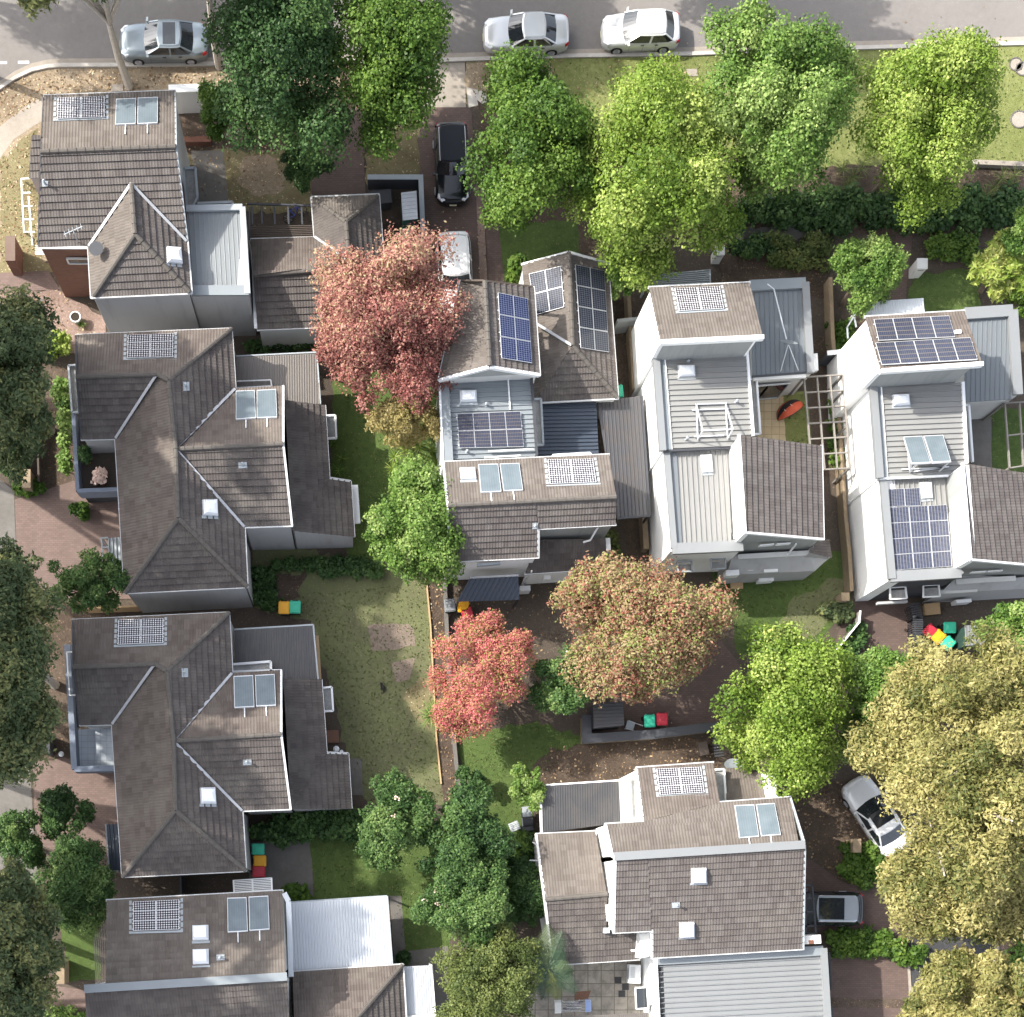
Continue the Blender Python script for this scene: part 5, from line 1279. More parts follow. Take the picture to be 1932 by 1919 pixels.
r0, r1, hi = mz + .12, mz + .12, mz + 1.25
h.bars('collector_rack', 'frame_alu', [(F(1335, 1072, r0), F(1560, 1066, r0)), (F(1310, 1114, r0), F(1575, 1104, r0)), (F(1325, 1305, r0), F(1540, 1296, r0)), (F(1340, 1068, r0), F(1352, 1335, r0)), (F(1550, 1066, r0), F(1566, 1325, r0)),
    (F(1340, 1072, r0), F(1386, 1262, hi)), (F(1550, 1068, r0), F(1602, 1252, hi)), (F(1386, 1262, hi), F(1602, 1252, hi)), (F(1386, 1262, hi), F(1350, 1330, r0)), (F(1602, 1252, hi), F(1566, 1322, r0))], .06, .06)
d = MB(); c_ = h.planes['e'].on(*M(45, 262), .02); dishp = h.planes['e'].on(*M(228, 640), 1.0)
d.tube([c_ + Vector((0, 0, .9)), c_ + Vector((.3, -.3, 1.0)), dishp + Vector((-.1, .25, 0))], .035, 6)
d.tube([dishp, h.planes['e'].on(*M(172, 838), .02)], .022, 6); d.tube([dishp, h.planes['e'].on(*M(300, 830), .02)], .022, 6)
d.build('dish_mast', MAT['frame_alu'], h.root)
d = MB(); nn = Vector((.1, .75, .5)).normalized(); ax = nn.cross(Vector((1, 0, 0))).normalized(); bx = ax.cross(nn).normalized()
for k in range(18):
    a0, a1 = 2 * math.pi * k / 18, 2 * math.pi * (k + 1) / 18
    rr_ = lambda r, a, dp: dishp + bx * r * math.cos(a) + ax * r * math.sin(a) + nn * dp
    d.face([rr_(.46, a0, .1), rr_(.46, a1, .1), rr_(.2, a1, 0), rr_(.2, a0, 0)]); d.face([rr_(.2, a0, 0), rr_(.2, a1, 0), dishp])
d.build('satellite_dish', MAT['metal_blue'], h.root)
# front wall fittings
for x0, y0 in ((1203, 375), (1443, 355)):
    h.box('window_hood', 'planter', [K(x0 + 5, y0 + 20, 3.0), K(x0 + 100, y0 + 14, 3.0), K(x0 + 102, y0 + 66, 3.0), K(x0 + 8, y0 + 72, 3.0)], 2.8)
    h.bars('window_hood', 'trim_grey', [(K(x0, y0, 3.2), K(x0 + 105, y0 - 6, 3.2)), (K(x0, y0, 3.2), K(x0 + 6, y0 + 74, 3.2)), (K(x0 + 105, y0 - 6, 3.2), K(x0 + 108, y0 + 68, 3.2)), (K(x0 + 6, y0 + 74, 3.2), K(x0 + 108, y0 + 68, 3.2))], .07, .1)
h.bars('downpipe', 'trim', [(N(285, 245, 4.8), N(215, 335, 3.2))], .09, .07); h.line('wall_capping', 'offwhite', [K(1640, 340, 3.3), N(375, 312, 3.3)], .25, .12)
h.box('wall', 'grey', [K(1600, 330, 3.2), N(375, 312, 3.2), N(520, 345, 2.6), N(420, 440, 2.2), K(1560, 470, 2.2)], 0)
h.bars('window', 'trim', [(N(18, 262, 5.0), N(120, 252, 5.0)), (N(140, 252, 5.0), N(240, 245, 5.0))], .06, .3)
for q_ in ([K(1555, 435, 2.6), K(1648, 430, 2.6), K(1650, 470, 2.6), K(1558, 476, 2.6)], [N(52, 415, 2.4), N(152, 408, 2.4), N(155, 445, 2.4), N(55, 450, 2.4)], [N(15, 478, .95), N(122, 470, .95), N(125, 510, .95), N(18, 518, .95)]):
    h.box('air_conditioner', 'trim', q_, q_[0][2] - .65)
h.box('meter_box', 'trim', [K(1708, 412, 2.4), K(1750, 409, 2.4), K(1752, 436, 2.4), K(1710, 438, 2.4)], 1.8)
h.bars('window', 'trim', [(N(245, 405, 1.9), N(285, 370, 1.9)), (N(285, 370, 1.9), N(330, 365, 1.9)), (N(330, 365, 1.9), N(285, 410, 1.9))], .06, .1)
h.done()

# ---- white house on the right edge
h = House('white_house', 'white walled house at the right edge with fourteen glinting solar panels on its tower', 1760, 850)
h.tile('t', [M(778, 452, 6.4), M(1490, 408, 6.4), M(1612, 768, 8.2), M(885, 824)], (0, 1), 'tile', 'white')
h.line('roof_fascia', 'white', [M(886, 838, 8.12), M(1618, 788, 8.12)], .2, .34); h.gutter(M(776, 448, 6.4), M(1490, 404, 6.4))
h.box('tower_face', 'stone', [M(912, 760, 7.92), M(1556, 718, 7.92), M(1574, 782, 7.92), M(918, 832, 7.92)], 5.3)
h.panels('t', [M(840, 460), M(1382, 434), M(1428, 590), M(876, 616)], 4, 1, 'cell_glint', .16); h.panels('t', [M(852, 628), M(1535, 590), M(1588, 752), M(898, 790)], 5, 1, 'cell_glint', .16)
h.box('junction_box', 'trim', [M(1422, 540, 7.35), M(1468, 536, 7.35), M(1472, 562, 7.35), M(1426, 566, 7.35)], 7.0)
mz = 5.4
h.metal('m', [M(862, 940, mz), M(1478, 915, mz), M(1505, 1500, mz), M(1370, 1585, mz), M(918, 1600, mz)], (0, 1), 'metal_light', 'white', spacing=.27, rh=.085)
h.line('parapet', 'metal_grey', [M(832, 935, mz + .14), M(882, 1605, mz + .14)], .36, .3); h.line('parapet', 'metal_blue', [M(864, 935, mz + .05), M(916, 1600, mz + .05)], .3, .12)
h.line('parapet', 'trim', [M(1478, 915, mz + .05), M(1506, 1500, mz + .05)], .14, .16)
h.box('wall', 'white', [M(826, 935, mz + .1), M(900, 935, mz + .1), M(945, 1605, mz + .1), M(876, 1605, mz + .1)], 0)
fz = 5.1
h.metal('f', [M(940, 1615, fz), M(1358, 1592, fz), N(1412, 430, fz), N(1000, 455, fz)], (0, 3), 'metal_light', 'white', spacing=.26, rh=.085)
h.line('parapet', 'metal_grey', [M(905, 1615, fz + .14), N(968, 500, fz + .14)], .36, .3); h.line('parapet', 'metal_grey', [N(955, 485, fz + .1), N(1462, 455, fz + .1)], .55, .26); h.line('parapet', 'metal_grey', [N(1422, 410, fz + .1), N(1462, 470, fz + .1)], .3, .24)
h.line('parapet', 'trim', [M(880, 1608, mz + .05), M(1375, 1586, mz + .05)], .1, .14)
h.box('wall', 'white', [M(872, 1620, fz + .05), M(990, 1620, fz + .05), N(1050, 505, fz + .05), N(950, 510, fz + .05)], 0)
h.box('wall', 'charcoal', [N(955, 440, fz - .06), N(1400, 420, fz - .06), N(1460, 482, fz - .06), N(952, 508, fz - .06)], 0)
h.tile('r', [N(2080, 420, 5.2), N(2080, 420, 5.2), M(1478, 1495, 7.3), N(1535, 358, 7.3)][:0] or [M(2000, 1580, 5.3), N(2080, 410, 5.3), N(1537, 360, 7.3), M(1480, 1496)], (0, 1), 'tile_shade', None)
h.box('wall', 'white', [M(1484, 1504, 7.2), M(1524, 1510, 7.2), N(1575, 362, 7.2), N(1536, 358, 7.2)], 0)
h.under([W(*M(2000, 1580, 5.3)), W(*N(2080, 410, 5.3)), W(*N(1537, 360, 7.3)), W(*M(1480, 1496, 7.3))], 0, 'stone', .08)
h.line('parapet', 'trim', [M(1477, 1494, 7.33), N(1535, 362, 7.33)], .14, .1); h.line('bargeboard', 'trim', [N(1537, 362, 7.25), N(2080, 412, 5.25)], .1, .2)
ez = 3.4
h.metal('e', [M(1500, 455, ez), M(1800, 440, ez), M(1830, 1035, ez), M(1490, 1058, ez)], (0, 3), 'metal_slate', 'offwhite', spacing=.25, inset=.12, rh=.04)
h.line('parapet', 'metal_grey', [M(1490, 425, ez + .12), M(1835, 402, ez + .12)], .6, .2); h.line('parapet', 'metal_grey', [M(1835, 398, ez + .12), M(1872, 1005, ez + .12)], .5, .2)
h.box('wall', 'offwhite', [M(1500, 440, ez - .05), M(1848, 415, ez - .05), M(1880, 1000, ez - .05), M(1500, 1050, ez - .05)], 0)
h.box('side_ledge', 'planter', [M(1488, 1085, 3.0), M(1518, 1082, 3.0), M(1545, 1480, 3.0), M(1510, 1485, 3.0)], 0); h.bars('side_ledge', 'trim', [(M(1486, 1080, 3.1), M(1522, 1078, 3.1)), (M(1522, 1078, 3.1), M(1550, 1488, 3.1))], .1, .16)
h.metal('v', [M(762, 338, 3.0), M(1198, 310, 3.0), M(1204, 412, 3.0), M(776, 444)], (0, 3), 'metal_white', None, spacing=.13, name='verandah_roof', rh=.03, rw=.06); h.posts('verandah_post', 'trim', [(*M(768, 345), 2.9), (*M(1192, 318), 2.9)])
h.bars('verandah_rail', 'trim_grey', [(M(755, 350, 2.4), M(650, 520, 2.4)), (M(650, 520, 2.4), M(655, 600, 2.4)), (M(700, 440, 2.4), M(715, 520, 2.4))], .07, .07)
h.skylight('m', [M(978, 1002), M(1096, 998), M(1104, 1076), M(984, 1084)], .25); h.skylight('f', [M(1172, 1632), M(1258, 1628), M(1266, 1742), M(1184, 1748)], .1, name='roof_hatch')
h.panels('f', [M(948, 1680), M(1168, 1670), M(1180, 1800), M(954, 1808)], 2, 1, 'cell_pale', .14); h.panels('f', [M(954, 1812), M(1366, 1792), N(1404, 408), N(992, 436)], 3, 4, 'cell_pale', .14)
a0, hi = mz + .12, mz + 1.25
raised = Plane(M(1055, 1305, a0), M(1340, 1290, a0), M(1396, 1482, hi)); h.planes['rack'] = raised
h.collectors('rack', [[M(1055, 1305), M(1188, 1298), M(1250, 1490), M(1112, 1496)], [M(1200, 1298), M(1338, 1291), M(1396, 1482), M(1262, 1490)]], .02, False)
h.bars('collector_rack', 'frame_alu', [(M(1112, 1498, hi - .1), M(1396, 1484, hi - .1)), (M(1085, 1400, mz + .6), M(1100, 1560, mz + .05)), (M(1115, 1498, hi - .1), M(1100, 1560, mz + .05)), (M(1380, 1486, hi - .1), M(1310, 1555, mz + .05)), (M(1150, 1500, hi - .1), M(1100, 1560, mz + .05)), (M(1040, 1540, mz + .1), M(1330, 1528, mz + .1)), (M(1130, 1555, mz + .1), M(1380, 1520, mz + .1))], .06, .06)
h.bars('downpipe', 'trim', [(M(855, 940, mz + .25), M(895, 1560, mz + .25)), (M(895, 1560, mz + .25), M(862, 1566, mz + .25))], .07, .07)
for x0, y0 in ((958, 560), (1196, 545)):
    h.box('window_hood', 'planter', [N(x0 + 5, y0 + 20, 3.0), N(x0 + 108, y0 + 14, 3.0), N(x0 + 115, y0 + 74, 3.0), N(x0 + 8, y0 + 80, 3.0)], 2.8)
    h.bars('window_hood', 'trim', [(N(x0, y0, 3.2), N(x0 + 110, y0 - 6, 3.2)), (N(x0, y0, 3.2), N(x0 + 0, y0 + 84, 3.2)), (N(x0 + 110, y0 - 6, 3.2), N(x0 + 120, y0 + 78, 3.2)), (N(x0, y0 + 84, 3.2), N(x0 + 120, y0 + 78, 3.2))], .07, .1)
h.box('wall', 'grey', [N(1455, 460, 3.4), N(1860, 490, 3.4), N(2080, 470, 3.4), N(2080, 560, 2.6), N(1320, 600, 2.6)], 0)
h.line('wall_capping', 'offwhite', [N(1430, 520, 3.45), N(1856, 494, 3.45)], .25, .12); h.line('wall_capping', 'offwhite', [N(1320, 592, 2.65), N(1580, 578, 2.65)], .2, .12)
h.bars('window', 'trim', [(N(1535, 455, 4.9), N(1640, 448, 4.9)), (N(1655, 447, 4.9), N(1760, 440, 4.9))], .06, .3)
h.box('air_conditioner', 'trim', [N(1430, 648, 1.3), N(1540, 640, 1.3), N(1545, 662, 1.3), N(1436, 672, 1.3)], .6)
h.box('garage_lintel', 'grey', [N(870, 662, 2.6), N(1085, 650, 2.6), N(1085, 666, 2.6), N(870, 680, 2.6)], 2.3)
h.done()

# ---- brown house at the bottom right
h = House('brown_tiled_house', 'lower right brown tiled house with white walls and two skylights on its wide slope', 1330, 1640)
rz = 7.0
pl = Plane(P(1190, 752, rz), Q(345, 675, rz), P(1460, 95, 5.2)); zf = lambda p: (p[0], p[1], pl.on(*p).z)
h.tile('n', [zf(P(912, 135)), zf(P(1462, 97)), zf(P(1510, 382)), zf(P(958, 520))], (0, 1), 'tile', 'white')
h.tile('n2', [zf(P(690, 538)), zf(P(958, 520)), zf(P(1230, 452)), zf(P(1510, 382)), zf(P(1560, 718)), zf(P(738, 765))], (0, 1), 'tile_sun', 'white')
h.tile('n3', [zf(P(1510, 382)), zf(Q(240, 345)), zf(Q(302, 678)), zf(P(1560, 718))], (0, 1), 'tile_sun', 'white')
pl2 = Plane(P(758, 778, rz), Q(345, 690, rz), P(1020, 1492, 4.7)); zg = lambda p: (p[0], p[1], pl2.on(*p).z)
h.tile('s', [zg(P(1022, 1492)), zg(Q(333, 1428)), zg(Q(345, 690)), zg(P(990, 762))], (0, 1), 'tile_shade', 'white')
h.tile('s2', [zg(P(748, 1312)), zg(P(1020, 1298)), zg(P(990, 762)), zg(P(758, 778))], (0, 1), 'tile_shade', 'white')
h.line('ridge_flashing', 'metal_grey', [P(752, 768, rz + .06), Q(347, 682, rz + .06)], .42, .14)
h.gutter(zf(P(910, 132)), zf(P(1462, 94))); h.gutter(zf(P(688, 536)), zf(P(960, 518))); h.gutter(zf(P(1512, 380)), zf(Q(240, 343))); h.gutter(zg(P(746, 1314)), zg(P(1022, 1300)), zg(P(1022, 1494)), zg(Q(335, 1430)))
h.line('bargeboard', 'trim', [zf(P(688, 538)), zf(P(738, 765)), P(758, 778, rz), zg(P(748, 1312))], .12, .26, -.08); h.line('bargeboard', 'trim', [zf(P(910, 133)), zf(P(958, 520))], .1, .24, -.08); h.line('bargeboard', 'trim_grey', [zf(Q(241, 345)), Q(346, 682, rz), zg(Q(334, 1430))], .1, .24, -.08)
h.panels('n', [P(1052, 138), P(1376, 124), P(1402, 308), P(1078, 326)], 2, 3, flash=True)
h.collectors('n3', [[P(1616, 400), P(1756, 394), P(1792, 624), P(1650, 636)], [P(1770, 392), Q(130, 384), Q(175, 612), P(1806, 622)]])
h.skylight('s', [P(1306, 858), P(1415, 853), P(1418, 958), P(1306, 962)]); h.skylight('s', [P(1220, 1248), P(1328, 1244), P(1330, 1348), P(1222, 1352)]); h.vent('s', [P(1165, 1100), P(1222, 1096), P(1224, 1136), P(1168, 1140)])
# lower west wing
ez, wr = 3.0, 4.3
h.tile('wn', [P(192, 610, ez), P(618, 590, ez), P(700, 1035, wr), P(255, 1075)], (0, 1), 'tile_sun', 'offwhite')
pl3 = Plane(P(255, 1078, wr), P(700, 1040, wr), P(620, 1520, ez)); zh = lambda p: (p[0], p[1], pl3.on(*p).z)
h.tile('ws', [zh(P(310, 1542)), zh(P(932, 1502)), zh(P(938, 1290)), zh(P(690, 1300)), zh(P(700, 1040)), zh(P(255, 1078))][:0] or [zh(P(310, 1542)), zh(P(690, 1520)), zh(P(700, 1040)), zh(P(255, 1078))], (0, 1), 'tile_shade_dark', 'offwhite')
h.tile('ws2', [zh(P(690, 1520)), zh(P(932, 1502)), zh(P(942, 1270)), zh(P(695, 1280))], (0, 1), 'tile_shade_dark', 'offwhite')
h.ridge(P(255, 1077, wr), P(702, 1038, wr)); h.gutter(P(190, 608, ez), P(618, 588, ez)); h.gutter(zh(P(308, 1544)), zh(P(934, 1504))); h.line('bargeboard', 'offwhite', [P(190, 610, ez), P(253, 1076, wr), zh(P(308, 1544))], .12, .26, -.08)
h.box('wall', 'offwhite', [P(935, 1320, 4.4), P(1015, 1316, 4.4), P(1018, 1480, 4.4), P(935, 1500, 4.4)], 0)
h.bars('downpipe', 'trim', [(P(872, 1442, 3.9), P(1010, 1436, 4.2)), (P(620, 600, 3.4), P(690, 575, 4.0)), (P(740, 1215, 4.6), P(752, 1310, 4.6))], .09, .09)
h.box('window_hood', 'trim', [P(692, 1115, 4.9), P(730, 1112, 4.9), P(736, 1228, 4.9), P(700, 1232, 4.9)], 4.7); h.box('chimney_flashing', 'trim_grey', [P(678, 1280, 4.0), P(720, 1278, 4.0), P(720, 1318, 4.0), P(678, 1320, 4.0)], 3.6)
h.bars('clothes_bracket', 'trim', [(P(195, 680, 2.5), P(205, 795, 2.5)), (P(145, 795, 2.5), P(210, 797, 2.5)), (P(165, 665, 2.5), P(195, 680, 2.5))], .07, .07)
# dark corrugated patio roof and white balcony box
h.metal('pr', [P(228, 262, 2.9), P(815, 222, 2.9), P(832, 522, 2.8), P(232, 600)], (0, 3), 'poly_dark', None, spacing=.13, name='patio_roof', rh=.035, rw=.06)
h.line('gutter', 'trim', [P(218, 258, 2.85), P(232, 602, 2.75)], .16, .12); h.line('gutter', 'trim', [P(218, 258, 2.85), P(812, 220, 2.85)], .08, .1); h.posts('patio_post', 'trim', [(*P(222, 268), 2.8), (*P(236, 595), 2.8)])
h.box('balcony', 'white', [P(815, 200, 4.2), P(912, 150, 4.2), P(955, 520, 4.2), P(834, 522, 4.2)], 0); h.box('balcony_floor', 'planter', [P(845, 210, 4.25), P(905, 206, 4.25), P(918, 488, 4.25), P(858, 492, 4.25)], 4.0)
h.bars('balcony_rail', 'trim', [(P(842, 206, 4.6), P(908, 203, 4.6)), (P(908, 203, 4.6), P(922, 490, 4.6)), (P(842, 206, 4.6), P(856, 494, 4.6)), (P(856, 494, 4.6), P(922, 490, 4.6))], .06, .06)
# low north-east wing
h.box('side_ledge', 'planter', [P(1475, 148, 3.6), P(1536, 145, 3.6), P(1550, 372, 3.6), P(1510, 380, 3.6)], 0); h.bars('side_ledge', 'trim', [(P(1472, 145, 3.7), P(1538, 142, 3.7)), (P(1538, 142, 3.7), P(1552, 372, 3.7))], .1, .16)
h.tile('ne', [P(1545, 140, 3.2), Q(30, 122, 3.2), Q(80, 352, 3.9), P(1556, 374)], (0, 1), 'tile_sun', 'offwhite'); h.box('wall', 'white', [Q(70, 165, 4.4), Q(142, 205, 4.4), Q(150, 348, 4.4), Q(84, 352, 4.4)], 0)
# carport frame and chimney on the east side
z = 3.0
h.bars('carport_frame', 'trim_dark', [(Q(330, 978, z), Q(398, 972, z)), (Q(398, 972, z), Q(425, 1322, z)), (Q(332, 1070, z), Q(402, 1066, z)), (Q(330, 1168, z), Q(410, 1164, z)), (Q(325, 1270, z), Q(418, 1266, z)), (Q(345, 980, z), Q(356, 1325, z)), (Q(330, 1325, z), Q(425, 1322, z))], .09, .12)
h.posts('carport_frame', 'trim_dark', [(*Q(398, 975), z), (*Q(423, 1318), z)])
h.box('chimney', 'brick_white', [Q(338, 1338, 4.6), Q(460, 1330, 4.6), Q(464, 1392, 4.6), Q(338, 1398, 4.6)], 0)
h.box('chimney_cap', 'brick_red', [Q(375, 1370, 4.66), Q(408, 1366, 4.66), Q(410, 1394, 4.66), Q(378, 1396, 4.66)], 4.5)
h.done()
# ---- grey metal roofed house on the bottom edge
h = House('metal_roof_house', 'grey ribbed metal roofed house cut by the bottom edge beside the paved yard', 1400, 1880)
mz = 3.9
h.metal('m', [P(1060, 1540, mz), Q(468, 1478, mz), Q(520, 2300, mz), P(1100, 2300, mz)], (0, 1), 'metal_grey', 'offwhite', spacing=.27, rh=.085)
h.line('parapet', 'metal_blue', [P(1055, 1512, mz + .1), Q(475, 1442, mz + .1)], .5, .22); h.line('parapet', 'metal_grey', [Q(478, 1425, mz + .12), Q(530, 2300, mz + .12)], .34, .26); h.line('parapet', 'trim', [P(1046, 1505, mz + .1), P(1086, 2300, mz + .1)], .16, .24)
h.box('wall', 'white', [P(1042, 1500, mz), P(1100, 1500, mz), P(1130, 2200, mz), P(1084, 2200, mz)], 0)
h.box('wall_ledge', 'planter', [P(985, 1600, 2.6), P(1018, 1600, 2.6), P(1040, 1830, 2.6), P(1000, 1838, 2.6)], 2.4)
h.box('window_hood', 'glass', [P(904, 1712, 2.4), P(984, 1708, 2.4), P(994, 1852, 2.4), P(912, 1860, 2.4)], 2.35); h.bars('window_hood', 'trim', [(P(902, 1710, 2.42), P(986, 1706, 2.42)), (P(986, 1706, 2.42), P(996, 1856, 2.42)), (P(902, 1710, 2.42), P(910, 1862, 2.42)), (P(910, 1862, 2.42), P(996, 1856, 2.42))], .07, .08)
h.metal('pr', [P(140, 1930, 2.9), P(1000, 1888, 2.9), P(1010, 2100, 2.8), P(140, 2100)], (0, 3), 'poly_brown', None, spacing=.1, name='patio_roof', rh=.03, rw=.05)
h.bars('side_screen', 'trim_dark', [(Q(512, 1455, 2.6), Q(528, 1720, 2.6)), (Q(530, 1840, 2.6), Q(542, 1990, 2.6))], .07, .5)
h.done()
# ================================================================== CARS
silver = paint('paint_silver_blue', (.22, .26, .285), .5, .3); pearl = paint('paint_pale_silver', (.62, .63, .63), .35); white = paint('paint_white', (.74, .75, .75), .1)
black = paint('paint_black', (.012, .014, .018), .3, .2); sheen_roof = paint('paint_sheen_roof', (.40, .45, .50), .4); dark_roof = plain('paint_black_roof', (.016, .019, .024), .45, .1, .1, spec=.25)  # pale roof of the black car: sheen put into the paint colour
PI = math.pi
car('silver sedan with a black sunroof parked beside the two pale gum trunks', W(312, 92), PI + .01, silver, 4.75, 1.85, 1.46, 'sedan', (-.02, -.30, 0))
car('pale silver sedan parked at the kerb left of the white hatchback', W(990, 77), PI + .03, pearl, 4.6, 1.8, 1.46, 'sedan')
car('white hatchback parked at the kerb, rightmost car on the street', W(1204, 72), PI + .03, paint('paint_silver_white', (.66, .67, .67), .25), 4.2, 1.76, 1.5, 'hatch')
car('black estate car standing on the brick drive between the green trees', W(851, 321), -PI / 2 + .04, black, 4.25, 1.84, 1.62, 'suv', None, dark_roof, rails=True)
car('white car half hidden by the red tree, nose under the tiled gable', W(857, 531), -PI / 2 + .05, white, 4.6, 1.82, 1.62, 'suv')
car('white sedan with black sunroof slanting out from under the golden gum', W(1645, 1541), math.atan2(.84, -.545), white, 4.6, 1.82, 1.44, 'sedan', (.14, -.22, 0))
car('black car with a glass roof backed halfway under the dark carport frame', W(1537, 1714), PI - .01, black, 4.7, 1.84, 1.66, 'suv', (.12, -.46, 0), sheen_roof, rails=True)

# ================================================================== BINS
for col, p, rz, lab in (
    ('yellow', G(210, 703), 0, 'yellow lidded wheelie bin beside a green one on the worn back lawn'),
    ('green', G(289, 699), -.03, 'green lidded wheelie bin beside a yellow one on the worn back lawn'),
    ('green', HH(1852, 715), PI / 2, 'green lidded wheelie bin at the top of the row of three by the grey wall'),
    ('yellow', HH(1865, 800), PI / 2, 'yellow lidded wheelie bin in the middle of the row of three by the grey wall'),
    ('red', HH(1857, 876), PI / 2, 'red lidded wheelie bin at the bottom of the row of three by the grey wall'),
    ('green', K(1008, 1516), .04, 'green lidded wheelie bin beside a red one in front of the brick garden wall'),
    ('red', K(1097, 1503), .02, 'red lidded wheelie bin beside a green one in front of the brick garden wall'),
    ('green', N(1390, 845), PI / 2, 'green lidded wheelie bin standing apart above the tight trio of bins in the fenced yard'),
    ('red', N(1245, 872), -.75, 'red lidded wheelie bin against the curved slatted fence'),
    ('yellow', N(1308, 912), -.75, 'yellow lidded wheelie bin against the curved slatted fence'),
    ('green', N(1378, 960), -.75, 'green lidded wheelie bin against the curved slatted fence'),
    ('yellow', G(1496, 690), 0, 'yellow lidded wheelie bin under the edge of the dark ribbed awning'),
    ('red', G(1526, 748), .3, 'red lidded wheelie bin half covered by the orange and pink tree'),
    ('grey', G(1400, 686), .1, 'grey lidded wheelie bin in the corner beside the dark ribbed awning'),
    ('green', C(1085, 1678), 0, 'green lidded wheelie bin by the small shed above the red tree'),
    ('green', F(779, 978), .1, 'green lidded wheelie bin in the narrow passage beside the dark tiled hip roof')):
    wheelie(col, p, rz, lab)

# ================================================================== WALLS, FENCES, SHEDS
def wall_thing(name, label, cat, pts, w, h, mat, cap=None, capw=None, group=None, slats=None):
    q = [W(x, y, 0) for x, y in pts]; r = thing(name, label, cat, q[0], group); mb = MB(); cp = MB()
    for k, (a, b) in enumerate(zip(q, q[1:])): mb.bar(a + Vector((0, 0, h / 2 + .004 * (k % 3))), b + Vector((0, 0, h / 2 + .004 * (k % 3))), w, h, ext=w / 2 - .002 - .003 * (k % 3))
    if slats:
        mb = MB(); 
        for a, b in zip(q, q[1:]):
            n = int((b - a).length / slats)
            for k in range(n + 1):
                p = a.lerp(b, k / max(n, 1)); d = (b - a).normalized(); s = Vector((-d.y, d.x, 0))
                mb.bar(p + Vector((0, 0, h)) - s * w / 2, p + Vector((0, 0, h)) + s * w / 2, .07, .05); mb.bar(p, p + Vector((0, 0, h)), .05, .03)
    mb.build('panel' if 'fence' in name else 'wall', MAT[mat], r)
    if cap:
        for k, (a, b) in enumerate(zip(q, q[1:])): cp.bar(a + Vector((0, 0, h + .045 + .004 * (k % 3))), b + Vector((0, 0, h + .045 + .004 * (k % 3))), capw or w + .08, .06, ext=(capw or w) / 2 - .003 * (k % 3))
        cp.build('coping', MAT[cap], r)
    return r
wall_thing('yard_fence', 'dark low fence round the small shed yard beside the drive', 'fence', [C(825, 1345), C(1185, 1345), C(1200, 1720), C(1210, 1900)], .22, 1.1, 'charcoal', 'trim_grey', .26)
wall_thing('boundary_wall', 'tan brick wall dividing the passage between the dark hip roof and white house', 'wall', [F(832, 320), F(850, 640), F(872, 1000)], .2, 1.0, 'brick_tan')
wall_thing('boundary_wall', 'tan brick wall along the strip of shrubs left of the right hand white house', 'wall', [M(490, 230), M(505, 620), M(545, 1150), M(580, 1600), M(598, 1919), N(622, 320), N(640, 600)], .2, 1.0, 'brick_tan')
wall_thing('boundary_wall', 'tan brick stub wall at the lower end of the narrow passage', 'wall', [K(945, 60), K(960, 290)], .3, .9, 'brick_tan')
wall_thing('cross_wall', 'grey cross wall closing the passage above the carport roof', 'wall', [F(748, 560), F(895, 545)], .18, 1.7, 'stone')
wall_thing('cross_wall', 'dark gate wall between courtyard and the right hand white house', 'wall', [M(445, 790), M(570, 780)], .16, 1.7, 'charcoal', 'trim')
wall_thing('garden_wall', 'tan brick garden wall with dark coping behind the green and red bins', 'wall', [(1101, 1362), (1101, 1398), (1225, 1390), (1352, 1374)], .34, 1.1, 'brick_tan', 'trim_dark', .5)
wall_thing('slatted_fence', 'dark slatted fence at right angles to the brick garden wall', 'fence', [(1341, 1384), (1346, 1430)], .5, 1.3, 'trim_dark', slats=.14)
wall_thing('slatted_fence', 'curved charcoal slatted fence beside the trio of bins', 'fence', [(1706, 1150), (1712, 1175), (1712, 1212), (1728, 1240), (1758, 1278)], .55, 1.5, 'trim_dark', slats=.11)
wall_thing('fence', 'low white capped fence bending round the spiky plant on the sloping lawn', 'fence', [(1612, 1160), (1610, 1180), (1563, 1238), (1510, 1240)], .05, .9, 'weathered_timber', 'trim', .09)
wall_thing('retaining_wall', 'rough low wall between the brown garden strip and the shaded lawn', 'wall', [(838, 1085), (842, 1180), (850, 1330), (860, 1440), (868, 1512)], .2, .4, 'concrete_dim')
wall_thing('timber_edging', 'thin tan timber edging board along the worn lawn', 'edging', [(804, 1093), (812, 1180), (818, 1290), (823, 1390), (832, 1478)], .08, .14, 'timber_tan')
wall_thing('side_wall', 'white capped wall beside the dark tree by the top left house', 'wall', [A(1275, 800), A(1440, 795)], .26, 2.2, 'offwhite', 'white', .4)
wall_thing('low_brick_wall', 'low brick wall on the garden steps right of the top left house', 'wall', [A(1340, 1035), A(1500, 1030)], .3, .5, 'brick_red')
wall_thing('side_gate', 'thin white rail fence at the foot of the sloping lawn', 'fence', [(1415, 1216), (1432, 1212)], .1, .9, 'weathered_timber', 'trim')
wall_thing('front_fence', 'weathered timber fence behind the leaning twin trunked tree', 'fence', [E(640, 740), E(1010, 725)], .1, 1.2, 'timber_tan')
wall_thing('yard_fence', 'dark fence across the side passage below the lower twin house', 'fence', [HH(1322, 920), HH(1325, 1060)], .1, 1.7, 'trim_dark')
wall_thing('yard_fence', 'dark fence between the hedge and the shaded drive on the left', 'fence', [B(285, 1150), B(300, 1650)], .1, .8, 'timber_dark')
wall_thing('wall', 'low wall under the agapanthus bed at the right edge of the verge lawn', 'wall', [(1830, 312), (1932, 316), (2000, 318)], .25, .4, 'concrete')
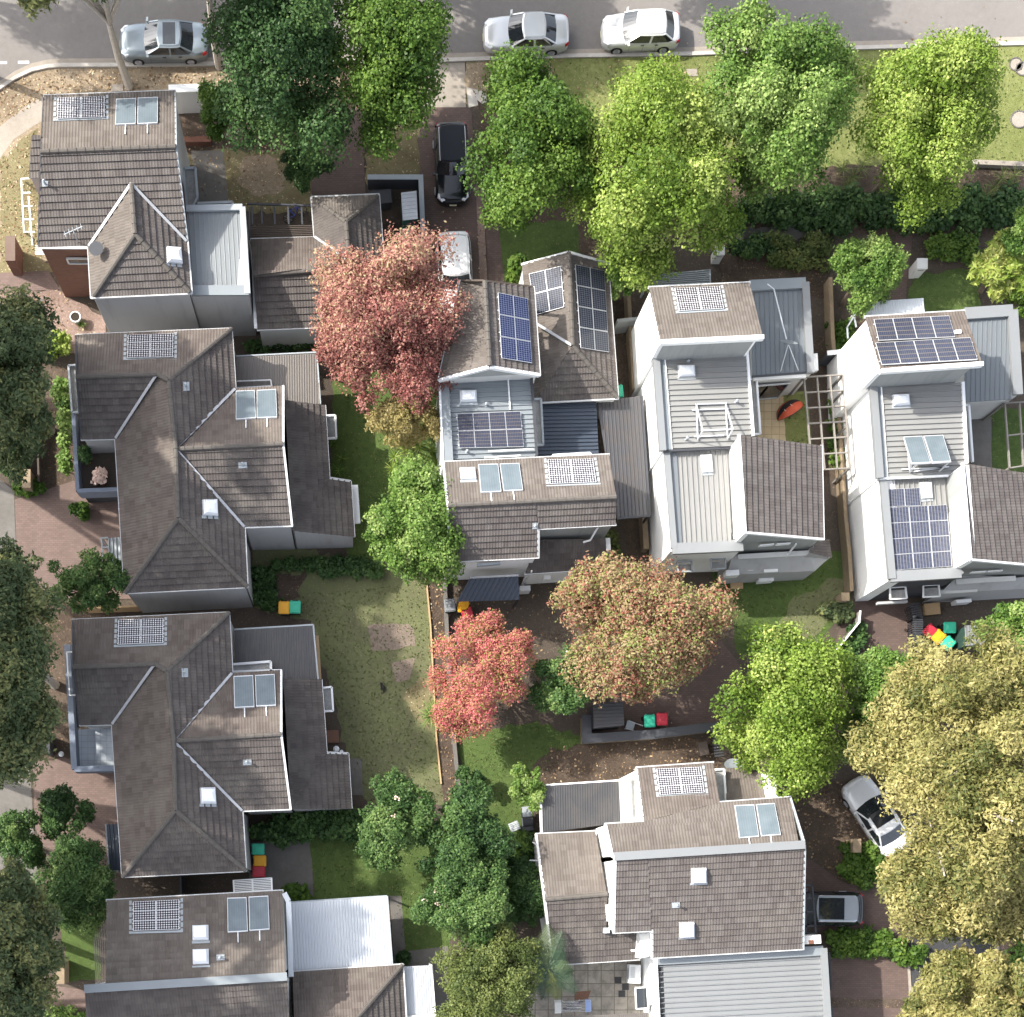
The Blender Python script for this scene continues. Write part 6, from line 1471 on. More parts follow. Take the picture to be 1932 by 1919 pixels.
# brick pillars
def pillar(lab, x, y, h, sx, sy, mat, capm, rz=0):
    q = W(x, y, h); r = thing('brick_pillar', lab, 'pillar', (q.x, q.y, 0), 'brick entrance pillars', rz); RL[r.name] = Vector((0, 0, 0))
    m = MB(); m.box((0, 0, 0), sx, sy, h - .07); m.build('shaft', MAT[mat], r); m = MB(); m.box((0, 0, h - .068), sx + .04, sy + .04, .07); m.build('cap', MAT[capm], r)
pillar('tall red brick pillar beside the white pergola of the top left house', *A(72, 1780), 1.9, .5, 1.3, 'brick_red', 'brick_red')
pillar('tan brick pillar above the brick drive of the upper twin house', *B(188, 1605), 1.3, .42, .95, 'brick_tan', 'brick_tan')
pillar('tan brick pillar beside the lawn of the bottom left house', *HH(432, 1600), 1.4, .4, 1.2, 'brick_tan', 'brick_tan')
pillar('tan brick pillar among the shrubs beside the slanting white sedan', *Q(722, 690), 1.2, .4, .7, 'brick_tan', 'brick_tan')
pillar('tan brick pillar at the corner of the white house garage', *N(638, 625), 1.3, .4, .4, 'brick_tan', 'brick_tan')
# letterbox walls
def letterbox(lab, x, y, h, sx, sy, mat, slot=True):
    q = W(x, y, h); r = thing('letterbox', lab, 'letterbox', (q.x, q.y, 0), 'rendered letterboxes'); RL[r.name] = Vector((0, 0, 0))
    m = MB(); m.box((0, 0, 0), sx, sy, h - .05); m.build('pier', MAT[mat], r); m = MB(); m.box((0, 0, h - .048), sx + .05, sy + .05, .05); m.build('cap', MAT[mat], r)
    m = MB(); m.box((0, -sy / 2 - .004, h - .3), sx * .6, .012, .05); m.build('slot', MAT['trim_dark'], r)
letterbox('pale rendered letterbox pier by the path below the yellow green tree', *B2(1512, 1795), 1.2, .45, .45, 'offwhite')
letterbox('pale rendered letterbox pier left of the variegated shrub', *M(1190, 62), 1.3, .52, .52, 'offwhite')
letterbox('charcoal letterbox wall by the brick drive of the lower twin house', *E(330, 1680), 1.3, .35, 1.0, 'charcoal')
# sheds
def shed(lab, c, h, wallm, roofm, e=(0, 1), spacing=.16):
    q = [W(x, y, h) for x, y in c]; ce = sum(q, Vector()) / 4; r = thing('garden_shed', lab, 'shed', (ce.x, ce.y, 0), 'garden sheds')
    m = MB(); m.prism([p + (ce - p) * .06 - Vector((0, 0, .08)) for p in q], 0); m.build('wall', MAT[wallm], r)
    m = MB(); metal_plane(m, q, e, spacing, .06, .035); m.slab([p - Vector((0, 0, .004)) for p in q], .05); m.build('roof', MAT[roofm], r)
    m = MB(); a, b = q[3].lerp(q[2], .2), q[3].lerp(q[2], .8); d = Vector((b.y - a.y, a.x - b.x, 0)).normalized() * -.02
    a = a + (ce - q[3]) * .06; b = b + (ce - q[2]) * .06; a.z = b.z = 0; o = (a - ce); o.z = 0; d = o.normalized() * .015
    m.face([a + d, b + d, b + d + Vector((0, 0, h * .85)), a + d + Vector((0, 0, h * .85))]); m.build('door', MAT['trim_dark'], r)
MAT['shed_green'] = plain('shed_green', (.03, .06, .05), .5)
shed('small green shed with pale ribbed roof beside the brick drive', [C(1050, 1382), C(1160, 1368), C(1170, 1568), C(1062, 1580)], 2.0, 'shed_green', 'metal_white', (0, 1), .2)
shed('dark shed tucked under the brown red tree by the brick garden wall', [K(600, 1390), K(815, 1380), K(824, 1548), K(606, 1568)], 1.9, 'charcoal', 'metal_dark', (0, 1), .18)
shed('grey ribbed garden shed half under the bright tree at the right edge', [N(1495, 832), N(1640, 826), N(1644, 972), N(1502, 978)], 1.9, 'shed_green', 'metal_grey', (0, 3), .16)
# steel grid pergolas beside the white houses
def pergola(lab, c, nx, ny, z, mat, legs):
    q = [W(x, y, z) for x, y in c]; r = thing('grid_pergola', lab, 'pergola', (q[0].x, q[0].y, 0), 'open grid pergolas'); f = MB()
    L = lambda a, b: (q[0].lerp(q[1], a)).lerp(q[3].lerp(q[2], a), b)
    for i in range(nx + 1): f.bar(L(i / nx, 0), L(i / nx, 1), .07, .14)
    for j in range(ny + 1): f.bar(L(0, j / ny) - Vector((0, 0, .01)), L(1, j / ny) - Vector((0, 0, .01)), .07, .12)
    f.build('beam_grid', MAT[mat], r)
    for a, b in legs: m = MB(); p = L(a, b); m.box((p.x, p.y, 0), .1, .1, z - .08); m.build('leg', MAT[mat], r)
pergola('open grey grid pergola over shrubs beside the orange beach tent', [M(340, 878), M(618, 862), M(668, 1530), M(398, 1546)], 3, 6, 2.7, 'weathered_timber', ((0, 0), (1, 0), (1, .17), (1, .55), (1, 1)))
pergola('open grid pergola over the courtyard at the right edge', [M(1780, 1065), M(1990, 1052), M(2010, 1500), M(1815, 1530)], 2, 2, 2.7, 'weathered_timber', ((0, 0), (0, 1), (1, 1)))
z = 2.7
r = thing('slat_pergola', 'slatted dark pergola under the trees above the tower of the white house', 'pergola', W(*F(1130, 180))); m = MB()
for k in range(7): m.bar(W(*F(1008, 150 + k * 12), z), W(*F(1436, 110 + k * 15), z), .05, .1)
m.bar(W(*F(1436, 108), z), W(*F(1440, 205), z), .07, .12); m.bar(W(*F(1008, 150), z), W(*F(1010, 230), z), .07, .12); m.build('slats', MAT['trim_grey'], r)
for p in (F(1436, 112), F(1010, 155)): m = MB(); q = W(*p, z); m.box((q.x, q.y, 0), .09, .09, z - .05); m.build('leg', MAT['trim_grey'], r)

# ================================================================== SMALL THINGS
def cyl_thing(name, lab, cat, x, y, r0, r1, h, mat, capm=None, group=None, ring=None):
    q = W(x, y, h); m = MB(); m.disc((0, 0, 0), r0, r1, 0, h, 24, 0, 1 if capm else 0)
    o = m.build(name, [MAT[mat]] + ([MAT[capm]] if capm else []), None, loc=None); o.location = (q.x, q.y, 0); RL[o.name] = Vector((0, 0, 0)); tag(o, lab, cat, group)
    if ring:
        m = MB(); n = 24
        for k in range(n):
            a, b = 2 * PI * k / n, 2 * PI * (k + 1) / n
            m.bar((r1 * math.cos(a), r1 * math.sin(a), h), (r1 * math.cos(b), r1 * math.sin(b), h), .06, .06, ext=.01)
        m.build('rim', MAT[ring], o)
    return o
MAT['soil'] = plain('potting_soil', (.03, .022, .016), .95, var=.3, scale=20)
MAT['terracotta'] = plain('terracotta', (.33, .13, .06), .8)
cyl_thing('plant_pot', 'tall white pot of bare soil by the pebble bed', 'pot', *B(540, 445), .2, .27, .6, 'offwhite', 'soil', ring='white')
cyl_thing('manhole_cover', 'big round cover in the leafy bed below the red brick wall', 'manhole', *B(232, 427), .72, .70, .06, 'mulch', 'dirt', 'manhole covers in the ground', 'concrete')
for x, y, lab in ((1916.5, 121, 'upper left of the pair of round concrete covers on the bright verge'), (1929, 130, 'lower right of the pair of round concrete covers on the bright verge'), (1923, 225, 'single larger round concrete cover low on the bright verge')):
    cyl_thing('manhole_cover', lab, 'manhole', x, y, .36 if y < 200 else .48, .35 if y < 200 else .46, .05, 'concrete_dim', 'concrete', 'manhole covers in the ground', 'concrete_dim')
def slab_thing(name, lab, cat, pts, h, mat, group=None):
    q = [W(x, y, h) for x, y in pts]; c = sum(q, Vector()) / len(q); m = MB(); m.prism(q, 0); o = m.build(name, MAT[mat], None, loc=(c.x, c.y, 0)); tag(o, lab, cat, group); return o
slab_thing('pit_lid', 'square concrete lid in the dry verge below the gum trunk', 'pit lid', [A(800, 606), A(884, 604), A(884, 652), A(798, 654)], .05, 'concrete', 'square pit lids')
slab_thing('pit_lid', 'square concrete lid on the green verge right of the hatchback', 'pit lid', [B2(1270, 494), B2(1345, 492), B2(1352, 544), B2(1278, 546)], .05, 'concrete', 'square pit lids')
slab_thing('pit_lid', 'small square drain lid in the chip bed near the white pot', 'pit lid', [B(272, 318), B(308, 316), B(310, 350), B(274, 352)], .05, 'concrete_dim', 'square pit lids')
slab_thing('garden_deck', 'small red brown timber deck beside the lower twin house', 'deck', [G(510, 1585), G(600, 1580), G(606, 1672), G(516, 1676)], .2, 'deck')
slab_thing('garden_paver', 'square tan paver against the white house below its front wall', 'paver', [K(1586, 490), K(1675, 488), K(1677, 568), K(1588, 570)], .12, 'timber_tan')
slab_thing('doormat', 'rusty brown mat lying on the paved yard', 'mat', [P(470, 1740), P(585, 1730), P(565, 1786), P(470, 1800)], .03, 'deck')
for k, y in enumerate((1160, 1230, 1300, 1370, 1440, 1500, 1560)):
    slab_thing('stepping_stone', 'square concrete stepping stone in the bed beside the lower twin house', 'stepping stone', [E(412 + k * 4, y), E(476 + k * 4, y - 4), E(482 + k * 4, y + 52), E(418 + k * 4, y + 54)], .04, 'concrete', 'stepping stones beside the lower twin house')
for k, (a, b) in enumerate(((755, 1632), (808, 1680), (782, 1730))):
    slab_thing('dark_paver', ['topmost', 'middle', 'lowest'][k] + ' of three dark squares in the old grey paving', 'paver', [P(a, b), P(a + 48, b - 1), P(a + 49, b + 46), P(a + 1, b + 47)], .03, 'asphalt_dark', 'dark squares in the paving')
# trampoline-free yard: dog, grill, table, clothes, tent
MAT['fur'] = plain('dark_fur', (.02, .018, .017), .9, var=.4, scale=20); MAT['fur_white'] = plain('white_fur', (.6, .58, .55), .9)
def cat_body():
    """A cat sitting on the lawn, seen from above: one skinned body."""
    o = W(*G(921, 1283)); me = bpy.data.meshes.new('cat')
    V = [(0, 0, .14), (.10, .0, .17), (.19, .01, .19), (.27, .03, .24), (.33, .04, .25), (-.10, -.01, .12), (-.19, .02, .05), (-.25, .1, .04), (-.22, .2, .03),
         (.19, .06, .09), (.20, .07, .02), (.19, -.05, .09), (.20, -.06, .02), (-.03, .09, .06), (.05, .11, .02), (-.03, -.1, .06), (.05, -.12, .02), (.30, .065, .315), (.30, .005, .315)]
    Ed = [(0, 1), (1, 2), (2, 3), (3, 4), (0, 5), (5, 6), (6, 7), (7, 8), (2, 9), (9, 10), (2, 11), (11, 12), (0, 13), (13, 14), (0, 15), (15, 16), (3, 17), (3, 18)]
    rad = [.095, .085, .075, .068, .038, .085, .028, .022, .016, .03, .022, .03, .022, .045, .026, .045, .026, .012, .012]
    me.from_pydata(V, Ed, []); ob = bpy.data.objects.new('cat', me); COL.objects.link(ob); ob.location = o; ob.rotation_euler = (0, 0, 1.9)
    ob.modifiers.new('skin', 'SKIN'); me.skin_vertices[0].data[0].use_root = True
    for v, r in zip(me.skin_vertices[0].data, rad): v.radius = (r, r)
    s = ob.modifiers.new('subd', 'SUBSURF'); s.levels = s.render_levels = 2
    me.materials.append(MAT['fur']); RL[ob.name] = Vector((0, 0, 0))
    return tag(ob, 'small dark cat sitting on the worn lawn', 'cat')
cat_body()
# beach tent
MAT['orange'] = plain('tent_orange', (.58, .10, .045), .6); MAT['blackcloth'] = plain('tent_black', (.03, .025, .025), .7); MAT['cloth_pale'] = plain('tent_window', (.62, .50, .45), .5)
def tent():
    o = W(1490, 778); r = thing('beach_tent', 'half open orange and black pop up tent standing in the courtyard', 'tent', o, None, .6); RL[r.name] = Vector((0, 0, 0))
    n = 16; R0 = .78
    def arc(t, k):        # ribs of a half dome
        a = PI * k / n; tilt = t
        return Vector((R0 * math.cos(a), R0 * math.sin(a) * math.cos(tilt) * .75, R0 * math.sin(a) * math.sin(tilt) * 1.0 + .02))
    for nm, t0, t1, mat in (('black_panel', .5, 1.2, 'blackcloth'), ('orange_hem', .06, .5, 'orange'), ('orange_panel', 1.2, 2.0, 'orange')):
        m = MB(); S_ = 4
        for j in range(S_):
            for k in range(n):
                a, b = t0 + (t1 - t0) * j / S_, t0 + (t1 - t0) * (j + 1) / S_
                m.face([arc(a, k), arc(a, k + 1), arc(b, k + 1), arc(b, k)])
        m.build(nm, MAT[mat], r, smooth=True)
    m = MB(); m.face([arc(1.1, 8) * 1.012, arc(1.1, 11) * 1.012, arc(1.35, 11) * 1.012, arc(1.35, 8) * 1.012]); m.build('window', MAT['cloth_pale'], r)
    m = MB(); m.tube([arc(2.05, k) for k in range(n + 1)], .015, 5); m.tube([arc(.06, k) for k in range(n + 1)], .015, 5); m.build('pole', MAT['trim_dark'], r)
tent()
# clothes airer
def airer():
    c = W(*P(440, 1835)); r = thing('clothes_airer', 'clothes airer spread with pale laundry in the paved yard', 'clothes airer', c, None, .03); RL[r.name] = Vector((0, 0, 0))
    m = MB()
    for x in (-.95, .95): m.bar((x, -.28, .95), (x, .28, .95), .025, .025)
    for k in range(8): m.bar((-.95, -.28 + k * .08, .95), (.95, -.28 + k * .08, .95), .014, .014)
    for x in (-.5, .5):
        m.bar((x, -.3, 0), (-x * .2, .28, .95), .025, .025); m.bar((x, .3, 0), (-x * .2, -.28, .95), .025, .025)
    m.build('frame', MAT['frame_alu'], r)
    rng = random.Random(4)
    cl = [plain('laundry_' + n, c_, .9, var=.05) for n, c_ in (('white', (.72, .72, .70)), ('blue', (.30, .40, .68)), ('grey', (.35, .34, .36)), ('lilac', (.55, .50, .62)), ('black', (.04, .04, .05)), ('cream', (.6, .55, .5)))]
    for x, w, d, mi in ((-.82, .36, .36, 0), (-.38, .3, .05, 4), (-.3, .34, .06, 3), (-.1, .5, .05, 0), (-.05, .5, .05, 2), (.15, .45, .05, 5), (.3, .35, .06, 0), (.45, .3, .05, 4), (.8, .3, .34, 1), (-.2, .5, .06, 2), (.2, .42, .05, 3)):
        y = 0 if d > .2 else -.25 + rng.random() * .46; m = MB(); nn = 5
        for k in range(nn):
            y0, y1 = y - d + 2 * d * k / nn, y - d + 2 * d * (k + 1) / nn; zz = lambda v: .97 - max(0, abs(v - y) / max(d, .05) - (.75 if d > .2 else 0)) * .5
            m.face([(x - w / 2, y0, zz(y0)), (x + w / 2, y0 + .01, zz(y0)), (x + w / 2, y1 + .01, zz(y1)), (x - w / 2, y1, zz(y1))])
        m.build('laundry', cl[mi], r)
airer()
def ac_unit():
    c = W(*P(900, 1612), .8); r = thing('air_conditioner', 'pale outdoor air conditioning unit on the paved yard', 'air conditioner', (c.x, c.y, 0), None, -.03); RL[r.name] = Vector((0, 0, 0))
    m = MB(); m.box((0, 0, .1), .62, 1.0, .72); m.build('case', MAT['trim'], r)
    m = MB(); m.tube([(-.312, 0, .46), (-.325, 0, .46)], .3, 18); m.build('fan_grille', MAT['trim_grey'], r)
    for y in (-.35, .35): m = MB(); m.box((0, y, 0), .5, .08, .1); m.build('foot', MAT['rubber'], r)
    m = MB()
    for k in range(5): m.box((-.22 + k * .05, 0, .823), .018, .8, .008)
    m.build('louvre', MAT['trim_grey'], r)
ac_unit()
def grill():
    c = W(*P(118, 525)); r = thing('barbecue', 'grey barbecue trolley on the grass beside the dark patio roof', 'barbecue', c, None, .08); RL[r.name] = Vector((0, 0, 0))
    m = MB(); m.box((0, 0, .35), .55, .95, .5); m.build('cabinet', MAT['trim_dark'], r)
    m = MB(); m.box((0, .55, .8), .5, .55, .06); m.build('side_shelf', MAT['trim_grey'], r)
    m = MB(); m.tube([(-.27, 0, .88), (.27, 0, .88)], .24, 14); m.build('hood', MAT['charcoal'], r)
    m = MB(); m.tube([(-.3, -.22, 1.0), (-.3, .22, 1.0)], .02, 6); m.build('handle', MAT['frame_alu'], r)
    for x in (-.2, .2):
        for y in (-.4, .4): m = MB(); m.tube([(x - .03, y, .07), (x + .03, y, .07)], .07, 10); m.build('wheel', MAT['rubber'], r); m = MB(); m.box((x, y, .07), .05, .05, .3); m.build('leg', MAT['trim_grey'], r)
grill()
def table():
    c = W(*P(28, 555)); r = thing('folding_table', 'small pale slatted folding table on the shaded grass', 'table', c, None, .4); RL[r.name] = Vector((0, 0, 0))
    m = MB()
    for k in range(5): m.box((0, -.2 + k * .1, .5), .55, .08, .025)
    m.build('tabletop', MAT['metal_white'], r)
    for s in (-1, 1): m = MB(); m.bar((s * .22, -.2, 0), (s * .22, .2, .5), .03, .03); m.bar((s * .2, .2, 0), (s * .2, -.2, .5), .03, .03); m.build('leg', MAT['trim'], r)
table()
def bike():
    c = W(*C(290, 1545)); r = thing('bicycle', 'small blue bicycle lying in the pergola yard', 'bicycle', c, None, .5); RL[r.name] = Vector((0, 0, 0)); bl = plain('bike_blue', (.06, .09, .35), .35)
    for x in (-.42, .42):
        m = MB(); n = 20; pts = [(x + .27 * math.cos(2 * PI * k / n), .27 * math.sin(2 * PI * k / n), .1) for k in range(n + 1)]; m.tube(pts, .022, 6, cap=False)
        w = m.build('wheel', MAT['rubber'], r); m = MB()
        for k in range(6): m.bar((x, 0, .1), (x + .26 * math.cos(k * PI / 3), .26 * math.sin(k * PI / 3), .1), .006, .006)
        m.build('spokes', MAT['frame_alu'], w)
    m = MB()
    for a, b in (((-.42, 0), (-.05, -.05)), ((-.05, -.05), (.3, .3)), ((-.12, .32), (.3, .3)), ((-.12, .32), (-.05, -.05)), ((-.42, 0), (-.12, .32)), ((.42, 0), (.28, .42))): m.tube([(*a, .11), (*b, .12)], .022, 6)
    m.build('frame', bl, r)
    m = MB(); m.tube([(.22, .42, -.0 + .05), (.28, .43, .14), (.24, .45, .3)], .015, 6); m.build('handlebar', MAT['frame_alu'], r)
    m = MB(); m.hexa([Vector((-.24, .36, .08)), Vector((-.02, .35, .1)), Vector((-.02, .39, .1)), Vector((-.24, .42, .08))], [Vector((-.24, .36, .16)), Vector((-.02, .35, .14)), Vector((-.02, .39, .14)), Vector((-.24, .42, .16))]); m.build('saddle', MAT['rubber'], r)
bike()
def dish(lab, x, y, h, rr, mat):
    q = W(x, y, h); r = thing('satellite_dish', lab, 'satellite dish', (q.x, q.y, 0)); RL[r.name] = Vector((0, 0, 0)); m = MB(); n = 20
    nn = Vector((-.1, .55, .8)).normalized(); ax = nn.cross(Vector((1, 0, 0))).normalized(); bx = ax.cross(nn); o = Vector((0, 0, h))
    for k in range(n):
        a0, a1 = 2 * PI * k / n, 2 * PI * (k + 1) / n; f = lambda r_, a, d: o + bx * r_ * math.cos(a) + ax * r_ * math.sin(a) * .85 + nn * d
        m.face([f(rr, a0, .1), f(rr, a1, .1), f(rr * .5, a1, .02), f(rr * .5, a0, .02)]); m.face([f(rr * .5, a0, .02), f(rr * .5, a1, .02), o])
    m.build('reflector', MAT[mat], r); m = MB(); m.tube([(0, -.1, 0), (0, -.1, h - .2), tuple(o)], .03, 6); m.tube([tuple(o + ax * rr * .8), tuple(o + nn * .5)], .015, 5); m.build('mast', MAT['trim_grey'], r)
dish('grey satellite dish on a pole above the brown tiled house', *P(1606, 116), 2.6, .48, 'metal_blue')
def lamp(lab, x, y, rr):
    q = W(x, y, .35); r = thing('garden_light', lab, 'garden light', (q.x, q.y, 0), 'white garden lights'); RL[r.name] = Vector((0, 0, 0)); m = MB(); m.tube([(0, 0, 0), (0, 0, .28)], .03, 8); m.build('post', MAT['trim_dark'], r)
    m = MB(); m.disc((0, 0, .28), rr, rr, 0, .05, 14); m.disc((0, 0, .33), rr, rr * .5, 0, .07, 14); m.build('globe', MAT['dome'], r)
lamp('larger white garden light beside the small timber deck', *G(585, 1718), .17); lamp('smaller white garden light nearest the low dark roof corner', *G(622, 1738), .11); lamp('white garden light beside the brick drive of the lower twin house', *E(438, 1754), .15)
def crate(lab, x, y, s_, h, mat, n='storage_box', rz=.1):
    q = W(x, y, h); r = thing(n, lab, n.replace('_', ' '), (q.x, q.y, 0), None, rz); RL[r.name] = Vector((0, 0, 0)); m = MB(); m.hexa([Vector((a * s_[0] * .45, b * s_[1] * .45, 0)) for a, b in ((-1, -1), (1, -1), (1, 1), (-1, 1))], [Vector((a * s_[0] * .5, b * s_[1] * .5, h * .85)) for a, b in ((-1, -1), (1, -1), (1, 1), (-1, 1))]); m.build('tub', MAT[mat], r)
    m = MB(); m.box((0, 0, h * .852), s_[0] * 1.05, s_[1] * 1.05, h * .15); m.build('lid', MAT[mat], r)
crate('dark storage box against the yard fence beside the low tiled wing', *C(905, 1410), (1.1, .7), .9, 'charcoal')
crate('tan timber pallet bench by the dark wall of the right hand white house', *N(1262, 712), (.8, .6), .45, 'timber_tan', 'garden_bench')
# dog kennel-like sack beside slatted fence
crate('dark compost tub beside the dark slatted fence', *K(1395, 1715), (.45, .7), .6, 'timber_dark', 'compost_bin', .2)
# bundle of garden furniture behind the bins
r = thing('folding_chair', 'pale folded garden chair lying between the dark shed and the green bin', 'folding chair', W(*K(895, 1565)), None, -.3); RL[r.name] = Vector((0, 0, 0))
m = MB()
for y in (-.22, .22): m.bar((-.5, y, .1), (.5, y * .9, .3), .035, .035); m.bar((-.45, y, .35), (.45, y * .9, .12), .035, .035)
m.build('frame', MAT['trim'], r); m = MB(); m.slab([Vector((-.5, -.2, .32)), Vector((-.05, -.2, .25)), Vector((-.05, .2, .25)), Vector((-.5, .2, .32))], .02); m.build('seat', MAT['metal_white'], r)
# balcony plants
def potplant(lab, x, y, z, pr, mat, fr, n, leaf, seed):
    q = W(x, y, z); r = thing('potted_plant', lab, 'potted plant', q, 'pots on the dark balcony'); m = MB(); m.disc((q.x, q.y, z), pr * .7, pr, 0, pr * 1.4, 16, 0, 1); m.build('pot', [MAT['terracotta'], MAT['soil']], r)
    c = q + Vector((0, .1, pr * 1.4 + fr)); cl, rd = crown_clumps(c, fr, fr, fr, 9, seed, (.4, .6)); leaf_mesh('leaves', cl, rd, n, leaf, seed, MAT[mat], r, elong=2)
potplant('dark leafy plant in a terracotta pot on the balcony', *B(632, 1478), 2.75, .28, 'leaf_dark', .42, 500, .12, 3)
potplant('cream variegated plant in a pot on the balcony', *B(732, 1640), 2.75, .22, 'flower', .38, 420, .12, 4)
# ================================================================== TREES AND PLANTS
def gpos(gx, gy, zc):          # picture position of a crown at height zc standing over ground point (drawing units)
    k = H / (H - zc); return NX + (gx - NX) * k, NY + (gy - NY) * k
# street gums at the top left: pale leaning trunks in view, crowns mostly above the frame
for gx, gy, lab, sd_ in ((244, 163, 'pale trunked gum tree standing in the dry verge left of the silver sedan', 3), (414, 126, 'pale trunked gum tree standing at the kerb right of the silver sedan', 8)):
    x, y = gpos(gx, gy, 12.5)
    tree('gum_tree', lab, x, y, 12.5, 150, 130, 2.8, 'leaf_gumdark', 7500, .22, 26, sd_, 'bark_pale', .2, 'street gum trees', (.2, .34), elong=2.6, tintv=.6)
# wholly outside the frame: trees whose shade falls on the road and the left hand roofs
for gx, gy, zc, r_, n in ((-235, -75, 11, 150, 8000), (20, -170, 11, 140, 7000), (600, -85, 9, 150, 8000), (760, -70, 8, 130, 7000), (1160, -85, 9, 160, 9000), (1260, -60, 9, 110, 6000), (-30, 140, 13.5, 150, 5000)):
    x, y = gpos(gx, gy, zc)
    tree('street_tree', 'green street tree across the road, beyond the frame', x, y, zc, r_, r_, 3.2, 'leaf_mid', n, .22, 22, int(gx) % 97, 'bark', .2, 'street trees beyond the frame', elong=1.8)
for k, gy in enumerate((640, 820, 1010, 1200, 1390, 1590, 1780)):  # unseen row added to block sun from the left houses and lawn
    gx = -205 - 40 * (k % 2); zc = 18 + (k % 3) * .8; x, y = gpos(gx, gy, zc)
    tree('shading_gum_tree', 'tall gum tree added beyond the frame to shade the left hand roofs', x, y, zc, 180, 185, 9.5, 'leaf_gumdark', 4200, .36, 44, 40 + k, 'bark_pale', .3, 'gums added beyond the frame for shade', (.18, .3), elong=2.6)
# big dark trees by the top drive
tree('dark_tree', 'big dark green tree over the drive beside the second gum trunk', 540, 128, 8.0, 128, 155, 4.0, 'leaf_dark', 17000, .20, 40, 11, group='dark trees by the drive', extra=((470, 205, 6, 75), (585, 235, 5, 70), (540, 40, 8, 90), (500, 215, 4, 60)))
tree('bright_tree', 'bright green tree overhanging the concrete drive crossing', 735, 120, 7.5, 100, 150, 3.6, 'leaf_mid', 14000, .19, 36, 12, extra=((760, 60, 8, 80), (710, 235, 4.5, 55)))
tree('round_shrub_tree', 'round yellow tipped shrub tree right of the top left house', 412, 208, 3.2, 40, 48, 1.7, 'leaf_mid', 4000, .15, 20, 13)
tree('flowering_shrub', 'twiggy green shrub at the end of the low dark pergola', 574, 322, 2.0, 44, 46, 1.2, 'leaf_dark', 3500, .14, 18, 14, cat='shrub')
# row along the garden beds at the top right
tree('camphor_tree', 'dark green tree beside the black estate car', 1008, 290, 6.5, 112, 150, 3.6, 'leaf_mid', 17000, .19, 42, 21, group='bushy trees along the verge', extra=((985, 185, 6.5, 60), (962, 400, 4.5, 55), (1060, 260, 5.5, 65)))
tree('camphor_tree', 'large yellow green tree in front of the tiled hip roof', 1238, 330, 7.5, 135, 165, 4.0, 'leaf_lime', 21000, .19, 50, 22, group='bushy trees along the verge', extra=((1240, 190, 7, 75), (1320, 235, 6.5, 75), (1130, 400, 6, 60), (1205, 490, 5, 70), (1330, 420, 5.5, 75)))
tree('camphor_tree', 'pale green tree overlapping the kerb right of the hatchback', 1465, 190, 7.5, 125, 140, 4.0, 'leaf_bright', 18000, .19, 44, 23, group='bushy trees along the verge', extra=((1400, 75, 8, 70), (1560, 150, 6.5, 65), (1490, 300, 5.5, 85), (1445, 330, 4.5, 70)))
tree('camphor_tree', 'bright yellow green tree at the top right on the verge lawn', 1748, 225, 7.5, 112, 130, 4.0, 'leaf_lime', 18000, .18, 46, 24, group='bushy trees along the verge', extra=((1790, 130, 7.5, 80), (1680, 150, 6.5, 60), (1745, 345, 5.5, 75), (1830, 220, 6, 60)))
tree('small_tree', 'small bright green tree between the two white houses', 1632, 522, 3.6, 62, 74, 1.9, 'leaf_bright', 6500, .16, 26, 25)
tree('small_tree', 'small grey green bush at the corner of the white tower', 1180, 520, 3.2, 42, 46, 1.5, 'leaf_bright', 3200, .15, 16, 26)
tree('variegated_shrub', 'yellow variegated shrub at the right edge above the metal roof', 1895, 505, 3.0, 58, 62, 1.5, 'leaf_variegated', 2600, .26, 22, 27, elong=3.2, cat='shrub', up=.65)
tree('small_tree', 'green tree at the right edge above the variegated shrub', 1930, 445, 4.5, 42, 50, 1.8, 'leaf_bright', 3000, .17, 16, 28)
tree('small_tree', 'green bush at the right edge below the variegated shrub', 1930, 560, 2.5, 30, 50, 1.2, 'leaf_mid', 2000, .16, 12, 29)
# autumn trees
tree('autumn_tree', 'large dusty red autumn tree over the white car and two roofs', 738, 590, 6.8, 132, 145, 3.6, 'leaf_red', grad=.35, n=26000, leaf=.15, k=60, seed=31, group='autumn coloured trees', ctv=.2, cr=(.18, .32), elong=1.7, tintv=.75, extra=((660, 560, 6, 70), (800, 640, 5.5, 65), (700, 690, 5.5, 70), (645, 645, 5.5, 60), (800, 720, 4.8, 50)))
tree('autumn_tree', 'orange and pink autumn tree beside the timber edged lawn', 903, 1275, 4.2, 92, 100, 2.4, 'leaf_orange', 17000, .13, 44, 32, group='autumn coloured trees', ctv=.2, cr=(.2, .34), elong=1.4, tintv=.7, extra=((870, 1350, 3.5, 55), (905, 1190, 4, 45), (955, 1230, 3.8, 50)))
tree('autumn_tree', 'broad brown and rust autumn tree below the white house', 1205, 1182, 5.2, 142, 132, 2.9, 'leaf_brown', 26000, .15, 60, 33, group='autumn coloured trees', ctv=.2, cr=(.2, .34), elong=2.0, tintv=.8, extra=((1285, 1170, 4.8, 55), (1115, 1110, 5, 65), (1200, 1270, 4.5, 60)))
tree('golden_tree', 'small golden olive tree below the large red tree', 765, 788, 3.6, 64, 58, 1.8, 'leaf_gold', 7500, .11, 26, 34, elong=2.2)
tree('lime_tree', 'lime green tree against the tiled end of the central house', 785, 1000, 5.0, 78, 112, 2.6, 'leaf_bright', 11500, .18, 34, 35, extra=((830, 1060, 4, 55), (795, 920, 5, 50)))
tree('frangipani', 'dark green tree with cream blossom beside the orange tree', 1062, 1292, 3.4, 54, 62, 1.7, 'leaf_deep', 6000, .17, 24, 36, flowers=7)
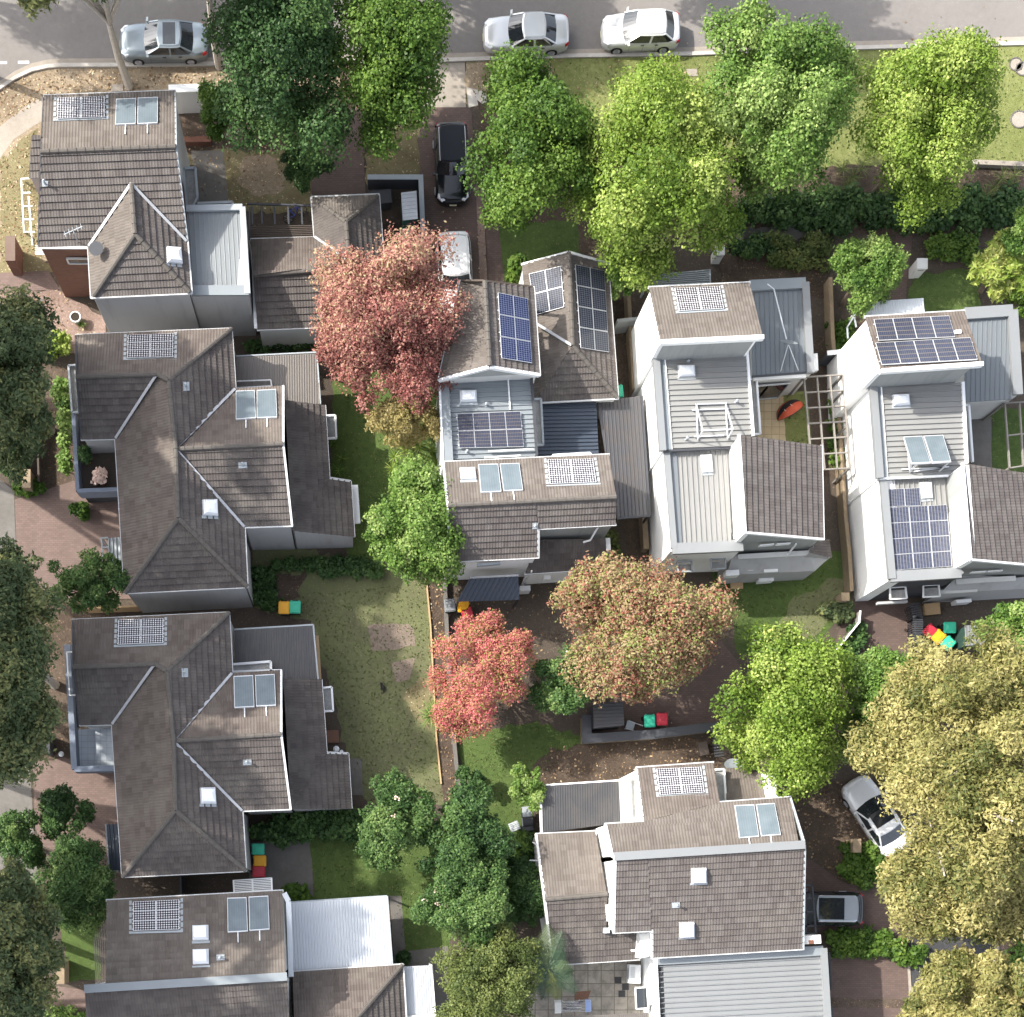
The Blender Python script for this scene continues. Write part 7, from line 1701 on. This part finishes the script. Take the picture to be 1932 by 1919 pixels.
tree('glossy_tree', 'glossy bright green tree left of the golden gum', 1478, 1332, 5.5, 108, 142, 3.2, 'leaf_lime', 15000, .19, 44, 37, extra=((1455, 1215, 5, 55), (1510, 1430, 4.5, 70), (1400, 1405, 3.5, 55)))
tree('shade_tree', 'deep green tree wedged between the glossy tree and the golden gum', 1650, 1300, 4.6, 72, 78, 2.3, 'leaf_bright', 8000, .18, 28, 38, extra=((1620, 1385, 3.5, 50),))
tree('corner_tree', 'bright green tree at the right edge above the golden gum', 1900, 1192, 5.0, 72, 52, 2.0, 'leaf_bright', 6000, .18, 22, 39)
tree('golden_gum', 'huge golden flowering gum filling the lower right edge', 1838, 1480, 10.0, 150, 240, 5.2, 'leaf_gum', 44000, .165, 80, 51, 'bark_pale', .34, 'golden gums', (.16, .26), elong=2.4, tintv=.6, extra=((1870, 1290, 9.5, 90), (1745, 1300, 8, 75), (1668, 1405, 7, 66), (1735, 1420, 8, 60), (1750, 1660, 8, 85), (1760, 1710, 7, 75), (1705, 1655, 6.5, 45), (1900, 1560, 10, 85), (1885, 1720, 8, 70), (1915, 1640, 9, 70)))
tree('golden_gum', 'golden gum cut off by the bottom right corner', 1870, 1880, 9.0, 150, 70, 3.4, 'leaf_gum', 17000, .17, 40, 52, 'bark_pale', .3, 'golden gums', (.18, .3), elong=2.4, tintv=.6, extra=((1800, 1850, 8, 60), (1755, 1910, 6, 50)))
# left street edge
tree('street_gum', 'grey green gum at the left edge beside the yellow tipped hedge', 22, 700, 9.0, 72, 150, 3.4, 'leaf_gumdark', 13000, .18, 34, 61, 'bark_pale', .2, 'grey green gums on the left edge', elong=2.4, tintv=.65, extra=((55, 800, 7, 50), (20, 850, 6, 50)))
tree('street_gum', 'grey green gum at the left edge beside the brick drives', 30, 1240, 9.0, 78, 200, 3.6, 'leaf_gumdark', 16000, .18, 40, 62, 'bark_pale', .22, 'grey green gums on the left edge', elong=2.4, tintv=.65, extra=((25, 1080, 8, 60), (60, 1370, 7, 50), (15, 1450, 6, 40)))
tree('street_gum', 'golden tipped gum at the bottom left corner', 35, 1790, 9.0, 74, 140, 3.4, 'leaf_gumdark', 13000, .18, 34, 63, 'bark_pale', .2, 'grey green gums on the left edge', elong=2.4, tintv=.8, extra=((20, 1670, 8, 50), (75, 1800, 7, 45)))
tree('leaning_tree', 'open branched tree with leaning twin trunks between the twin houses', 172, 1098, 4.2, 92, 62, 1.6, 'leaf_deep', 4800, .16, 24, 64, trunk_r=.1, cr=(.16, .28), trunks=2, base=(160, 1145))
tree('round_tree', 'round dark tree on the brick drive of the lower twin house', 118, 1532, 3.4, 54, 42, 1.5, 'leaf_dark', 4200, .16, 20, 65, group='round trees by the lower drive')
tree('round_tree', 'larger round green tree by the corner of the lower twin house', 145, 1645, 4.2, 70, 80, 2.2, 'leaf_deep', 8000, .17, 28, 66, group='round trees by the lower drive', extra=((165, 1720, 3, 50),))
tree('round_tree', 'round green tree at the left edge below the round dark tree', 30, 1590, 3.6, 48, 62, 1.8, 'leaf_deep', 4500, .16, 20, 67, group='round trees by the lower drive')
# middle bottom group
tree('flowering_tree', 'green tree with cream blossom right of the lower twin house roof', 745, 1540, 4.2, 76, 74, 2.2, 'leaf_deep', 9500, .16, 32, 71, flowers=6, group='trees in the middle yards', extra=((720, 1600, 3.2, 40),))
tree('dense_tree', 'dense dark tree between the two blossom trees', 882, 1580, 4.0, 76, 92, 2.2, 'leaf_dark', 10500, .17, 34, 72, group='trees in the middle yards')
tree('flowering_tree', 'wide green tree dotted with pink and cream blossom beside the low tiled wing', 880, 1705, 4.4, 84, 84, 2.3, 'leaf_deep', 11500, .16, 34, 73, flowers=10, group='trees in the middle yards')
tree('olive_tree', 'yellow olive tree at the bottom edge beside the palm', 925, 1845, 4.6, 92, 86, 2.4, 'leaf_olive', 13000, .15, 38, 74, group='trees in the middle yards', extra=((880, 1900, 4.4, 60), (960, 1790, 4.4, 50)))
tree('sparse_tree', 'small sparse green tree at the corner of the dark patio roof', 998, 1482, 2.8, 36, 40, 1.3, 'leaf_bright', 1800, .15, 12, 75, trunk_r=.06, group='trees in the middle yards')
tree('dark_bush', 'dark grey green bush at the end of the low rough wall', 888, 1470, 1.4, 26, 28, .8, 'leaf_dark', 1500, .13, 10, 76, cat='bush')
tree('dark_bush', 'dark bush in the shade against the pale wall of the low wing', 1000, 1690, 2.2, 42, 70, 1.2, 'leaf_dark', 3600, .16, 18, 77, cat='bush')
# palm
def palm():
    base = W(1030, 1838); r = thing('palm_tree', 'feathery palm leaning over the paved yard', 'palm tree', base); rng = random.Random(3); m = MB(); top = W(1033, 1826, 4.6)
    m.tube([base, base.lerp(top, .5) + Vector((.05, 0, 0)), top], [.16, .13, .11], 10); m.build('trunk', MAT['bark'], r)
    for a, l in ((-38, 2.0), (-68, 1.7), (-12, 1.4), (65, 2.0), (88, 2.2), (42, 1.2), (118, 1.7), (150, 1.5), (190, 1.6), (230, 1.7), (265, 1.6)):
        a = R(a); d = Vector((math.cos(a), math.sin(a), 0)); s = Vector((-d.y, d.x, 0)); m = MB(); pts = []
        for k in range(9):
            t = k / 8; pts.append(top + d * l * t + Vector((0, 0, .5 * t - 1.1 * t * t)))
        for k in range(8):
            m.bar(pts[k], pts[k + 1], .035 * (1 - k / 9), .03)
            for j in range(4):
                p = pts[k].lerp(pts[k + 1], j / 4); w = .55 * math.sin(PI * min(1, (k + j / 4) / 8 * .85 + .12)) + .06
                for sg in (-1, 1):
                    e = p + s * sg * w + d * .22 + Vector((0, 0, -.16 - rng.random() * .12)); mid = p.lerp(e, .5) + Vector((0, 0, .04))
                    m.face([p - d * .018, p + d * .018, mid + d * .022, mid - d * .022]); m.face([mid - d * .022, mid + d * .022, e])
        o = m.build('frond', MAT['leaf_palm'], r); at = o.data.attributes.new('tint', 'FLOAT', 'FACE'); at.data.foreach_set('value', np.full(len(o.data.polygons), rng.random()).astype('f4'))
MAT['leaf_palm'] = leaf_mat('leaf_palm', [(0, (.05, .085, .055)), (.6, (.09, .14, .08)), (1, (.17, .20, .07))])
palm()
# hedges, shrub beds, strappy plants
shrubs('hedge', 'yellow tipped hedge between the chip bed and the upper twin house', [B(220, 640), B(540, 640), B(545, 760), B(270, 760)], 1.3, 'leaf_lime', 'hedge', 3000, .13, .42, 1, group='hedges')
shrubs('hedge', 'narrow clipped green hedge along the balcony of the upper twin house', [B(440, 930), B(500, 930), B(535, 1600), B(470, 1610)], 1.4, 'leaf_bright', 'hedge', 3600, .12, .4, 2, group='hedges')
shrubs('hedge', 'L shaped ivy hedge below the upper twin house', [(480, 1075), (505, 1070), (560, 1062), (720, 1055), (720, 1092), (600, 1092), (590, 1075), (520, 1082), (512, 1130), (540, 1150), (480, 1155)], .8, 'leaf_dark', 'hedge', 5200, .13, .42, 3, group='hedges')
shrubs('hedge', 'deep dark green hedge below the lower twin house', [(482, 1545), (690, 1530), (700, 1580), (560, 1586), (482, 1590)], 1.5, 'leaf_dark', 'hedge', 6000, .14, .45, 4, group='hedges')
shrubs('hedge', 'clipped bright hedge at the bottom edge by the brick path', [(86, 1898), (160, 1905), (166, 1960), (86, 1960)], .8, 'leaf_bright', 'hedge', 2600, .10, .32, 5, group='hedges', hv=.1)
shrubs('hedge', 'dark hedge along the shaded path at the top right', [(1380, 462), (1450, 456), (1455, 485), (1385, 486)], .9, 'leaf_dark', 'hedge', 1500, .13, .42, 6, group='hedges')
shrubs('hedge', 'low dark hedge right of the cream letterbox pier', [(1735, 455), (1840, 450), (1840, 495), (1745, 498)], .7, 'leaf_mid', 'hedge', 2600, .11, .4, 7, group='hedges', hv=.1)
shrubs('shrub_bed', 'dark shrub row under the trees along the top right garden bed', [(1375, 385), (1560, 375), (1720, 365), (1930, 372), (1930, 432), (1560, 432), (1380, 432)], 1.0, 'leaf_dark', 'shrubs', 13000, .16, .6, 8)
shrubs('shrub_bed', 'olive ground shrubs in the dim garden above the white house roof', [(1440, 455), (1560, 455), (1560, 520), (1450, 515)], .9, 'leaf_olive', 'shrubs', 4200, .11, .45, 9)
shrubs('shrub_bed', 'green shrubs under the grid pergola', [(1555, 770), (1600, 765), (1612, 880), (1565, 885)], 1.0, 'leaf_mid', 'shrubs', 2600, .13, .42, 10)
shrubs('shrub_bed', 'low green shrubs beside the corner of the right hand white house', [(1560, 620), (1600, 615), (1590, 680), (1565, 680)], .8, 'leaf_mid', 'shrubs', 1300, .13, .42, 11)
shrubs('shrub_bed', 'dark green shrubs around the tan brick pillar by the slanting sedan', [(1580, 1600), (1655, 1595), (1665, 1660), (1620, 1668), (1580, 1645)], 1.0, 'leaf_mid', 'shrubs', 3200, .14, .45, 12)
shrubs('shrub_bed', 'band of dark green shrubs below the black car with a glass roof', [(1558, 1765), (1640, 1755), (1735, 1785), (1740, 1810), (1660, 1808), (1565, 1802)], .9, 'leaf_mid', 'shrubs', 4200, .14, .45, 13)
shrubs('shrub_bed', 'shrubs in the strip between brick drive and white capped fence', [(1575, 1235), (1612, 1180), (1628, 1180), (1620, 1230), (1580, 1262)], .8, 'leaf_dark', 'shrubs', 1800, .13, .42, 14)
shrubs('shrub_bed', 'sage green shrub on the sloping lawn beside the white capped fence', [(1545, 1145), (1590, 1140), (1600, 1175), (1565, 1180)], .8, 'leaf_gumdark', 'shrubs', 1300, .13, .42, 15)
shrubs('shrub_bed', 'green weeds creeping along the chip bed at the lower right', [(1905, 1750), (1940, 1740), (1935, 1850), (1912, 1870)], .5, 'leaf_bright', 'shrubs', 1200, .13, .42, 16)
shrubs('shrub_bed', 'dark shrubs at the foot of the grey back wall near the red tree', [(470, 650), (640, 625), (640, 662), (480, 672)], .7, 'leaf_dark', 'shrubs', 2000, .13, .45, 17)
shrubs('shrub_bed', 'low plants around the tan brick pillar above the upper brick drive', [B(95, 1640), B(320, 1640), B(330, 1720), B(110, 1740)], .7, 'leaf_mid', 'shrubs', 1500, .13, .42, 18)
shrubs('shrub_bed', 'round bush on the brick drive beside the balcony post', [B(500, 1800), B(620, 1790), B(640, 1880), B(510, 1890)], .9, 'leaf_mid', 'shrubs', 1500, .12, .42, 19)
shrubs('shrub_bed', 'leafy bed plants by the corner of the white corrugated patio roof', [I(215, 970), I(370, 975), I(370, 1075), I(250, 1085)], 1.0, 'leaf_mid', 'shrubs', 1600, .16, .45, 20)
shrubs('shrub_bed', 'dark bush between patio and the small white awning', [I(1000, 1490), I(1095, 1490), I(1095, 1545), I(1010, 1545)], .8, 'leaf_dark', 'shrubs', 800, .13, .4, 21)
shrubs('shrub_bed', 'tangled bushes below the paved path beside the left edge gum', [(20, 830), (60, 820), (62, 890), (10, 900)], 1.4, 'leaf_dark', 'shrubs', 3200, .15, .5, 22)
shrubs('shrub_bed', 'dark planting at the foot of the low wall by the blossom trees', [(940, 1600), (1000, 1580), (1010, 1650), (950, 1690)], 1.0, 'leaf_dark', 'shrubs', 2400, .16, .5, 23)
shrubs('shrub_bed', 'low shrubs behind the large red tree beside the white gable', [(950, 505), (985, 500), (985, 535), (955, 540)], 1.3, 'leaf_mid', 'shrubs', 1200, .14, .45, 24)
shrubs('shrub_bed', 'straggly bushes in the dark corner beside the brown red tree', [(1060, 1040), (1150, 1020), (1160, 1060), (1080, 1070)], 1.2, 'leaf_olive', 'shrubs', 1500, .14, .45, 25)
strappy('dracaena', 'cluster of spiky yellow green rosettes above the lime green tree', [(745, 862, 1.0), (765, 850, .8), (790, 842, 1.1), (815, 850, .9), (772, 872, 1.3), (800, 868, .7), (740, 885, .6), (822, 872, 1.0), (755, 830, .7)], 'leaf_lime', 1, 16, .62, .07, group='spiky plants')
strappy('dracaena', 'three dark spiky rosettes against the low dark roof', [(628, 838, .6), (645, 865, .5), (640, 888, .8)], 'leaf_mid', 2, 16, .55, .06, group='spiky plants')
strappy('dracaena', 'two pale green rosettes left of the lime green tree', [(738, 905, .7), (720, 938, .5)], 'leaf_mid', 8, 15, .5, .06, group='spiky plants')
strappy('yucca', 'bright spiky yucca on the timber edging of the lawn', [(813, 1352, .9), (815, 1342, .6)], 'leaf_bright', 3, 44, .85, .06, group='spiky plants')
strappy('yucca', 'grey green spiky yucca on the sloping lawn by the white capped fence', [(1545, 1222, .6)], 'leaf_gumdark', 4, 30, .9, .06, group='spiky plants')
strappy('flax', 'spiky clump beside the white pot', [B(580, 500) + (.3,)], 'leaf_mid', 5, 12, .5, .08, group='spiky plants')
strappy('agapanthus', 'strappy yellow green leaves at the right edge above the dark shrubs', [(1890, 335, .6), (1905, 350, .5), (1875, 355, .5), (1895, 375, .5), (1860, 370, .5), (1915, 330, .5)], 'leaf_olive', 6, 26, .8, .05, group='spiky plants')
strappy('agapanthus', 'strappy green leaves between the pale green and yellow green trees', [(1590, 320, .5), (1610, 335, .5), (1600, 350, .5), (1625, 320, .5)], 'leaf_olive', 7, 26, .8, .05, group='spiky plants')
strappy('frangipani_plant', 'broad leaved rosettes beside the pale wall of the low wing', [(980, 1590, 1.2), (992, 1600, 1.5), (975, 1612, 1.0), (988, 1625, 1.2), (985, 1575, .9)], 'leaf_mid', 9, 11, .5, .15, group='spiky plants')

# ================================================================== LITTER AND GRASS (uncountable)
def scatter(name, lab, polys, dens, size, mats, seed, z=.03, tilt=.35, elong=1.6, cat='leaves'):
    rng = np.random.default_rng(seed); P_ = []
    for poly, dn in polys:
        q = [tuple(W(x, y)[:2]) for x, y in poly]; xs = [a for a, _ in q]; ys = [b for _, b in q]
        n = int((max(xs) - min(xs)) * (max(ys) - min(ys)) * dens * dn); pts = np.c_[rng.uniform(min(xs), max(xs), n), rng.uniform(min(ys), max(ys), n)]
        P_ += [p for p in pts if in_poly(p[0], p[1], q)]
    n = len(P_); p = np.c_[np.array(P_), np.full(n, z) + rng.random(n) * .03]
    nr = np.c_[rng.normal(0, tilt, n), rng.normal(0, tilt, n), np.ones(n)]; nr /= np.linalg.norm(nr, axis=1)[:, None]
    t = rng.normal(size=(n, 3)); t -= nr * (t * nr).sum(1)[:, None]; t /= np.linalg.norm(t, axis=1)[:, None]; b = np.cross(nr, t); s = size * (.5 + rng.random(n))
    Lv, Bv = t * (s * elong / 2)[:, None], b * (s / 2)[:, None]; V = np.stack([p - Lv, p + Bv, p + Lv, p - Bv], 1).reshape(-1, 3)
    me = bpy.data.meshes.new(name); me.vertices.add(n * 4); me.vertices.foreach_set('co', V.astype('f4').ravel()); me.loops.add(n * 4); me.loops.foreach_set('vertex_index', np.arange(n * 4, dtype='i4'))
    me.polygons.add(n); me.polygons.foreach_set('loop_start', np.arange(0, n * 4, 4, dtype='i4')); me.update(calc_edges=True)
    at = me.attributes.new('tint', 'FLOAT', 'FACE'); at.data.foreach_set('value', rng.random(n).astype('f4')); me.materials.append(mats)
    o = bpy.data.objects.new(name, me); COL.objects.link(o); tag(o, lab, cat, None, 'stuff'); return o
MAT['litter'] = leaf_mat('leaf_litter', [(0, (.10, .06, .035)), (.5, (.26, .17, .09)), (.85, (.42, .31, .18)), (1, (.55, .45, .32))], .1)
MAT['blades'] = leaf_mat('grass_blades', [(0, (.05, .075, .02)), (.5, (.10, .13, .035)), (1, (.20, .19, .08))], .2)
scatter('fallen_leaves', 'dry fallen leaves scattered over verges, drives and garden beds', [
    ([(0, 172), (60, 136), (420, 126), (420, 160), (100, 178), (0, 235)], 2.0), ([(345, 270), (590, 250), (590, 400), (345, 400)], .9), ([(690, 200), (790, 204), (793, 345), (692, 352)], 1.2),
    ([(879, 116), (1060, 112), (1045, 160), (900, 195)], 1.3), ([(0, 556), (113, 547), (190, 640), (0, 670)], 1.5), ([(1066, 109), (1300, 105), (1300, 180), (1060, 200)], .25), ([(0, 300), (70, 240), (75, 480), (0, 510)], 1.2),
    ([(830, 1100), (1180, 1070), (1150, 1250), (1000, 1290), (850, 1200)], .35), ([(805, 1093), (840, 1093), (866, 1500), (838, 1515)], 1.0), ([(1040, 1410), (1350, 1390), (1360, 1450), (1010, 1500)], .8), ([(1230, 1230), (1400, 1240), (1400, 1380), (1230, 1380)], .15),
    ([(1884, 1740), (1960, 1700), (1960, 1960), (1888, 1960)], 1.4), ([(1490, 1480), (1660, 1470), (1640, 1670), (1500, 1610)], .5), ([(625, 225), (880, 205), (900, 540), (800, 540)], .12), ([(1100, 235), (1560, 318), (1560, 430), (1110, 440)], .5), ([(640, 124), (800, 122), (800, 205), (640, 205)], .8), ([(230, 120), (460, 116), (460, 128), (230, 130)], 1.0), ([(896, 345), (912, 345), (918, 540), (905, 540)], 2.5), ([(1190, 20), (1900, 10), (1900, 78), (1190, 98)], .03)],
    14, .085, MAT['litter'], 5)
scatter('grass', 'short grass growing over the lawns and verges', [
    ([(1066, 112), (1932, 90), (1932, 308), (1560, 314), (1400, 298), (1130, 232), (1010, 232)], .8), ([(480, 1150), (590, 1172), (665, 1440), (690, 1515), (840, 1515), (820, 1300), (810, 1100), (560, 1120)], .9), ([(587, 1585), (845, 1577), (845, 1788), (760, 1795), (745, 1690), (592, 1700)], .7),
    ([(630, 690), (830, 690), (840, 1000), (660, 1070)], .7), ([(865, 1392), (1000, 1365), (1100, 1392), (1010, 1495), (985, 1630), (885, 1630)], .9), ([(1340, 1065), (1595, 1045), (1600, 1150), (1515, 1225), (1395, 1230), (1375, 1130)], .9), ([(690, 205), (790, 206), (793, 343), (692, 350)], .6), ([(1722, 522), (1850, 508), (1850, 598), (1710, 598)], .8), ([(1480, 742), (1522, 740), (1533, 858), (1486, 858)], .6), ([(0, 300), (70, 245), (75, 470), (0, 500)], .7)],
    34, .055, MAT['blades'], 6, .02, 1.1, 2.2, 'grass')
